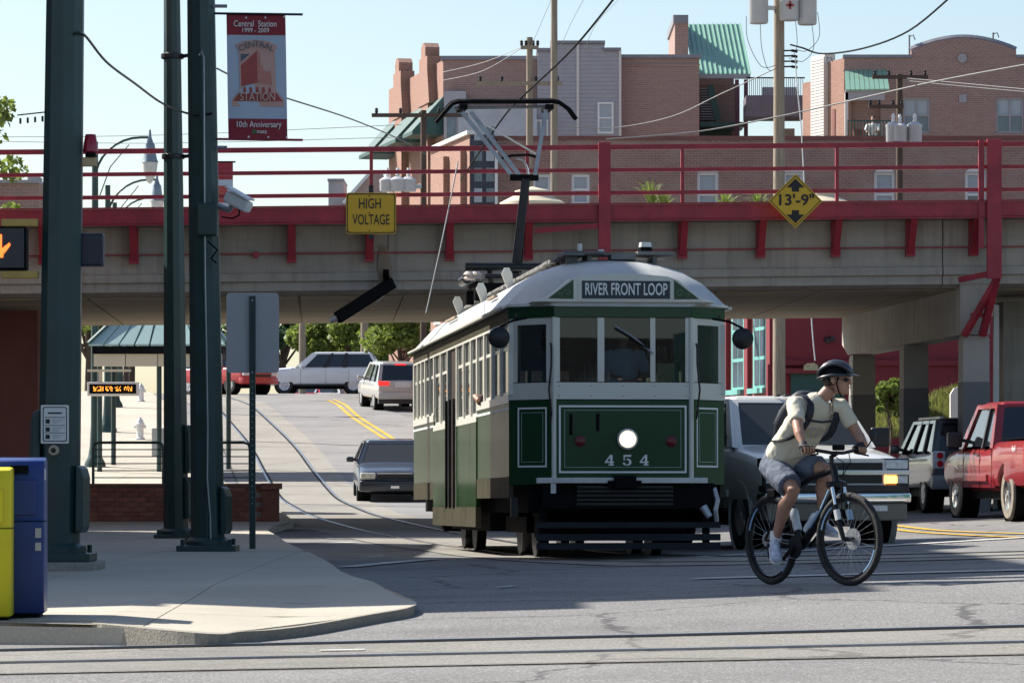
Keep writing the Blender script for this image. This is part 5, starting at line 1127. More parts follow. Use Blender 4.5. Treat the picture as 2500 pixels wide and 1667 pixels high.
# --- silver crossover climbing the hill
M['silver'] = paint('silver', (.42, .41, .40)); p = GX(955, 138)
tl2 = math.atan((zg(p.x, 141) - zg(p.x, 137)) / 4)
st = [(0, .85, .5, .8), (.1, .95, .4, .95), (1, 1, .35, 1.05), (1.5, 1, .35, 1.08), (4.1, 1, .38, 1.1), (4.6, .985, .42, 1.1), (4.74, .95, .5, 1.05)]
sv, Y, hw = vehicle('car', 'silver crossover with lit brake lamps driving up the hill', 'car', p, R(12), 4.74, 1.87, st, .4, (1.2, 2.0, 4.2, 4.66, 1.06, 1.72, .94, .76), (.95, 3.75), M['silver'], wr=.36, ww=.24, wins=((.1, .42), (.46, .72), (.76, .93)), tilt=tl2, mirror=(1.5, 1.12, .18, .16, M['silver']))
M['brake'] = mat('brake', (.7, .02, .02), .3, var=0, emit=.8)
for s_ in (-1, 1): MB().bx(*sorted((s_ * .5, s_ * .91)), Y(4.77), Y(4.6), .92, 1.08).build('tail_light', M['brake'], sv, bevel=.02)
MB().bx(-.2, .2, Y(4.25), Y(4.2), 1.66, 1.71).build('brake_lamp', M['brake'], sv); MB().bx(-.3, .3, Y(4.78), Y(4.7), .86, 1.06).build('number_plate', M['plate'], sv); MB().bx(-.93, .93, Y(4.86), Y(4.6), .42, .68).build('bumper', M['silver'], sv, bevel=.04, smooth=40); MB().bx(-.9, .9, Y(4.8), Y(4.55), .26, .42).build('lower_bumper', M['trim'], sv)
MB().lathe((0, 0, 0), [(.12, -.09), (.33, -.09), (.35, 0), (.33, .09), (.12, .09)], 20, 'y').build('spare_wheel', M['rubber'], sv, smooth=40).location = (.83, Y(4.9), .92)

# --- long white SUV crossing at the top of the hill
M['suv_white'] = paint('suv_white', (.74, .77, .80)); p = GX(792, 176)
st = [(0, .82, .55, .95), (.08, .93, .45, 1.1), (.3, .985, .42, 1.18), (1.3, 1, .40, 1.27), (1.6, 1, .40, 1.30), (4.9, 1, .42, 1.32), (5.4, .98, .48, 1.30), (5.6, .93, .55, 1.26)]
yk, Y, hw = vehicle('car', 'long white SUV side-on at the top of the hill', 'car', (p.x, p.y, zg(p.x, 174) + .02), R(88), 5.6, 2.0, st, .4, (1.5, 2.3, 5.1, 5.5, 1.29, 1.96, .97, .82), (.98, 4.25), M['suv_white'], rimm=M['lamp_clear'], wr=.42, ww=.26, wins=((.11, .33), (.37, .56), (.61, .955)), mirror=(1.8, 1.26, .2, .2, M['suv_white']))
for t in (1.75, 2.95, 4.05): seam(yk, -1, hw, Y(t), .5, 1.16); seam(yk, 1, hw, Y(t), .5, 1.16)
for s_ in (-1, 1):
    for t in (2.75, 3.85): handle(yk, s_, hw, Y(t), 1.04, M['suv_white'])
    MB().bx(*sorted((s_ * (hw - .02), s_ * (hw + .05))), Y(4), Y(1.5), .38, .46).build('running_board', M['trim'], yk); MB().bx(*sorted((s_ * .6, s_ * .97)), Y(.1), Y(-.02), .86, 1.0).build('headlight', M['lamp_clear'], yk, bevel=.02)
MB().bx(-.98, .98, Y(.1), Y(-.1), .45, .66).build('bumper', M['suv_white'], yk, bevel=.03)

# --- red SUV waiting at the top left, mostly behind the poles
M['red_car'] = paint('red_car', (.42, .012, .022)); p = GX(548, 163)
st = [(0, .85, .5, .95), (.1, .95, .42, 1.08), (.3, .985, .38, 1.12), (1.4, 1, .36, 1.16), (1.6, 1, .36, 1.17), (4.9, 1, .38, 1.18), (5.2, .97, .45, 1.16)]
ra, Y, hw = vehicle('car', 'bright red SUV at the hilltop behind the green poles and sign', 'car', (p.x, p.y, p.z + .03), R(180 + 42), 5.2, 2.0, st, .4, (1.5, 2.2, 4.8, 5.15, 1.15, 1.88, .95, .8), (.98, 3.95), M['red_car'], wr=.39, ww=.26)
y0 = Y(0)
MB().bx(-.55, .55, y0 - .05, y0 + .02, .72, .98).build('grille', M['trim'], ra, bevel=.01); MB().bx(-.55, .55, y0, y0 + .035, .82, .88).build('grille_bar', M['red_car'], ra)
for s_ in (-1, 1): MB().bx(*sorted((s_ * .58, s_ * .95)), y0 - .1, y0 + .02, .76, .98).build('headlight', M['lamp_clear'], ra, bevel=.02)
MB().xy([(-1, y0 - .3), (-.97, y0 + .02), (-.5, y0 + .1), (.5, y0 + .1), (.97, y0 + .02), (1, y0 - .3)], .40, .70).build('bumper', M['red_car'], ra, bevel=.04, smooth=40)
# --- parked cars beyond the crest, seen under the white SUV
for px, m, nm in ((752, M['red_car'], 'small red car parked beyond the crest under the white SUV'), (800, paint('far_white', (.6, .6, .6)), 'small white car parked beyond the crest under the white SUV')):
    p = GX(px, 236); st = [(0, .85, .4, .6), (.3, .98, .24, .78), (1.3, 1, .22, .9), (3.7, 1, .24, .94), (4.4, .93, .34, .9)]
    vehicle('car', nm, 'car', p, R(180), 4.4, 1.75, st, .28, (1.2, 2.0, 3.3, 3.9, .9, 1.4, .93, .7), (.9, 3.4), m, wr=.31, ww=.2)
# ---------------------------------------------------------------- buildings
M['brick_dark'] = brickmat('brick_dark', (.28, .155, .13), (.34, .195, .165), (.38, .33, .30), .4, 1, (.33, .225, .195))
M['brick_old'] = brickmat('brick_old', (.26, .135, .108), (.33, .175, .14), (.36, .30, .26), .7, 1, (.40, .31, .26))
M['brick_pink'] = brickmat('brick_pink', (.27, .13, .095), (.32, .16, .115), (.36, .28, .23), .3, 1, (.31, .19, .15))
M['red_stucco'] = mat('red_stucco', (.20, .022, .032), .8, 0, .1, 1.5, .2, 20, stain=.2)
M['stucco_brown'] = mat('stucco_brown', (.22, .09, .075), .85, 0, .15, 1, .2, 20, stain=.3)
M['coping'] = mat('coping', (.22, .22, .25), .6, 0, .15, 2)
M['siding'] = mat('siding', (.36, .345, .37), .6, 0, .05, 2)
M['white_siding'] = mat('white_siding', (.62, .58, .54), .6, 0, .05, 2)
M['green_roof'] = mat('green_roof', (.235, .42, .33), .4, .2, .06, 1.5, stain=.08)
M['green_dark'] = mat('green_dark', (.02, .075, .065), .5, 0, .15, 2)
M['teal'] = mat('teal', (.16, .42, .38), .5, 0, .1, 3)
M['win_glass'] = mat('win_glass', (.10, .13, .16), .06, 0, .3, 1.5, spec=.8)
M['win_blind'] = mat('win_blind', (.36, .40, .44), .3, 0, .06, 2, stretch=(1, 1, 8), spec=.5)
M['fascia'] = mat('fascia', (.34, .33, .35), .7, 0, .06, 2)
def zpx(py, d): return CH + (HY - py) / F * d
def xpx(px, d): return (px - 1250) / F * d
def wall_open(x0, x1, z0, z1, y, ops, t=.35, top=None):   # front wall with real openings; ops = (x0, x1, z0, z1)
    xs_ = sorted({x0, x1, *[v for o in ops for v in o[:2]]}); zs = sorted({z0, z1, *[v for o in ops for v in o[2:]]}); mb = MB()
    xs_ = [v for v in xs_ if x0 <= v <= x1]; zs = [v for v in zs if z0 <= v <= z1]
    for a, b in zip(xs_[:-1], xs_[1:]):
        for c, d_ in zip(zs[:-1], zs[1:]):
            if any(o[0] <= a and b <= o[1] and o[2] <= c and d_ <= o[3] for o in ops): continue
            mb.bx(a, b, y, y + t, c, d_)
    return mb
def window(root, x0, x1, z0, z1, y, frame, glass, nx=1, nz=2, fw=.07, sill=None, arch=False):
    rec = .12; f = MB()
    f.bx(x0, x0 + fw, y + rec - .06, y + rec + .05, z0, z1).bx(x1 - fw, x1, y + rec - .06, y + rec + .05, z0, z1).bx(x0 + fw, x1 - fw, y + rec - .06, y + rec + .05, z0, z0 + fw).bx(x0 + fw, x1 - fw, y + rec - .06, y + rec + .05, z1 - fw, z1)
    for i in range(1, nx): xm = x0 + (x1 - x0) * i / nx; f.bx(xm - fw * .4, xm + fw * .4, y + rec - .05, y + rec + .04, z0 + fw, z1 - fw)
    for i in range(1, nz): zm = z0 + (z1 - z0) * i / nz; f.bx(x0 + fw, x1 - fw, y + rec - .055, y + rec + .045, zm - fw * .4, zm + fw * .4)
    w_ = f.build('window', frame, root)
    for i in range(nx):
        for j in range(nz):
            a, b = x0 + (x1 - x0) * i / nx, x0 + (x1 - x0) * (i + 1) / nx; c, d_ = z0 + (z1 - z0) * j / nz, z0 + (z1 - z0) * (j + 1) / nz
            MB().bx(a + .02, b - .02, y + rec, y + rec + .012, c + .02, d_ - .02).build('pane', glass if (j < nz - 1 or nz == 1) else (M['win_blind'] if glass is M['win_glass'] else glass), w_)
    if sill: MB().bx(x0 - .06, x1 + .06, y - .06, y + rec, z0 - .1, z0 - .005).build('sill', sill, w_)
    return w_
class SW(MB):                                    # boxes in a wall frame: a along the wall, b outward, z up
    def __init__(s, o, ang): super().__init__(); s.o = Vector(o); s.ca, s.sa = math.cos(ang), math.sin(ang)
    def pt(s, a, b, z): return (s.o.x + a * s.ca - b * s.sa, s.o.y + a * s.sa + b * s.ca, z)
    def sbx(s, a0, a1, b0, b1, z0, z1): return s.add([s.pt(a, b, z) for z in (z0, z1) for b in (b0, b1) for a in (a0, a1)], [(0, 2, 3, 1), (4, 5, 7, 6), (0, 1, 5, 4), (2, 6, 7, 3), (0, 4, 6, 2), (1, 3, 7, 5)])
    def poly(s, pts, b0, b1): n = len(pts); return s.add([s.pt(a, b, z) for b in (b0, b1) for a, z in pts], [tuple(range(n)), tuple(range(2 * n - 1, n - 1, -1))] + [(i, (i + 1) % n, n + (i + 1) % n, n + i) for i in range(n)])
ZB = CH - 1.6
SA = math.atan2(.976, -.217)                     # street direction, away and left
# --- old warehouse just behind the bridge
d = 112; wh = thing('warehouse', 'long weathered brick warehouse with white arched windows behind the bridge', 'building')
x0, x1 = xpx(1215, d), xpx(2700, d); zt = zpx(342, d); ops = []
for a, b, top in ((1702, 1754, 420), (1912, 1962, 420), (2134, 2185, 420), (2356, 2408, 420)): ops.append((xpx(a, d), xpx(b, d), zpx(530, d), zpx(top, d)))
ops.append((xpx(1395, d), xpx(1440, d), zpx(500, d), zpx(425, d))); ops.append((xpx(1300, d), xpx(1345, d), zpx(500, d), zpx(425, d)))
wall_open(x0, x1, ZB, zt, d, ops).build('wall', M['brick_old'], wh)
for i, o in enumerate(ops):
    window(wh, *o, d, M['white_paint'], M['win_glass'] if i % 2 else M['win_blind'], 1, 2, .09, M['white_paint'])
    if i < 4: MB().xz([(o[0], o[3])] + [(o[0] + (o[1] - o[0]) * k / 8, o[3] + .14 * math.sin(math.pi * k / 8)) for k in range(1, 8)] + [(o[1], o[3])], d - .02, d + .1).build('arch_head', M['white_paint'], wh)
MB().bx(x0 - .1, x1, d - .05, d + .45, zt + .003, zt + .12).build('coping', M['stucco_brown'], wh)
MB().bx(x0, x1, d + .4, d + 20, ZB, zt - .3).build('rear_block', M['brick_old'], wh)
# dark glazed corner bay and the lit street side
xb0 = xpx(1148, d - 1); bay = MB().bx(xb0, xpx(1208, d - 1), d - 1, d + 1, ZB, zpx(329, d - 1)).build('corner_bay', mat('bay', (.035, .04, .055), .5, 0, .5, 3), wh)
for i in range(2):
    for j in range(4):
        xa = xb0 + .12 + i * .36; za = zpx(500, d) + j * .62; MB().bx(xa, xa + .24, d - 1.03, d - .99, za, za + .42).build('pane', M['win_blind'] if (i + j) % 3 == 0 else M['win_glass'], bay)
MB().bx(xpx(1208, d - 1) + .0, xpx(1215, d - 1), d - 1.04, d, ZB, zpx(372, d)).build('pilaster', M['white_paint'], wh)
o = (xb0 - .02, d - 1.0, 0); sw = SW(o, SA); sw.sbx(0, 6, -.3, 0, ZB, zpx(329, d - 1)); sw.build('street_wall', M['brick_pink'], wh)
for k in range(2):
    s_ = SW(o, SA); s_.sbx(.5 + 2.6 * k, 1.0 + 2.6 * k, 0, .18, ZB, zpx(329, d - 1) - .4); s_.build('pilaster', M['brick_pink'], wh)
    for z in (3.2, 6.2): s_ = SW(o, SA); s_.sbx(1.3 + 2.6 * k, 2.7 + 2.6 * k, .0, .04, z + ZB, z + 1.9 + ZB); wo = s_.build('window', M['white_paint'], wh); s_ = SW(o, SA); s_.sbx(1.4 + 2.6 * k, 2.6 + 2.6 * k, .041, .05, z + .1 + ZB, z + 1.8 + ZB); s_.build('pane', M['win_glass'], wo)
s_ = SW(o, SA); s_.sbx(-.1, 6, -.35, .1, zpx(329, d - 1) + .003, zpx(329, d - 1) + .12); s_.build('coping', M['white_paint'], wh)
# --- low dark-red building with teal windows
d = 97; rb = thing('red_building', 'low dark red building with teal windows behind the bridge piers', 'building'); xr = xpx(1887, d); zt = CH + 5.2
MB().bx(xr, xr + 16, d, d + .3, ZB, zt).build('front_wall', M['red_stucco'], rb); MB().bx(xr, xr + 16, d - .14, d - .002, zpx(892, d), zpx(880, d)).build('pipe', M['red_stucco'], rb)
MB().bx(xpx(1930, d), xpx(2060, d), d - .08, d - .002, ZB, zpx(912, d)).build('roller_door', M['green_dark'], rb); MB().bx(xpx(1885, d), xpx(2070, d), d - .3, d - .002, zpx(912, d), zpx(900, d)).build('door_lintel', M['red_stucco'], rb)
pq = MB().xz([(xpx(1960, d), zpx(905, d)), (xpx(1960, d), zpx(893, d)), (xpx(1967, d), zpx(888, d)), (xpx(1985, d), zpx(886, d)), (xpx(1995, d), zpx(893, d)), (xpx(1995, d), zpx(905, d))], d - .34, d - .31).build('plaque', mat('plaque', (.42, .36, .22), .6, var=.3, scale=14), rb)
MB().tube([(xr - .1, d - .06, ZB), (xr - .1, d - .06, zpx(890, d)), (xr + .1, d - .08, zpx(882, d)), (xr + .5, d - .1, zpx(881, d))], .06, 8).build('downpipe', M['red_stucco'], rb)
for k, cx_ in enumerate((2016, 2026)): MB().beam((xpx(cx_, d), d - .02, zpx(828, d)), (xpx(cx_ + 4, d), d - .4, zpx(834 - 6 * k, d)), .1, .12).build('wall_lamp', M['trim'], rb)
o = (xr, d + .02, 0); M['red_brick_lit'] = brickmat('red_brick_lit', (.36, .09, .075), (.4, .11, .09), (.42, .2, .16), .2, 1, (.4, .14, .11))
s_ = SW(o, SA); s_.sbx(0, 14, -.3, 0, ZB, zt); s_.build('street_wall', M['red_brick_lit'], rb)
for k in range(6):
    a = .35 + 2.1 * k; s_ = SW(o, SA); s_.sbx(a - .45, a - .12, 0, .12, ZB, zt - .2); s_.build('pilaster', M['red_stucco'], rb)
    s_ = SW(o, SA); s_.sbx(a + .1, a + 1.35, 0, .05, zpx(945, d), CH + 4.6); wo = s_.build('window', M['teal'], rb); s_ = SW(o, SA)
    s_ = SW(o, SA); s_.sbx(a - .02, a + 1.45, 0, .2, zpx(958, d), zpx(945, d) - .004); s_.build('sill', M['teal'], wo)
    for i in range(2):
        for j in range(3): s_ = SW(o, SA); s_.sbx(a + .22 + .52 * i, a + .66 + .52 * i, .051, .06, zpx(938, d) + .78 * j, zpx(938, d) + .68 + .78 * j); s_.build('pane', M['win_glass'], wo)
MB().bx(xr - .1, xr + 16, d - .1, d + .35, zt + .003, zt + .15).build('coping', M['red_stucco'], rb)
# --- brick apartment block with grey bay, left
d = 150; b1 = thing('apartment_block', 'brick apartment block with grey siding bay and green awnings above the bridge', 'building'); zt = zpx(147, d)
xa, xb_, xc, xd = xpx(1082, d), xpx(1312, d), xpx(1515, d), xpx(1707, d)
MB().bx(xa, xb_, d, d + 12, ZB, zt).build('wall', M['brick_dark'], b1); MB().bx(xc, xd, d, d + 12, ZB, zpx(143, d)).build('wall', M['brick_dark'], b1)
MB().bx(xa - .1, xb_, d - .1, d + .3, zt + .003, zt + .16).build('coping', M['coping'], b1); MB().bx(xc, xd + .08, d - .1, d + .3, zpx(143, d) + .003, zpx(143, d) + .15).build('coping', M['coping'], b1); MB().bx(xc, xd + .03, d - .05, d, zpx(162, d), zpx(158, d)).build('brick_band', M['brick_old'], b1)
steps = ((1312, 1346, 129), (1346, 1474, 111), (1474, 1513, 128))
wz = (xpx(1458, d), xpx(1497, d), zpx(330, d), zpx(253, d)); bh = 0.165
for a, b, t in steps:
    z = zpx(420, d); X0, X1 = xpx(a, d), xpx(b, d)
    MB().bx(X0, X1, d - .5, d + 6, ZB, zpx(t, d)).build('bay_core', M['siding'], b1)
    while z < zpx(t, d) - .02:
        zz = min(z + bh, zpx(t, d)); segs = [(X0, X1)]
        if wz[2] < zz and z < wz[3]:
            segs = [(u, v) for u, v in ((X0, min(X1, wz[0])), (max(X0, wz[1]), X1)) if v - u > .02]
        for u, v in segs: MB().add([(x, y, q) for x in (u, v) for y, q in ((d - .505, z), (d - .545, z), (d - .515, zz), (d - .505, zz))], [(0, 1, 2, 3), (7, 6, 5, 4), (0, 4, 5, 1), (1, 5, 6, 2), (2, 6, 7, 3), (3, 7, 4, 0)]).build('siding_board', M['siding'], b1)
        z += bh
    MB().bx(X0 - .04, X1 + .04, d - .62, d + 6, zpx(t, d) + .003, zpx(t, d) + .12).build('coping', M['coping'], b1)
window(b1, *wz, d - .66, M['white_paint'], M['win_blind'], 1, 2, .08)
for px in (1410, 1513): MB().bx(xpx(px, d) - .05, xpx(px, d) + .05, d - .58, d - .5, zpx(420, d), zpx(112 if px < 1500 else 128, d)).build('corner_trim', M['white_siding'], b1)
window(b1, xpx(1302, d), xpx(1338, d), zpx(420, d), zpx(296, d), d - .7, M['white_paint'], M['win_glass'], 2, 3, .07)
MB().bx(xpx(1084, d), xpx(1138, d), d - .5, d - .01, zpx(420, d), zpx(226, d)).build('grey_bay', M['siding'], b1); MB().bx(xpx(1092, d), xpx(1112, d), d - .53, d - .501, zpx(420, d), zpx(262, d)).build('bay_window', M['win_glass'], b1)
MB().bx(xpx(1120, d), xpx(1310, d), d - 2.2, d - .01, zpx(345, d), zpx(278, d)).build('balcony_wall', mat('pale_siding', (.42, .44, .48), .6), b1)
# street side: lit brick with stepped gables and green awning
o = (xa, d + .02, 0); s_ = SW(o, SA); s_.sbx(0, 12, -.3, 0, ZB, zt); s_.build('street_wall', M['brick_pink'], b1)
for a in (1.2, 7.0):
    s_ = SW(o, SA); s_.poly([(a + .5 * q, z + zt) for q, z in ((0, -1.6), (.8, -.2), (.8, .35), (1.6, .35), (1.6, .75), (2.2, .95), (2.8, .95), (3.4, .75), (3.4, .35), (4.2, .35), (4.2, -.2), (5, -1.6))], -.25, .35); s_.build('stepped_gable', M['brick_pink'], b1)
    s_ = SW(o, SA); s_.sbx(a + .5, a + 2.0, .0, .3, ZB, zt - 1.5); s_.build('projecting_bay', M['brick_pink'], b1)
for a0, a1 in ((-.1, 2.0), (3.6, 7.6), (9.2, 12.2)):
    s_ = SW(o, SA); n_ = 4; s_.add([s_.pt(a, b, z) for a in (a0, a1) for b, z in ((.02, zt - 1.5), (1.3, zt - 2.9), (1.3, zt - 3.05), (.02, zt - 3.05))], [(0, 1, 2, 3), (7, 6, 5, 4), (0, 4, 5, 1), (1, 5, 6, 2), (2, 6, 7, 3), (3, 7, 4, 0)]); s_.build('awning', M['green_dark'], b1)
# penthouse with standing-seam roof, stairs
d = 152; TL, TR, BR, BL = P(1671, 60, d + 5), P(1807, 59, d + 5), P(1832, 181, d), P(1692, 181, d)
NR = 12
for k in range(NR):
    u0, u1 = k / NR + .004, (k + 1) / NR - .004; f = lambda u, v: (BL * (1 - u) + BR * u) * (1 - v) + (TL * (1 - u) + TR * u) * v
    q = [f(u0, 0), f(u1, 0), f(u1, 1), f(u0, 1)]; nn = (q[1] - q[0]).cross(q[3] - q[0]).normalized()
    MB().add([p for p in q] + [p - nn * .06 for p in q], [(0, 1, 2, 3), (7, 6, 5, 4), (0, 4, 5, 1), (1, 5, 6, 2), (2, 6, 7, 3), (3, 7, 4, 0)]).build('roof_panel', M['green_roof'], b1)
    MB().beam(f(u1 + .004, 0) + nn * .02, f(u1 + .004, 1) + nn * .02, .03, .08, nn).build('roof_seam', M['green_roof'], b1)
MB().bx(xpx(1640, d + 5), xpx(1672, d + 5), d + 2, d + 8, zpx(200, d + 5), zpx(60, d + 5)).build('penthouse_wall', M['brick_dark'], b1); MB().bx(xpx(1639, d + 5) - .05, xpx(1672, d + 5), d + 1.9, d + 8, zpx(78, d + 5), zpx(59, d + 5)).build('coping', M['coping'], b1)
MB().bx(xpx(1692, d) + .5, xpx(1834, d) - .4, d + 5.2, d + 8, zpx(190, d), zpx(66, d + 5)).build('penthouse_core', M['brick_dark'], b1)
MB().bx(xpx(1708, d), xpx(1832, d), d - .05, d + .2, zpx(192, d), zpx(182, d)).build('eave_fascia', M['fascia'], b1)
MB().bx(xpx(1708, d), xpx(1815, d), d + 2.5, d + 3, ZB, zpx(190, d)).build('stair_wall', M['brick_dark'], b1)
MB().beam(P(1733, 208, d + .6), P(1753, 292, d + .6), .1, .25).build('stair_stringer', M['green_dark'], b1)
for k in range(13): MB().bx(xpx(1714, d), xpx(1734 + 1.5 * k, d), d + .7, d + 1.4, zpx(214 + 6.2 * k, d), zpx(212 + 6.2 * k, d)).build('stair_tread', M['fascia'], b1)
MB().bx(xpx(1710, d), xpx(1818, d), d + .2, d + 2.2, zpx(308, d), zpx(297, d)).build('landing', M['green_dark'], b1); MB().bx(xpx(1710, d), xpx(1795, d), d + 2.2, d + 2.4, zpx(345, d), zpx(300, d)).build('lower_wall', M['green_dark'], b1)
for px in (1799, 1821): MB().bx(xpx(px, d) - .08, xpx(px, d) + .08, d - .1, d + .06, zpx(345, d), zpx(195, d)).build('stair_post', mat('maroon', (.09, .03, .045), .6), b1)
# elevated walkway between the blocks
wk = thing('walkway', 'elevated walkway with dark picket railing linking the two brick blocks', 'walkway'); d = 149
MB().bx(xpx(1822, d), xpx(1965, d), d, d + 2, zpx(285, d), zpx(233, d)).build('deck', mat('deck_grey', (.14, .12, .14), .7), wk); MB().bx(xpx(1822, d), xpx(1965, d), d - .02, d + .04, zpx(192, d), zpx(189, d)).build('handrail', M['black'], wk)
for k in range(28): MB().bx(xpx(1824, d) + .083 * k, xpx(1824, d) + .083 * k + .02, d, d + .02, zpx(233, d), zpx(191, d)).build('picket', M['black'], wk)
MB().bx(xpx(1878, d), xpx(1965, d), d + 4, d + 4.2, zpx(235, d), zpx(188, d)).build('rear_wall', M['siding'], wk); MB().bx(xpx(1912, d), xpx(1960, d), d + 4.3, d + 5, ZB, zpx(290, d)).build('tan_screen', mat('tan', (.38, .3, .22), .8, stretch=(8, 1, 1)), wk)
# --- brick apartment block with arched parapet, right
d = 140; b2 = thing('apartment_block', 'brick apartment block with arched parapet and porch at upper right', 'building'); zt = zpx(142, d); xl = xpx(2061, d); xr = xpx(2720, d)
ops = [(xpx(2205, d), xpx(2271, d), zpx(325, d), zpx(239, d)), (xpx(2432, d), xpx(2500, d), zpx(325, d), zpx(238, d)), (xpx(2066, d), xpx(2150, d), ZB + 2, zpx(236, d))]
wall_open(xl, xr, ZB, zt, d, ops, .4).build('wall', M['brick_dark'], b2)
window(b2, *ops[0], d, M['fascia'], M['win_glass'], 2, 2, .08, M['brick_dark']); window(b2, *ops[1], d, M['fascia'], M['win_glass'], 2, 2, .08, M['brick_dark'])
ar = [(xpx(2225, d), zt + .003)] + [(xpx(2225 + 256 * k / 16, d), zpx(124, d) + (zpx(94, d) - zpx(124, d)) * math.sin(math.pi * k / 16) ** .9) for k in range(17)] + [(xpx(2481, d), zt + .003)]
MB().xz(ar, d, d + .4).build('arched_parapet', M['brick_dark'], b2); MB().tube([(x, d + .2, z + .03) for x, z in ar[1:-1]], .14, 6).build('arch_coping', M['coping'], b2)
MB().bx(xl - .05, xpx(2225, d), d - .08, d + .5, zt + .003, zt + .12).bx(xpx(2481, d), xr, d - .08, d + .5, zt + .003, zt + .12).build('coping', M['coping'], b2); MB().bx(xl, xr, d + .4, d + 14, ZB, zt - .4).build('rear_block', M['brick_dark'], b2)
MB().cyl((xpx(2349, d), d - .06, zpx(143, d)), (xpx(2349, d), d + .01, zpx(143, d)), .17, n=24).build('round_vent', M['fascia'], b2); MB().bx(xpx(2341, d), xpx(2359, d), d - .06, d + .01, zpx(251, d), zpx(232, d)).build('square_vent', M['fascia'], b2)
aw = [P(2062, 172, d), P(2164, 170, d), P(2172, 217, d - 1.6), P(2064, 219, d - 1.6)]
for k in range(9):
    u0, u1 = k / 9 + .006, (k + 1) / 9 - .006; f = lambda u, v: (aw[3] * (1 - u) + aw[2] * u) * (1 - v) + (aw[0] * (1 - u) + aw[1] * u) * v
    q = [f(u0, 0), f(u1, 0), f(u1, 1), f(u0, 1)]; MB().add(q + [p + Vector((0, .02, -.06)) for p in q], [(0, 1, 2, 3), (7, 6, 5, 4), (0, 4, 5, 1), (1, 5, 6, 2), (2, 6, 7, 3), (3, 7, 4, 0)]).build('awning_panel', M['green_roof'], b2)
MB().bx(xpx(2064, d - 1.5), xpx(2160, d - 1.5), d - 1.5, d - 1.3, zpx(244, d - 1.5), zpx(219, d - 1.5)).build('porch_beam', M['fascia'], b2); MB().bx(xpx(2063, d - 1.5), xpx(2071, d - 1.5), d - 1.5, d - 1.3, ZB, zpx(226, d - 1.5)).build('porch_post', M['white_siding'], b2)
MB().bx(xl, xpx(2155, d), d + 1.6, d + 1.7, ZB, zpx(230, d)).build('porch_wall', M['brick_dark'], b2)
dr = MB().bx(xpx(2076, d), xpx(2144, d), d + 1.5, d + 1.59, zpx(350, d), zpx(258, d)).build('double_door', M['stucco_brown'], b2)
for a, b, m in ((2079, 2103, M['win_glass']), (2112, 2131, M['win_blind']), (2131, 2137, M['win_glass'])): MB().bx(xpx(a, d), xpx(b, d), d + 1.47, d + 1.499, zpx(350, d), zpx(264, d)).build('pane', m, dr)
MB().bx(xl, xpx(2172, d), d - 1.6, d + 1.6, zpx(352, d) - .1, zpx(350, d)).build('porch_floor', M['concrete'], b2)
rl = MB().bx(xl, xpx(2168, d), d - 1.56, d - 1.52, zpx(306, d), zpx(303, d)).build('porch_railing', M['green_dark'], b2)
for k in range(14): MB().bx(xl + .12 * k, xl + .12 * k + .03, d - 1.56, d - 1.53, zpx(350, d), zpx(305, d)).build('baluster', M['green_dark'], rl)
o = (xl, d + .02, 0); SB2 = math.atan2(.93, -.36)
for a0, a1, m, top in ((0, 1.38, 'brick_pink', zt), (1.38, 2.53, 'white_siding', zt + .3), (2.53, 3.63, 'brick_pink', zt - .6)):
    s_ = SW(o, SB2); s_.sbx(a0, a1, -.3, 0 if m == 'brick_pink' else .15, ZB, top); s_.build('side_wall', M[m], b2)
s_ = SW(o, SB2); s_.sbx(.75, 1.0, 0, .03, zpx(350, d), zpx(262, d)); s_.build('side_window', M['stucco_brown'], b2)
for k in range(30): s_ = SW(o, SB2); s_.sbx(1.38, 2.53, .15, .19, zpx(350, d) + k * .115, zpx(350, d) + k * .115 + .09); s_.build('siding_board', M['white_siding'], b2)
for px, top in ((2222, 84), (2427, 78), (2020, 137)): 
    x = xpx(px, d); MB().cyl((x, d + .3, zt - .1), (x, d + .3, zpx(top, d)), .035, n=6).build('roof_pipe', M['coping'], b2); MB().tube([(x, d + .3, zpx(top + 4, d)), (x + .15, d + .3, zpx(top, d)), (x + .22, d + .3, zpx(top + 12, d))], .025, 5).build('pipe_hood', M['coping'], b2)
# person and planter on the porch
sitter('person', 'person in a white shirt on the porch at upper right', (xpx(2124, d), d - 1.2, zpx(338, d)), R(-20), M['white_paint'], M['skin'], M['hair'])
pt = thing('potted_plant', 'potted plant on the porch railing at upper right', 'plant', (xpx(2087, d), d - 1.2, zpx(350, d))); MB().lathe((0, 0, 0), [(.16, 0), (.2, .4), (.22, .42), (.18, .4)], 12).build('pot', M['stucco_brown'], pt, smooth=40)
# --- left: brick building at the edge and pale building behind the rail
d = 84; lb = thing('brick_building', 'old brick building at the far left edge behind the bridge', 'building'); MB().bx(-22, xpx(95, d), d, d + 1.2, ZB, zpx(448, d)).build('wall', M['brick_old'], lb); MB().bx(-22, xpx(97, d), d - .1, d + 1.2, zpx(448, d) + .003, zpx(440, d)).build('coping', M['fascia'], lb); MB().bx(xpx(63, d), xpx(90, d), d + .3, d + 1, zpx(440, d), zpx(428, d)).build('chimney', M['fascia'], lb)
d = 71; ab = thing('abutment_wall', 'brown painted wall under the bridge at the left edge', 'wall'); MB().bx(-16, xpx(92, d), d, d + .5, ZB, CH + 3.2).build('wall', M['stucco_brown'], ab)
d = 240; pb = thing('pale_building', 'pale pink building with sloping roofline left of the warehouse', 'building'); x0 = xpx(838, d); MB().xz([(x0, ZB), (x0, zpx(500, d)), (xpx(905, d), zpx(425, d)), (xpx(935, d), zpx(425, d)), (xpx(935, d), ZB)], d, d + 8).build('wall', mat('pink_stucco', (.42, .28, .24), .85), pb)
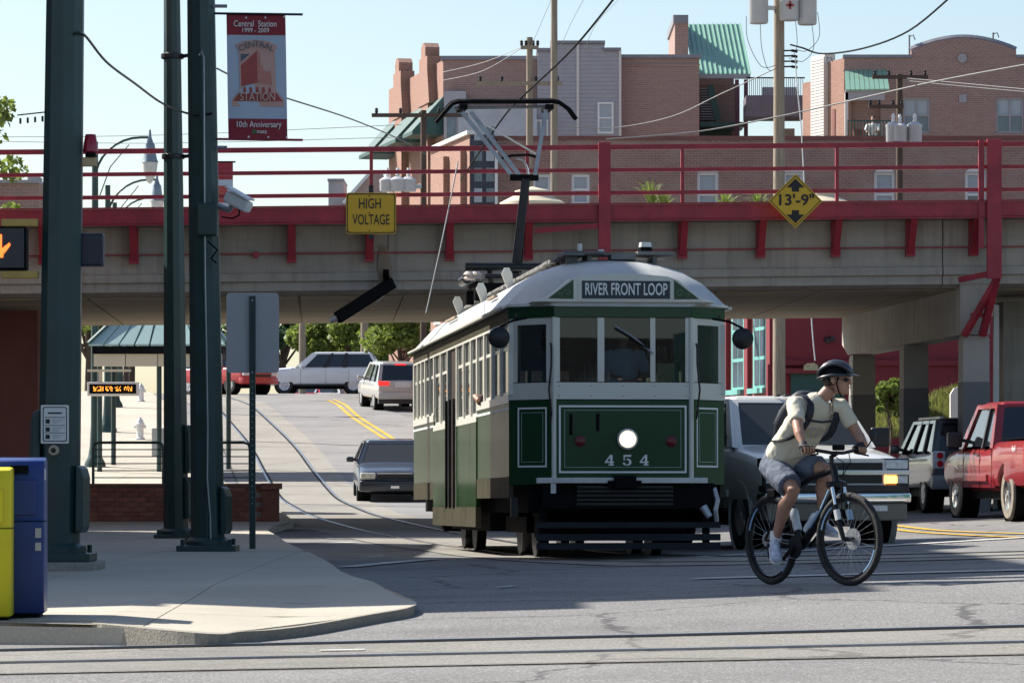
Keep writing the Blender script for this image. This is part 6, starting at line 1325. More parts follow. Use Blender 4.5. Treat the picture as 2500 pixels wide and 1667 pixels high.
MB().beam((x0, d - .1, zpx(499, d) + .08), (xpx(905, d), d - .1, zpx(424, d) + .08), .3, .2).build('roof_edge', M['white_paint'], pb); MB().bx(xpx(800, d), xpx(837, d), d + 1, d + 6, ZB, zpx(440, d)).build('annex', M['fascia'], pb); MB().bx(xpx(798, d), xpx(838, d), d + .8, d + 6, zpx(440, d) + .003, zpx(434, d)).build('annex_coping', M['coping'], pb)
d = 245; cb = thing('column_building', 'pale office building with white columns far up the street', 'building')
MB().bx(xpx(735, d), xpx(850, d), d, d + 10, CH + 3.5, zpx(752, d) + 3).build('wall', mat('office', (.40, .33, .28), .8), cb)
for k in range(7): MB().bx(xpx(744 + 15 * k, d), xpx(749 + 15 * k, d), d - .5, d - .02, CH + 3.5, zpx(752, d) + 2).build('column', M['white_paint'], cb)
# --- stepped block added out of frame on the left, shaped to shade the corner
sb_ = thing('shade_block', 'unseen stepped brick block added beyond the left edge to shade the corner', 'building')
for y0_, y1_, h_ in ((30.5, 32.8, 6.9), (32.8, 35.2, 10.0), (35.2, 38.6, 12.4), (38.6, 51.6, 14.4)): MB().bx(-26, -9.2, y0_, y1_, -.6, h_).build('wall_block', M['brick_dark'], sb_); MB().bx(-26, -9.1, y0_, y1_, h_ + .003, h_ + .1).build('coping', M['coping'], sb_)
MB().bx(-24, -9.2, 51.6, 63, -.6, 8.3).build('low_shade_block', M['brick_dark'], sb_)
for k in range(6): MB().bx(-9.19, -9.1, 35 + 2 * k, 36.2 + 2 * k, 9.2, 11.2).build('window', M['win_glass'], sb_)
for k in range(5):
    for z in (2, 4.4): MB().bx(-9.19, -9.1, 30.8 + 3.3 * k, 32.4 + 3.3 * k, z, z + 2).build('window', M['win_glass'], sb_)
M['shop_dark'] = mat('shop_dark', (.05, .042, .036), .7, 0, .3, 1)
# --- dark blocks added behind the camera, out of view, for the tram to mirror
for x0, x1, h_, m, lab in ((-48, -16, 6, 'shop_dark', 'unseen dark shopfronts added behind the camera for the tram to mirror, left block'), (-15.5, 9, 7.2, 'shop_dark', 'unseen dark shopfronts added behind the camera for the tram to mirror, middle block'), (9.5, 46, 6, 'shop_dark', 'unseen dark shopfronts added behind the camera for the tram to mirror, right block')):
    sf = thing('unseen_shop', lab, 'building', (0, 0, 0), 0, 'unseen shopfronts added for reflections'); MB().bx(x0, x1, -24, -13, -.3, h_).build('wall', M[m], sf); n_ = int((x1 - x0) / 4)
    for k in range(n_):
        xa_ = x0 + (x1 - x0) * (k + .25) / n_; MB().bx(xa_, xa_ + 2.4, -13, -12.9, .5, 3.0).build('shop_window', M['win_glass'], sf); MB().bx(xa_ + .3, xa_ + 1.9, -13, -12.9, 3.8, 4.9).build('window', M['win_glass'], sf)
        MB().bx(xa_ - .2, xa_ + 2.6, -13, -11.6, 3.15, 3.3).build('awning', M['green_dark'], sf)
rs_ = thing('unseen_shop', 'unseen dark green block added right of the crossing for the tram to mirror', 'building', (0, 0, 0), 0, 'unseen shopfronts added for reflections'); MB().bx(17, 30, -11, 50, -.3, 6).build('wall', M['green_dark'], rs_)  # block added out of view so the tram's right facet mirrors dark green
for k in range(14): MB().bx(16.9, 17, -9 + 4.1 * k, -6.6 + 4.1 * k, .8, 3.1).build('shop_window', M['win_glass'], rs_); MB().bx(16.9, 17, -8.6 + 4.1 * k, -7 + 4.1 * k, 4, 5.4).build('window', M['win_glass'], rs_)
# ---------------------------------------------------------------- green poles and what hangs on them
def gpole(label, xb, yb, xt, d, rb, rt, top=11.5, plate=(.36, .07), foot=None, hatch=None):
    b = PD(xb, yb, d); z0 = zg(b.x, d) + walk_h(b.x, d); b.z = z0
    t = PD(xt, 0, d); lean = (t.x - b.x) / max(.1, t.z - z0)
    r = thing('green_pole', label, 'pole', (b.x, b.y, z0), 0, 'dark green steel poles on the corner'); h0 = .0
    if foot: MB().xy(rrect(2 * foot[0], 2 * foot[0], .03), -.05, foot[1]).build('concrete_footing', M['kerb'], r, bevel=.01); h0 = foot[1]
    MB().xy(rrect(2 * plate[0], 2 * plate[0], .02), h0 + .001, h0 + plate[1]).build('base_plate', M['green_pole'], r, bevel=.008)
    n = 10; rings = []
    for z in (h0 + plate[1], 1, 2.5, 4, 5.5, 8, top):
        k = z / (t.z - z0); rr = rb + (rt - rb) * k; rings.append([(lean * z + rr * math.cos(2 * math.pi * (i + .5) / n), rr * math.sin(2 * math.pi * (i + .5) / n), z) for i in range(n)])
    MB().loft(rings).build('shaft', M['green_pole'], r, smooth=20)
    MB().lathe((0, 0, h0 + plate[1]), [(rb + .06, 0), (rb + .06, .05), (rb + .01, .09)], 20, caps=False).build('base_collar', M['green_pole'], r, smooth=30)
    for sx, sy in ((-1, -1), (1, -1), (-1, 1), (1, 1)): MB().cyl((sx * plate[0] * .8, sy * plate[0] * .8, h0 + plate[1]), (sx * plate[0] * .8, sy * plate[0] * .8, h0 + plate[1] + .07), .025, n=6).build('bolt', M['green_pole'], r)
    for (za, zb_, ang) in (hatch or []):
        pr = [(0, za), (.05, za), (.075, za + .06), (.075, zb_ - .12), (.05, zb_ - .03), (.0, zb_)]
        ca, sa = math.cos(ang), math.sin(ang); MB().prism(pr, lambda a, b_, t_: (lean * b_ + (rb - .01 + a) * ca - t_ * sa, (rb - .01 + a) * sa + t_ * ca, b_), -.11, .11).build('hand_hole_cover', M['green_pole'], r, bevel=.012)
    MB().lathe((lean * top, 0, top), [(rt, 0), (rt * .6, .1), (.0001, .16)], 12).build('cap', M['green_pole'], r)
    return r, b, lean
p1, b1_, l1 = gpole('thick dark green pole nearest the camera with a pedestrian signal and white placard', 133.5, 1300, 150, 34.5, .205, .18, foot=(.40, .08), plate=(.33, .08), hatch=((.35, .98, R(-12)), (.95, 1.5, R(195))))
p2, b2_, l2 = gpole('farthest of the three dark green poles, behind the bannered one', 405, 1208, 395, 57, .20, .13, plate=(.32, .06), hatch=((.3, .95, R(-20)), (1.0, 1.75, R(-15))))
p3, b3_, l3 = gpole('dark green pole carrying the Central Station banner and white camera', 478, 1268, 462, 42.5, .20, .165, plate=(.34, .07), hatch=((.2, .75, R(-15)),))
def on(p, zrel, d): return p
# pale conduit up the banner pole
q = [PD(x, y, 42.5 - .215) for x, y in ((457, 128), (463, 118), (468, 132), (469, 300), (470, 480), (471, 640), (474, 800), (477, 980), (476, 1100), (483, 1190), (484, 1268))]
MB().tube([Vector(v) - b3_ for v in q], .012, 6).build('conduit', M['galv'], p3, smooth=60)
MB().bx(-.11, .13, -.29, -.18, (PD(0, 545, 42.5).z - b3_.z), (PD(0, 470, 42.5).z - b3_.z)).build('splice_box', M['green_pole'], p3, bevel=.02); MB().tube([(.02, -.3, 3.55), (.13, -.32, 3.45), (.06, -.3, 3.35), (.12, -.28, 3.3)], .012, 6).build('cable_loop', M['black'], p3)
for yd in (130, 360): 
    z = PD(0, yd, 57).z - b2_.z; MB().lathe((l2 * z, 0, z), [(.165, -.04), (.18, -.03), (.18, .03), (.165, .04)], 14, caps=False).build('clamp_band', M['black_metal'], p2); MB().beam((l2 * z + .15, 0, z), (l2 * z + .4, -.3, z), .05, .05).build('clamp_arm', M['black_metal'], p2)
# banner
D3 = 42.5
c = PD(592, 177, D3); bn = thing('banner', 'red and pale blue Central Station banner hung on the green pole', 'banner', (c.x, c.y - .02, c.z), R(2))
mpp = D3 / F * K
def bq(xz, yz): return ((xz / 4.611 + 540) / K - 592) * mpp, -(((yz / 4.611 + 20) / K) - 177) * mpp      # zoom pixel to banner plane
def wav(x, z): return .02 * math.sin(z * 3.1 + x * 2) + .012 * math.sin(x * 7 + z)
def bsheet(poly_or_rect, name, m, off, nx=6, nz=8, parent=None):
    (xa, za), (xb_, zb_) = poly_or_rect; mb = MB(); sk = .022
    mb.add([(xa + (xb_ - xa) * i / nx + sk * (-(za + (zb_ - za) * j / nz)) / 1.3, wav(xa + (xb_ - xa) * i / nx, za + (zb_ - za) * j / nz) + off, za + (zb_ - za) * j / nz) for j in range(nz + 1) for i in range(nx + 1)], [(j * (nx + 1) + i, j * (nx + 1) + i + 1, (j + 1) * (nx + 1) + i + 1, (j + 1) * (nx + 1) + i) for j in range(nz) for i in range(nx)])
    return mb.build(name, m, parent or bn, smooth=80)
def bpoly(pts, name, m, off):
    sk = .022; P_ = [bq(*p) for p in pts]; n_ = len(P_); cx_ = sum(p[0] for p in P_) / n_; cz = sum(p[1] for p in P_) / n_
    f = lambda x, z: (x + sk * (-z) / 1.3, wav(x, z) - off, z)
    mb = MB(); mb.add([f(*p) for p in P_] + [f(cx_, cz)], [(i, (i + 1) % n_, n_) for i in range(n_)]); return mb.build(name, m, bn)
M['ban_red'] = mat('ban_red', (.27, .022, .04), .7, 0, .08, 3); M['ban_blue'] = mat('ban_blue', (.42, .50, .60), .7, 0, .05, 3); M['ban_pink'] = mat('ban_pink', (.55, .33, .28), .7, 0, .06, 6); M['ban_brick'] = mat('ban_brick', (.36, .07, .06), .7, 0, .12, 30); M['ban_dark'] = mat('ban_dark', (.10, .12, .15), .7)
cl = bsheet((bq(72, 1490), bq(735, 80)), 'cloth', M['ban_blue'], .004, 8, 24)
bsheet((bq(72, 305), bq(735, 80)), 'red_band', M['ban_red'], .0, 8, 6); bsheet((bq(72, 1490), bq(735, 1250)), 'red_band', M['ban_red'], .0, 8, 6)
bpoly([(165, 420), (270, 372), (400, 358), (530, 372), (640, 425), (608, 490), (615, 925), (705, 1040), (705, 1112), (120, 1112), (120, 1040), (210, 925), (205, 490)], 'emblem_field', M['ban_pink'], .004)
bpoly([(225, 520), (330, 520), (225, 615)], 'emblem_sky', M['ban_dark'], .006); bpoly([(480, 512), (585, 512), (585, 830), (570, 820), (545, 560)], 'emblem_sky', M['ban_dark'], .006)
bpoly([(228, 650), (408, 480), (412, 840), (230, 890)], 'emblem_tower', M['ban_brick'], .007); bpoly([(410, 480), (545, 565), (575, 880), (412, 845)], 'emblem_tower', mat('ban_tower', (.5, .2, .16), .7, 0, .15, 30), .007)
bpoly([(205, 960), (620, 960), (690, 1052), (135, 1052)], 'emblem_base', M['ban_brick'], .008)
for k in range(5): bpoly([(250 + 70 * k, 955), (250 + 70 * k, 905), (265 + 70 * k, 890), (280 + 70 * k, 905), (280 + 70 * k, 955)], 'emblem_arch', M['ban_brick'], .007)
def btext(s, xz, yz, size, wz, m=None):
    x, z = bq(xz, yz); return text(s, 'lettering', m or M['text_white'], bn, (x + .022 * (-z) / 1.3, wav(x, z) - .04, z), size, width=wz / 4.611 / K * mpp)
btext('Central  Station', 395, 185, .10, 480); btext('1999 - 2009', 395, 258, .075, 300); btext('STATION', 412, 1010, .13, 390, mat('ban_cream', (.62, .45, .38), .7)); btext('10th Anniversary', 415, 1320, .1, 500); btext('mata', 450, 1398, .07, 110)
for ch, x, y, a in zip('CENTRAL', (232, 285, 340, 400, 462, 520, 572), (460, 432, 418, 412, 418, 432, 458), (20, 13, 6, 0, -6, -13, -20)):
    xx, z = bq(x, y); text(ch, 'lettering', M['ban_dark'], bn, (xx, wav(xx, z) - .04, z), .1, rot=(R(90), R(-a), 0))
bpoly([(345, 1370), (385, 1375), (380, 1420), (340, 1415)], 'leaf_mark', mat('leafmark', (.05, .16, .05), .6), .006)
for yd in (34, 322):
    z = -(yd - 177) * mpp; MB().cyl((-.72, 0, z + .01), (.52, 0, z), .014, n=8).build('banner_arm', M['bridge_red'] if yd > 100 else M['black_metal'], bn); MB().bx(-.75, -.55, -.06, .06, z - .09, z + .09).build('bracket', M['galv'], bn, bevel=.02); MB().cyl((-.6, -.02, z + (.09 if yd < 100 else -.09)), (-.35, -.02, z + (.09 if yd < 100 else -.09)), .02, n=8).build('bracket_bolt', M['coping'], bn)
for xz, yz in ((282, 112), (498, 108), (710, 100), (312, 1455), (533, 1455), (738, 1455)): x, z = bq(xz, yz); MB().cyl((x, wav(x, z) - .008, z), (x, wav(x, z) + .002, z), .012, n=10).build('eyelet', M['white_paint'], bn)
# security camera
c = PD(525, 462, D3 - .1); cm = thing('security_camera', 'white security camera on the bannered green pole', 'camera', c)
MB().beam((-.02, 0, .06), (.25, -.14, -.09), .13, .13).build('housing', M['white_paint'], cm, bevel=.025, seg=3); MB().beam((.0, -.02, .16), (.27, -.16, .0), .17, .02).build('sun_shield', M['white_paint'], cm, bevel=.006); MB().tube([(-.12, .08, -.05), (.0, .03, -.1), (.06, .0, -.03)], .035, 8).build('mount', M['galv'], cm, smooth=60); MB().tube([(.12, -.05, -.06), (.13, -.05, -.16), (.05, 0, -.2), (-.08, .05, -.18)], .01, 6).build('cable', M['black'], cm)
# pedestrian signals
D1 = 34.5
def mm(dx, d): return dx * d / F * K
c = PD(18, 570, D1 - .1); ps = thing('pedestrian_signal', 'pedestrian signal showing a lit orange hand at the left edge', 'signal', c)
MB().bx(-.22, mm(42, D1), -.02, .2, -mm(50, D1), mm(50, D1)).build('housing', M['black'], ps, bevel=.02); MB().bx(-.2, mm(38, D1), -.03, -.021, -mm(45, D1), mm(45, D1)).build('lens', mat('sig_lens', (.03, .03, .038), .25, var=.2), ps)
M['hand'] = mat('hand', (1, .13, .02), .4, var=0, emit=1.6)
for pts in ([(-.105, -.10), (-.04, -.10), (-.03, .0), (-.125, .0)], [(-.125, .0), (-.105, .0), (-.105, .12), (-.125, .12)], [(-.098, .0), (-.078, .0), (-.078, .15), (-.098, .15)], [(-.071, .0), (-.051, .0), (-.051, .14), (-.071, .14)], [(-.03, -.06), (.03, .03), (.02, .055), (-.035, .01)]): MB().xz([(x, z * .9) for x, z in pts], -.036, -.031).build('lit_hand', M['hand'], ps)
M['bracket_yellow'] = mat('bracket_yellow', (.48, .32, .08), .6, 0, .15, 4, stain=.3)
for z in (mm(58, D1), -mm(61, D1)): MB().bx(-.06, mm(70, D1), -.03, .03, z - .035, z + .035).build('mount_arm', M['bracket_yellow'], ps, bevel=.01)
c = PD(212, 573, D1); ps2 = thing('pedestrian_signal', 'black back of a pedestrian signal on the right of the thick pole', 'signal', c); MB().bx(-mm(25, D1) - .05, mm(25, D1), 0, .16, -mm(38, D1), mm(38, D1)).build('housing', mat('navy', (.008, .012, .03), .4), ps2, bevel=.02)
MB().bx(-mm(25, D1) - .08, -mm(20, D1), .03, .1, -.05, .05).build('mount_arm', M['black'], ps2)
c = PD(208, 330, D1); bc = thing('beacon', 'dark red beacon lamp on a tan bracket beside the thick pole', 'lamp', c)
MB().lathe((0, 0, 0), [(.045, .085), (.05, .08), (.068, -.02), (.07, -.075), (.05, -.09)], 18).build('lens', mat('beacon', (.30, .008, .03), .2, 0, .15, 10), bc, smooth=40); MB().bx(-mm(48, D1), mm(15, D1), -.03, .03, -.215, -.13).build('bracket', mat('tan_br', (.45, .33, .18), .6), bc, bevel=.006); MB().bx(-mm(48, D1) - .01, -mm(32, D1), -.05, -.03, -.25, -.09).build('clamp', bpy.data.materials['tan_br'], bc); MB().cyl((0, 0, -.13), (0, 0, -.09), .05).build('base', M['black'], bc)
# placard and push button on the pole
c = PD(126, 974, D1 - .235); pc = thing('placard', 'white pedestrian crossing placard on the thick green pole', 'sign', c)
w_, h_ = mm(64, D1), mm(88, D1); MB().xz(rrect(w_, h_, .012), 0, .006).build('plate', M['white_paint'], pc); q = MB(); ring(q, rrect(w_ * .86, h_ * .9, .02), .008, -.002); q.build('border', M['text_black'], pc)
MB().bx(-w_ * .25, w_ * .25, -.003, -.001, h_ * .27, h_ * .31).build('heading', M['text_black'], pc)
for k, z in enumerate((.07, -.14, -.33)):
    MB().bx(-w_ * .36, w_ * .36, -.003, -.001, h_ * (z + .1), h_ * (z + .115)).build('rule', M['text_black'], pc); MB().bx(-w_ * .33, -w_ * .18, -.003, -.001, h_ * (z - .05), h_ * (z + .06)).build('symbol', M['text_black'], pc)
    for j in range(3): MB().bx(-w_ * .1, w_ * (.3 - .08 * j), -.003, -.001, h_ * (z + .04 - .04 * j), h_ * (z + .052 - .04 * j)).build('print_line', mat('print', (.35, .35, .36), .6, var=0), pc)
c = PD(123, 1034, D1 - .25); pbn = thing('push_button', 'round pedestrian push button below the white placard', 'button', c); MB().lathe((0, 0, 0), [(.05, .04), (.05, 0), (.04, -.015), (.03, -.012)], 18, 'y').build('ring', mat('tanring', (.5, .4, .28), .5), pbn, smooth=40); MB().lathe((0, 0, 0), [(.028, -.005), (.022, -.02), (.0001, -.022)], 14, 'y').build('button', M['black_metal'], pbn)
# sign seen from behind on a perforated post
dS = 44.5; c = PD(580, 1256, dS); zb_ = zg(c.x, dS) + walk_h(c.x, dS); sg = thing('street_sign', 'blank grey back of a street sign on a thin green post', 'sign', (c.x, dS, zb_))
MB().bx(-mm(7, dS), mm(7, dS), -.03, .02, -.1, PD(0, 680, dS).z - zb_).build('post', M['green_pole'], sg)
for k in range(22): MB().cyl((0, -.034, .55 + .07 * k), (0, -.029, .55 + .07 * k), .008, n=6).build('hole', M['galv'], sg)
M['alu'] = mat('alu', (.46, .46, .47), .5, .25, .06, 1.5)
MB().xz([(x, z + (PD(0, 764, dS).z - zb_)) for x, z in rrect(mm(121, dS), mm(184, dS), .05)], .025, .032).build('panel', M['alu'], sg)
for z in (690, 855): MB().cyl((0, -.035, PD(0, z, dS).z - zb_), (0, .03, PD(0, z, dS).z - zb_), .012, n=6).build('bolt', M['galv'], sg)
# newspaper boxes
def newsbox(label, x0, x1, ytop, ybot, d, m, slope=.06):
    a, b = PD(x0, ybot, d), PD(x1, ybot, d); W_ = (b.x - a.x); z0 = zg(a.x + W_ / 2, d) + walk_h(a.x, d); H_ = PD(0, ytop, d).z - z0
    r = thing('newspaper_box', label, 'newspaper box', (a.x + W_ / 2, d, z0), R(4), 'newspaper boxes by the kerb')
    MB().yz([(-.0, .03), (.42, .03), (.42, H_ - .02), (.36, H_), (.06, H_ - .02), (.02, H_ - .1), (.02, H_ * .62), (.0, H_ * .6)], -W_ / 2, W_ / 2).build('cabinet', m, r, bevel=.018, seg=3, smooth=40)
    MB().bx(-W_ / 2 + .05, W_ / 2 - .05, .0, .018, H_ * .64, H_ - .15).build('door', m, r, bevel=.01); MB().bx(-.06, .06, -.01, .02, H_ * .9, H_ * .95).build('coin_slot', M['black'], r); MB().bx(-W_ / 2 + .03, W_ / 2 - .03, .02, .4, -.01, .031).build('foot', M['black'], r); MB().bx(-W_ / 2 - .004, W_ / 2 + .004, .0, .3, H_ * .6, H_ * .605).build('seam', M['black'], r)
    return r, W_, H_
M['box_blue'] = mat('box_blue', (.012, .04, .19), .4, 0, .12, 3, stain=.2); M['box_yellow'] = mat('box_yellow', (.72, .62, .008), .45, 0, .08, 3, stain=.2)
nb, W_, H_ = newsbox('blue plastic newspaper box beside the yellow one', -12, 101, 1050, 1420, 25.0, M['box_blue'])
MB().bx(W_ / 2 + .0, W_ / 2 + .004, .04, .1, H_ * .86, H_ * .93).build('sticker', M['white_paint'], nb); MB().bx(W_ / 2 - .06, W_ / 2 - .02, -.004, -.001, H_ * .5, H_ * .56).bx(W_ / 2 - .06, W_ / 2 - .02, -.004, -.001, H_ * .42, H_ * .47).each('sticker', M['galv'], nb)
newsbox('yellow newspaper box cut by the left edge of the photo', -90, 24, 1072, 1425, 24.65, M['box_yellow'])
# ---------------------------------------------------------------- low brick wall with pipe railing under the bridge
dW = 68.6; xw0, xw1 = xpx(200, dW), xpx(640, dW); bw = thing('brick_wall', 'low brick wall under the bridge behind the green poles', 'wall'); zw = zg(-5, dW) + .13; hw_ = .66
MB().bx(xw0, xw1, dW + .02, dW + .28, zw - .3, zw + hw_).build('mortar_core', mat('mortar', (.22, .19, .16), .9), bw)
M['brickA'] = mat('brickA', (.17, .06, .04), .85, 0, .25, 9, .2, 60); M['brickB'] = mat('brickB', (.21, .085, .055), .85, 0, .25, 9, .2, 60)
bme = MB().bx(0, .295, 0, .1, 0, .081).build('brick', M['brickA'], bw); bme2 = bme.data.copy(); bme2.materials[0] = M['brickB']; bme_a = bme.data; bpy.data.objects.remove(bme)
nr = 7
for r_ in range(nr):
    x = xw0 - (.15 if r_ % 2 else 0)
    while x < xw1 - .16: dup(None, 'brick', random.choice((bme_a, bme2)), bw, (max(x, xw0), dW + random.uniform(-.006, .004), zw + .004 + r_ * .0915)); x += .306
MB().bx(xw1, xw1 + .3, dW - .06, dW + .34, zw - .2, zw + hw_ - .06).build('end_pier', M['brickA'], bw); MB().bx(xw1 - .02, xw1 + .35, dW - .1, dW + .38, zw + hw_ - .06, zw + hw_ + .05).build('pier_cap', M['brickB'], bw)
MB().bx(xw0, xw1 - .02, dW - .04, dW + .32, zw + hw_ + .001, zw + hw_ + .045).build('coping', M['brickB'], bw)
dR = 71; M['rail_green'] = mat('rail_green', (.05, .10, .10), .4, .3, .15, 4)
for x0, x1, lab in ((214, 375, 'grey green pipe railing above the brick wall, left section'), (470, 574, 'grey green pipe railing above the brick wall, right section')):
    rl = thing('pipe_railing', lab, 'railing', (0, 0, 0), 0, 'pipe railings above the brick wall'); zt = PD(0, 1016, dR).z; zb2 = PD(0, 1135, dR).z; X0, X1 = PD(x0, 0, dR).x, PD(x1, 0, dR).x
    MB().tube([(X0, dR, zb2), (X0, dR, zt - .12), (X0 + .03, dR, zt - .03), (X0 + .12, dR, zt), (X1 - .12, dR, zt), (X1 - .03, dR, zt - .03), (X1, dR, zt - .12), (X1, dR, zb2)], .028, 8).build('frame', M['rail_green'], rl, smooth=60)
    for k in range(1, 6): MB().cyl((X0, dR, zt - .135 * k), (X1, dR, zt - .135 * k), .011, n=6).build('bar', M['rail_green'], rl)
# ---------------------------------------------------------------- shelter, LED sign, hill street furniture
dH = 100; xs0, xs1 = PD(203, 0, dH).x, PD(520, 0, dH).x; sh_ = thing('bus_shelter', 'tram shelter with pale green hipped metal roof on the hill', 'shelter'); ze = PD(0, 790, dH).z; zgd = zg(-9.5, dH)
xm = (xs0 + xs1) / 2; rise = 1.9; M['shel_roof'] = mat('shel_roof', (.33, .47, .45), .45, .1, .05, 1.5)
A, B_, Cc, Dd = Vector((xs0, dH, ze)), Vector((xs1, dH, ze)), Vector((xs1, dH + 4.5, ze)), Vector((xs0, dH + 4.5, ze)); r0, r1 = Vector((xm - .15, dH + 1.9, ze + rise)), Vector((xm + .15, dH + 2.6, ze + rise))
for nm, tri, n_ in (('front', (A, B_, r1, r0), 9), ('left', (Dd, A, r0, r0), 9), ('right', (B_, Cc, r1, r1), 9), ('back', (Cc, Dd, r0, r1), 9)):
    for k in range(n_):
        u0, u1 = k / n_ + .006, (k + 1) / n_ - .006; q = [tri[0].lerp(tri[1], u0), tri[0].lerp(tri[1], u1), tri[3].lerp(tri[2], u1), tri[3].lerp(tri[2], u0)]
        MB().add(q + [p - Vector((0, 0, .05)) for p in q], [(0, 1, 2, 3), (7, 6, 5, 4), (0, 4, 5, 1), (1, 5, 6, 2), (2, 6, 7, 3), (3, 7, 4, 0)]).build('roof_panel', M['shel_roof'], sh_)
for a, b in ((A, r0), (B_, r1)): MB().beam(a + Vector((0, -.02, .03)), b + Vector((0, 0, .03)), .09, .06).build('hip_cap', M['green_dark'], sh_)
MB().bx(xs0 + .1, xs1 - .1, dH + .02, dH + 4.4, ze - .26, ze - .06).build('black_fascia', M['black'], sh_)
M['cream_panel'] = mat('cream_panel', (.55, .48, .36), .7, 0, .06, 1)
for k in range(4): xa_ = xs0 + .12 + (xs1 - xs0 - .24) * k / 4; MB().bx(xa_ + .012, xa_ + (xs1 - xs0 - .24) / 4 - .012, dH + .1, dH + .25, ze - .60, ze - .265).build('panel', M['cream_panel'], sh_)
for x in (xs0 + .25, xm, xs1 - .25):
    for y in (dH + .5, dH + 4): MB().cyl((x, y, zgd - .2), (x, y, ze - .25), .07, n=10).build('column', M['green_pole'], sh_)
MB().beam(P(418, 800, dH - .2) + Vector((.6, 0, .9)), P(452, 790, dH - .2), .05, .05).build('bracket_scroll', M['black'], sh_)
dL = 97; c = PD(259, 893, dL); ld = thing('led_sign', 'amber LED arrivals sign hanging from the shelter', 'sign', c); w_, h_ = mm(118, dL), mm(32, dL)
MB().bx(-w_ / 2, w_ / 2, 0, .2, -h_ / 2, h_ / 2).build('case', M['white_siding'], ld, bevel=.02); MB().bx(-w_ / 2 + .06, w_ / 2 - .06, -.012, -.002, -h_ / 2 + .06, h_ / 2 - .06).build('screen', M['black'], ld)
M['led'] = mat('led', (1, .33, .04), .4, var=0, emit=2); leds = MB()
for k in range(38):
    if k in (10, 11, 19, 20, 27, 28, 29): continue
    for j in range(5):
        if random.random() < .55: leds.bx(-.5 + .027 * k - .009, -.5 + .027 * k + .009, -.02, -.013, -.055 + .026 * j, -.04 + .026 * j)
lo = leds.build('led_dots', M['led'], ld); lo['kind'] = 'stuff'
MB().bx(-w_ / 2, w_ / 2 - .2, 0, .08, h_ / 2 + .27, h_ / 2 + .33).build('hanger_bar', M['cream_panel'], ld); MB().bx(-w_ / 4 - .04, -w_ / 4 + .04, .02, .06, h_ / 2, h_ / 2 + .27).build('hanger', M['cream_panel'], ld)
def lamppost(label, px, d, top_px, arm=1.0, lr=1.0, banner=False):
    g_ = GX(px, d); z0 = g_.z + .1; r = thing('street_lamp', label, 'street lamp', (g_.x, d, z0), 0, 'curved-arm street lamps on the hill'); H_ = zpx(top_px, d) - z0
    MB().lathe((0, 0, 0), [(.3, 0), (.3, .12), (.2, .3), (.15, .6), (.12, 1.2), (.1, H_ * .6), (.085, H_ - .3)], 14).build('post', M['green_pole'], r, smooth=40)
    R_ = 1.35 * arm; pts = [(0, 0, H_ - 1.9)] + [(R_ * (1 - math.cos(a)), 0, H_ - 1.4 + R_ * .95 * math.sin(a)) for a in [math.pi / 2 * k / 8 for k in range(9)]]; tip = pts[-1]
    MB().tube(pts + [(tip[0] + .25, 0, tip[2])], .035, 8).build('arm', M['green_pole'], r, smooth=60); MB().tube([(.1, 0, H_ - 1.9), (.45 * arm, 0, H_ - 1.0), (1.0 * arm, 0, tip[2] - .2)], .018, 6).build('scroll', M['green_pole'], r, smooth=60)
    x = tip[0] + .25; MB().lathe((x, 0, tip[2] - .9), [(.0001, 1.15), (.03, 1.1), (.05, .9), (.1, .75), (.14, .7), (.16, .5), (.2, .3), (.24, .2)], 14).build('lamp_hood', mat('lamp_hood_' + str(d), (.22, .27, .3), .4, .3), r, smooth=40)
    MB().lathe((x, 0, tip[2] - .9), [(.22, .2), (.2, .0), (.14, -.2), (.06, -.36), (.0001, -.4)], 14).build('lamp_globe', mat('globe_' + str(d), (.62, .62, .58), .25, 0, .1, 5), r, smooth=60)
    if banner:
        z = zpx(772, d) - z0 + .6; bo_ = MB().bx(.25, 1.05, -.01, .01, z - 1.3, z + .6).build('banner', M['ban_blue'], r); MB().bx(.25, 1.05, -.016, -.012, z + .3, z + .6).build('banner_band', M['ban_red'], bo_); MB().bx(.4, .9, -.016, -.012, z - .9, z - .1).build('banner_emblem', M['ban_brick'], bo_)
lamppost('nearest curved-arm street lamp left of the tram shelter', 232, 103, 320, .95, 1, True); lamppost('second curved-arm street lamp up the hill', 263, 120, 430); lamppost('third curved-arm street lamp up the hill', 280, 136, 475); lamppost('farthest curved-arm street lamp near the crest', 293, 152, 505)
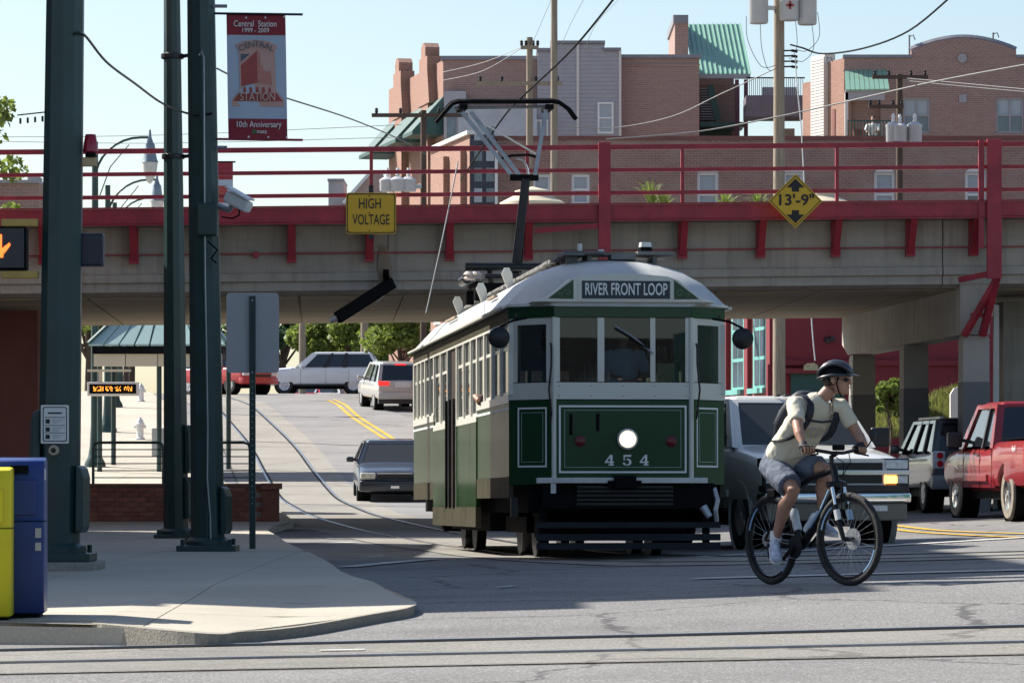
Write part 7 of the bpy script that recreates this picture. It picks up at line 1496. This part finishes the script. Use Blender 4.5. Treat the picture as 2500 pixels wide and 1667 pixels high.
# banner on a farther lamp, seen beside the bannered pole
dB = 88; c = PD(517, 475, dB); fb_ = thing('banner', 'smaller red and white banner half hidden behind the bannered pole', 'banner', c)
MB().bx(-.3, mm(18, dB), 0, .02, -1.05, 1.05).build('cloth', M['ban_blue'], fb_); MB().bx(-.3, mm(18, dB), -.008, -.002, .65, 1.05).build('red_band', M['ban_red'], fb_); MB().bx(-.3, mm(20, dB), -.008, -.002, -1.05, -.55).build('red_band', M['ban_red'], fb_); MB().bx(-.2, .05, -.008, -.002, .1, .5).build('emblem', M['ban_brick'], fb_); MB().cyl((-.5, .01, 1.07), (mm(24, dB), .01, 1.07), .02).build('arm', M['black'], fb_)
MB().cyl((-.5, .05, -8), (-.5, .05, 2), .09, n=10).build('post', M['green_pole'], fb_)
def hydrant(label, px, d):
    g_ = GX(px, d); r = thing('fire_hydrant', label, 'hydrant', (g_.x, d, g_.z + .13), 0, 'white fire hydrants')
    MB().lathe((0, 0, 0), [(.16, 0), (.16, .04), (.11, .06), (.11, .45), (.15, .47), (.15, .5), (.12, .52), (.1, .6), (.04, .66), (.04, .7), (.0001, .71)], 14).build('barrel', M['white_paint'], r, smooth=35); MB().cyl((-.19, 0, .4), (.19, 0, .4), .05, n=10).build('side_outlet', M['white_paint'], r); MB().cyl((0, -.18, .36), (0, 0, .36), .065, n=10).build('front_outlet', M['white_paint'], r)
hydrant('white fire hydrant on the hill pavement nearer the railing', 342, 116); hydrant('white fire hydrant farther up the hill pavement', 344, 141)
ub_ = thing('utility_box', 'small grey utility box beside the hill pavement', 'box', GX(388, 108)); MB().bx(-.2, .2, -.15, .15, 0, .95).build('case', M['galv'], ub_, bevel=.02); MB().bx(-.17, .17, -.162, -.15, .1, .85).build('door', M['galv'], ub_)
# ---------------------------------------------------------------- utility poles and wires
def upole(label, px, d, top_py, r_, m, arms=(), trans=None, lean=0):
    x = xpx(px, d); z0 = zg(x, min(d, 200)) - .3; r = thing('utility_pole', label, 'pole', (x, d, z0), 0, 'wooden utility poles'); H_ = zpx(top_py, d) - z0
    MB().tube([(0, 0, 0), (lean * .5, 0, H_ * .5), (lean, 0, H_)], [r_ * 1.15, r_ * 1.05, r_ * .9], 12).build('shaft', M[m], r, smooth=40)
    for py, w_, off in arms:
        z = zpx(py, d) - z0; MB().bx(off - w_ / 2, off + w_ / 2, -r_ - .1, -r_, z - .05, z + .05).build('cross_arm', M[m], r)
        for k in (-.45, -.2, .2, .45): MB().lathe((off + k * w_, -r_ - .05, z + .05), [(.03, 0), (.05, .05), (.035, .08), (.05, .12), (.0001, .16)], 8).build('insulator', M['black_metal'], r)
    if trans:
        for k, (pxo, y0_, y1_) in enumerate(trans):
            cx_ = xpx(pxo, d) - x; za, zb3 = zpx(y1_, d) - z0, zpx(y0_, d) - z0; rr = .24 if d < 95 else .21
            t_ = MB().lathe((cx_, -.32 - .1 * (k == 1), 0), [(rr * .9, za), (rr, za + .04), (rr, zb3 - .08), (rr * 1.05, zb3 - .06), (rr * 1.05, zb3), (rr * .5, zb3 + .08), (.0001, zb3 + .1)], 18).build('transformer', M['trans'], r, smooth=35)
            MB().lathe((cx_, -.32 - .1 * (k == 1), zb3 + .08), [(.04, 0), (.06, .05), (.04, .1), (.06, .15), (.03, .25)], 8).build('bushing', M['white_paint'], t_)
            MB().beam((cx_, -.2, (za + zb3) / 2), (0, 0, (za + zb3) / 2), .08, .1).build('bracket', M['galv'], r)
            if d < 95 and k == 1: MB().bx(cx_ - .03, cx_ + .03, -.68, -.665, za + .25, za + .45).bx(cx_ - .1, cx_ + .1, -.68, -.6651, za + .32, za + .38).each('mark', M['ban_brick'], t_)
    return r
M['trans'] = mat('trans', (.48, .49, .50), .4, .1, .08, 3)
U1 = upole('tall wooden pole with three grey transformers at the top', 1902, 92, -60, .145, 'wood_pole', (), [(1850, -20, 62), (1924, -25, 56), (1968, -15, 65)])
for k in range(4): z = zpx(125 + 13 * k, 92) - U1.location.z; MB().cyl((.1, -.05, z), (.42, -.12, z), .02, n=6).build('pin', M['black_metal'], U1); MB().beam((.3, -.1, z), (.45, -.12, z - .03), .07, .06).build('insulator', M['black'], U1)
upole('plain tall wooden pole rising beside the pantograph', 1353, 101, -80, .10, 'wood_pole'); upole('short wooden pole with cross arms left of the taller one', 1293, 103, 92, .10, 'wood_pole', ((118, .5, 0), (205, 2.4, -.3)))
upole('dark pole with cross arm and small transformers behind the railing', 1034, 100, 270, .09, 'dark_pole', ((283, 2.6, -.1),), [(947, 442, 470), (972, 442, 470), (998, 442, 470)])
upole('dark pole with white transformers below the right apartment block', 2196, 106, 182, .10, 'dark_pole', ((190, 1.6, 0), (262, 1.0, -.4)), [(2178, 308, 350), (2193, 311, 350), (2230, 308, 350)])
upole('short grey pole between the trees under the bridge', 890, 188, 620, .19, 'wood_pole'); upole('wooden pole under the bridge beside the street sign', 738, 186, 600, .16, 'wood_pole'); upole('brown pole behind the tram roof under the bridge', 1000, 184, 600, .17, 'dark_pole')
upole('thin pole with insulators at the far left above the bridge', 308, 180, 640, .12, 'dark_pole')
ua = thing('insulator_rack', 'rack of insulators beside the thick pole at upper left', 'insulators', PD(75, 265, 60)); MB().beam((-.25, 0, .0), (.3, 0, .06), .02, .02).build('bar', M['black_metal'], ua)
for k in range(4): MB().cyl((-.2 + .12 * k, 0, -.05 + .012 * k), (-.2 + .12 * k, 0, -.14 + .012 * k), .02, n=6).build('insulator', M['black_metal'], ua)
def wire(label, pts, r_, m='black', sag=0):
    P_ = [P(*p) for p in pts]
    if len(P_) == 2 and sag: a, b = P_; P_ = [a.lerp(b, k / 12) - Vector((0, 0, sag * 4 * (k / 12) * (1 - k / 12))) for k in range(13)]
    else: P_ = [Vector(p) for p in spline([tuple(p) for p in P_], 6)]
    return tag(MB().tube(P_, r_, 5).build('overhead_wire', M[m], None, smooth=80), label, 'wire', 'overhead wires')
wire('black trolley wire rising from the pantograph to the top edge', [(1520, -30, 40), (1400, 118, 46), (1280, 232, 53), (1230, 285, 57), (1165, 380, 63), (1125, 440, 68)], .014)
wire('pale rope hanging slack in front of the bridge', [(1118, 395, 62), (1085, 560, 61), (1040, 765, 60)], .012, 'cable_grey')
wire('twisted black cable between the thick pole and the bannered pole', [(180, 83, 34.3), (206, 86, 34.5), (260, 152, 36), (330, 205, 38), (400, 255, 40.5), (470, 280, 42.2), (520, 277, 42.3)], .013, 'black_metal')
wire('thin wire passing behind the banner toward the bridge', [(530, 168, 45), (620, 212, 48), (700, 240, 52), (860, 292, 60), (985, 345, 75), (1040, 378, 85)], .012, 'black_metal')
wire('heavy black cable sweeping from the transformer pole to the top right', [(1930, 110, 92), (1960, 118, 91), (2010, 132, 90), (2110, 118, 86), (2220, 75, 80), (2330, -15, 74)], .022)
wire('long grey cable sloping up to the right across the brick blocks', [(1480, 340, 88), (1700, 322, 88), (1900, 285, 87), (2060, 250, 86), (2280, 200, 84), (2520, 155, 82)], .018, 'cable_grey')
wire('grey cable sloping across the left apartment block toward the transformer pole', [(1385, 310, 95), (1500, 312, 95), (1640, 285, 94), (1760, 230, 93), (1900, 165, 92)], .014, 'cable_grey')
wire('upper thin wire crossing the right apartment block', [(2196, 190, 106), (2360, 205, 104), (2520, 220, 102)], .014, 'cable_grey'); wire('lower thin wire crossing the right apartment block', [(2196, 196, 106), (2360, 212, 104), (2520, 226, 102)], .012, 'cable_grey')
for i, (x0, x1) in enumerate(((1510, 1455), (1340, 1320), (1420, 1393))): wire('faint wire above the wooden poles, number %d from the top left' % (i + 1) if False else ('faint wire dropping from the top edge to the short wooden pole, ' + ('right', 'left', 'middle')[i] + ' one'), [(x0 - 20 + 30, -10, 90), (x1, 60, 96), (x1 - 25, 118, 103)], .006, 'cable_grey')
for i, (y0_, y1_) in enumerate(((335, 325), (345, 355))): wire(('upper' if i == 0 else 'lower') + ' faint wire along the sky left of the bridge rail', [(-20, y0_, 110), (400, (y0_ + y1_) / 2, 110), (980, y1_ - 20, 110)], .009, 'cable_grey')
for i, (xa_, ya, xb2, yb2) in enumerate(((1080, 165, 1240, 120), (1078, 185, 1270, 125))): wire(('upper' if i == 0 else 'lower') + ' pair wire from the cross arm across the brick wall', [(1283, 112, 103), (1180, ya - 12 + 0, 112), (1080, ya + 12, 120)], .01, 'cable_grey')
for k, (xo, yo, xe_, ye_) in enumerate(((1822, 40, 1895, 160), (1856, 60, 1895, 128 + 40), (1942, 50, 1925, 140), (1982, 60, 1940, 146), (1996, 30, 1945, 122))):
    wire('drop lead under the transformers, %s' % ('outer left', 'inner left', 'middle', 'inner right', 'outer right')[k], [(xo, yo, 91.6), (xo + 4, yo + 60, 91.6), ((xo + xe_) / 2, max(yo + 90, ye_ + 2), 91.6), (xe_, ye_, 91.7)], .008, 'black_metal')
wire('pale conduit line beside the transformer pole', [(1942, 140, 91), (1945, 200, 91), (1955, 300, 91), (1962, 420, 91), (1980, 760, 91), (1990, 880, 91)], .016, 'white_paint')
# ---------------------------------------------------------------- vegetation
def leafmat(name, c, v=.35):
    m, n, l, b = nodes(name); g = n.new('ShaderNodeObjectInfo'); ge = n.new('ShaderNodeNewGeometry'); r = n.new('ShaderNodeMix'); r.data_type = 'RGBA'
    l.new(ge.outputs['Random Per Island'], r.inputs[0]); r.inputs[6].default_value = (*[k * (1 - v) for k in c], 1); r.inputs[7].default_value = (*[k * (1 + v) for k in c], 1); l.new(r.outputs[2], b.inputs['Base Color']); b.inputs['Roughness'].default_value = .55
    tr = n.new('ShaderNodeBsdfTranslucent'); l.new(r.outputs[2], tr.inputs[0]); mx = n.new('ShaderNodeMixShader'); mx.inputs[0].default_value = .45; l.new(b.outputs[0], mx.inputs[1]); l.new(tr.outputs[0], mx.inputs[2]); l.new(mx.outputs[0], n['Material Output'].inputs[0]); return m
M['leaf'] = leafmat('leaf', (.09, .15, .035)); M['leaf_light'] = leafmat('leaf_light', (.19, .25, .05)); M['leaf_dark'] = leafmat('leaf_dark', (.06, .12, .045))
def leaves(rng, blobs, n, size, long=1.6):
    vs = []; fs = []
    for _ in range(n):
        c, r3 = rng.choice(blobs); 
        while True:
            p = [rng.uniform(-1, 1) for _ in range(3)]; q = sum(v * v for v in p)
            if .25 < q < 1: break
        p = Vector((c[0] + p[0] * r3[0], c[1] + p[1] * r3[1], c[2] + p[2] * r3[2])); a = Vector([rng.gauss(0, 1) for _ in range(3)]).normalized(); b = a.orthogonal().normalized(); s_ = size * rng.uniform(.6, 1.3)
        b = (b * math.cos(t := rng.uniform(0, 6.3)) + a.cross(b) * math.sin(t)); a2 = a.cross(b); o = len(vs); vs += [tuple(p - b * s_ * long * .5), tuple(p + a2 * s_ * .5 - a * s_ * .1), tuple(p + b * s_ * long * .5), tuple(p - a2 * s_ * .5 - a * s_ * .1)]; fs.append((o, o + 1, o + 2, o + 3))
    return vs, fs
def tree(label, x, d, H_, rad, m, seed, n=5000, leaf=.16, trunk=.16, group=None, name='tree', base=None):
    rng = random.Random(seed); z0 = zg(x, min(d, 380)) if base is None else base; r = thing(name, label, 'tree' if name == 'tree' else 'shrub', (x, d, z0), 0, group); blobs = []
    tb = MB(); tb.tube([(0, 0, -.3), (.05, 0, H_ * .3), (-.05, .1, H_ * .55), (0, 0, H_ * .8)], [trunk, trunk * .8, trunk * .55, trunk * .2], 8)
    for k in range(26):
        a = rng.uniform(0, 6.28); e = rng.uniform(-.35, 1); rr = rad * rng.uniform(.45, .95) * math.sqrt(max(.05, 1 - (e * .9) ** 2)); c = (rr * math.cos(a), rr * math.sin(a), H_ * .62 + e * H_ * .33); b_ = rad * rng.uniform(.2, .42); blobs.append((c, (b_, b_, b_ * .75)))
        if k < 9: tb.tube([(0, 0, H_ * rng.uniform(.25, .55)), (c[0] * .5, c[1] * .5, (c[2] + H_ * .4) / 2), c], [trunk * .4, trunk * .28, trunk * .1], 6)
    tb.build('trunk', M['dark_pole'], r, smooth=50); vs, fs = leaves(rng, blobs, n, leaf); me = MB(); me.v, me.f = vs, fs
    mesh = bpy.data.meshes.new('crown'); mesh.from_pydata(vs, [], fs); mesh.materials.append(M[m]); o = bpy.data.objects.new('crown', mesh); C.objects.link(o); o.parent = r
    return r
TG = 'trees beyond the hilltop'
tree('dark green tree beyond the street sign', xpx(690, 205), 205, 5.6, 2.4, 'leaf_dark', 1, 9000, .24, .2, TG); tree('light green bushy tree behind the white SUV', xpx(850, 194), 194, 4.3, 2.8, 'leaf_light', 2, 9000, .22, .2, TG); tree('mid green tree left of the tram roof', xpx(960, 196), 196, 5.2, 3.0, 'leaf_light', 3, 9000, .22, .2, TG)
tree('pale tree just left of the shelter lamp', xpx(215, 180), 180, 5.6, 2.2, 'leaf_light', 4, 5000, .22, .2, TG); tree('green tree glimpsed behind the shelter', xpx(320, 190), 190, 5, 2.6, 'leaf', 5, 5000, .22, .2, TG); tree('green tree behind the poles at the hilltop', xpx(450, 205), 205, 5, 2.8, 'leaf', 6, 5000, .24, .2, TG)
tree('leafy tree reaching in from the left edge', xpx(-62, 78), 78, 9.3, 1.5, 'leaf_light', 8, 2600, .12, .1)
tree('bright green shrub between the bridge piers', xpx(2172, 88), 88, 1.6, .46, 'leaf_light', 9, 2200, .085, .03, None, 'shrub', zpx(1090, 88))
tree('bushy shrub right of the bright green one behind the pier', xpx(2225, 92), 92, 1.3, .5, 'leaf_light', 10, 1800, .085, .03, None, 'shrub', zpx(1070, 92))
# grassy bank behind the piers
bk = MB(); X0, X1 = xpx(2150, 91), xpx(2420, 91); nn_ = 14
bk.add([(X0 + (X1 - X0) * i / nn_, 90 + 4 * j / 6, zpx(1070, 91) + (i / nn_) * .9 * (j / 6) + .55 * (j / 6)) for j in range(7) for i in range(nn_ + 1)], [(j * (nn_ + 1) + i, j * (nn_ + 1) + i + 1, (j + 1) * (nn_ + 1) + i + 1, (j + 1) * (nn_ + 1) + i) for j in range(6) for i in range(nn_)])
struct(bk.build('grass_bank', mat('soil', (.16, .15, .06), .9, 0, .3, 4)))
rng = random.Random(5); vs = []; fs = []
for _ in range(9000):
    u, v = rng.random(), rng.random(); p = Vector((X0 + (X1 - X0) * u, 90 + 4 * v, zpx(1070, 91) + u * .9 * v + .55 * v)); a = rng.uniform(0, 6.3); h_ = rng.uniform(.1, .25); w_ = .018; o = len(vs); dx, dy = math.cos(a) * w_, math.sin(a) * w_; lx, ly = rng.gauss(0, .05), rng.gauss(0, .05)
    vs += [(p.x - dx, p.y - dy, p.z), (p.x + dx, p.y + dy, p.z), (p.x + lx, p.y + ly, p.z + h_)]; fs.append((o, o + 1, o + 2))
me = bpy.data.meshes.new('grass'); me.from_pydata(vs, [], fs); M['grass'] = leafmat('grassleaf', (.2, .21, .055)); me.materials.append(M['grass']); go = bpy.data.objects.new('grass', me); C.objects.link(go); go['kind'] = 'stuff'; tag(go, 'dry green grass on the bank behind the piers', 'grass')
pw = thing('concrete_post', 'pale concrete post on the grassy bank beside the pier', 'post', (xpx(2335, 88), 88, zpx(1070, 88))); MB().xz([(-.14, 0), (-.14, 1.05), (-.05, 1.2), (.1, 1.25), (.1, 0)], 0, .2).build('post', M['white_siding'], pw)
# weeds growing on the far side of the bridge deck
for px, h_, sp, lab in ((1590, .62, .4, 'tall pale weed tuft on the bridge deck left of the clearance sign'), (1620, .45, .35, 'short weed tuft on the bridge deck beside the tall one'), (1770, .4, .4, 'weed tuft on the bridge deck near the white window'), (1850, .42, .35, 'weed tuft on the bridge deck next to the clearance sign')):
    c = P(px, 500, 78.5); r = thing('weed', lab, 'plant', (c.x, c.y, c.z - .12), 0, 'weeds on the bridge deck'); rng = random.Random(px); mb = MB()
    for k in range(36):
        a = rng.uniform(0, 6.3); e = rng.uniform(.3, 1) * sp; hh = h_ * rng.uniform(.5, 1.1); pts = [Vector((math.cos(a) * e * t, math.sin(a) * e * t * .4, hh * (1.8 * t - t * t) * 1.2)) for t in (0, .35, .7, 1)]; sd_ = Vector((-math.sin(a), math.cos(a) * .4, .3)).normalized() * .022
        mb.add([p + sd_ * s_ * (1 - i / 3.2) for i, p in enumerate(pts) for s_ in (-1, 1)], [(2 * i, 2 * i + 1, 2 * i + 3, 2 * i + 2) for i in range(3)])
    mb.build('leaves', M['leaf_light'], r)['kind'] = 'stuff'
for px, d_, lab in ((1300, 79, 'round pale roof vent seen between the rails near the pantograph'), (2010, 95, 'pale vent hood seen through the railing right of the clearance sign')):
    c = P(px, 495, d_); r = thing('roof_vent', lab, 'vent', c); MB().lathe((0, 0, -.2), [(.75, 0), (.7, .2), (.4, .35), (.38, .45), (.0001, .55)], 20).build('hood', M['cream_panel'], r, smooth=30); MB().lathe((0, 0, -1), [(.4, 0), (.4, .85)], 16).build('collar', M['cream_panel'], r)
tree('street tree across the road behind the camera', -6.5, -7.5, 8, 2.6, 'leaf', 21, 4000, .2, .16, None, 'tree', .1); tree('second street tree across the road behind the camera', 4.5, -8.5, 8.5, 2.8, 'leaf', 22, 4000, .2, .16, None, 'tree', .1)

tree('light green tree behind the silver crossover left of the tram roof', xpx(978, 149), 149, 4.1, 1.8, 'leaf_light', 31, 6000, .16, .1, TG)
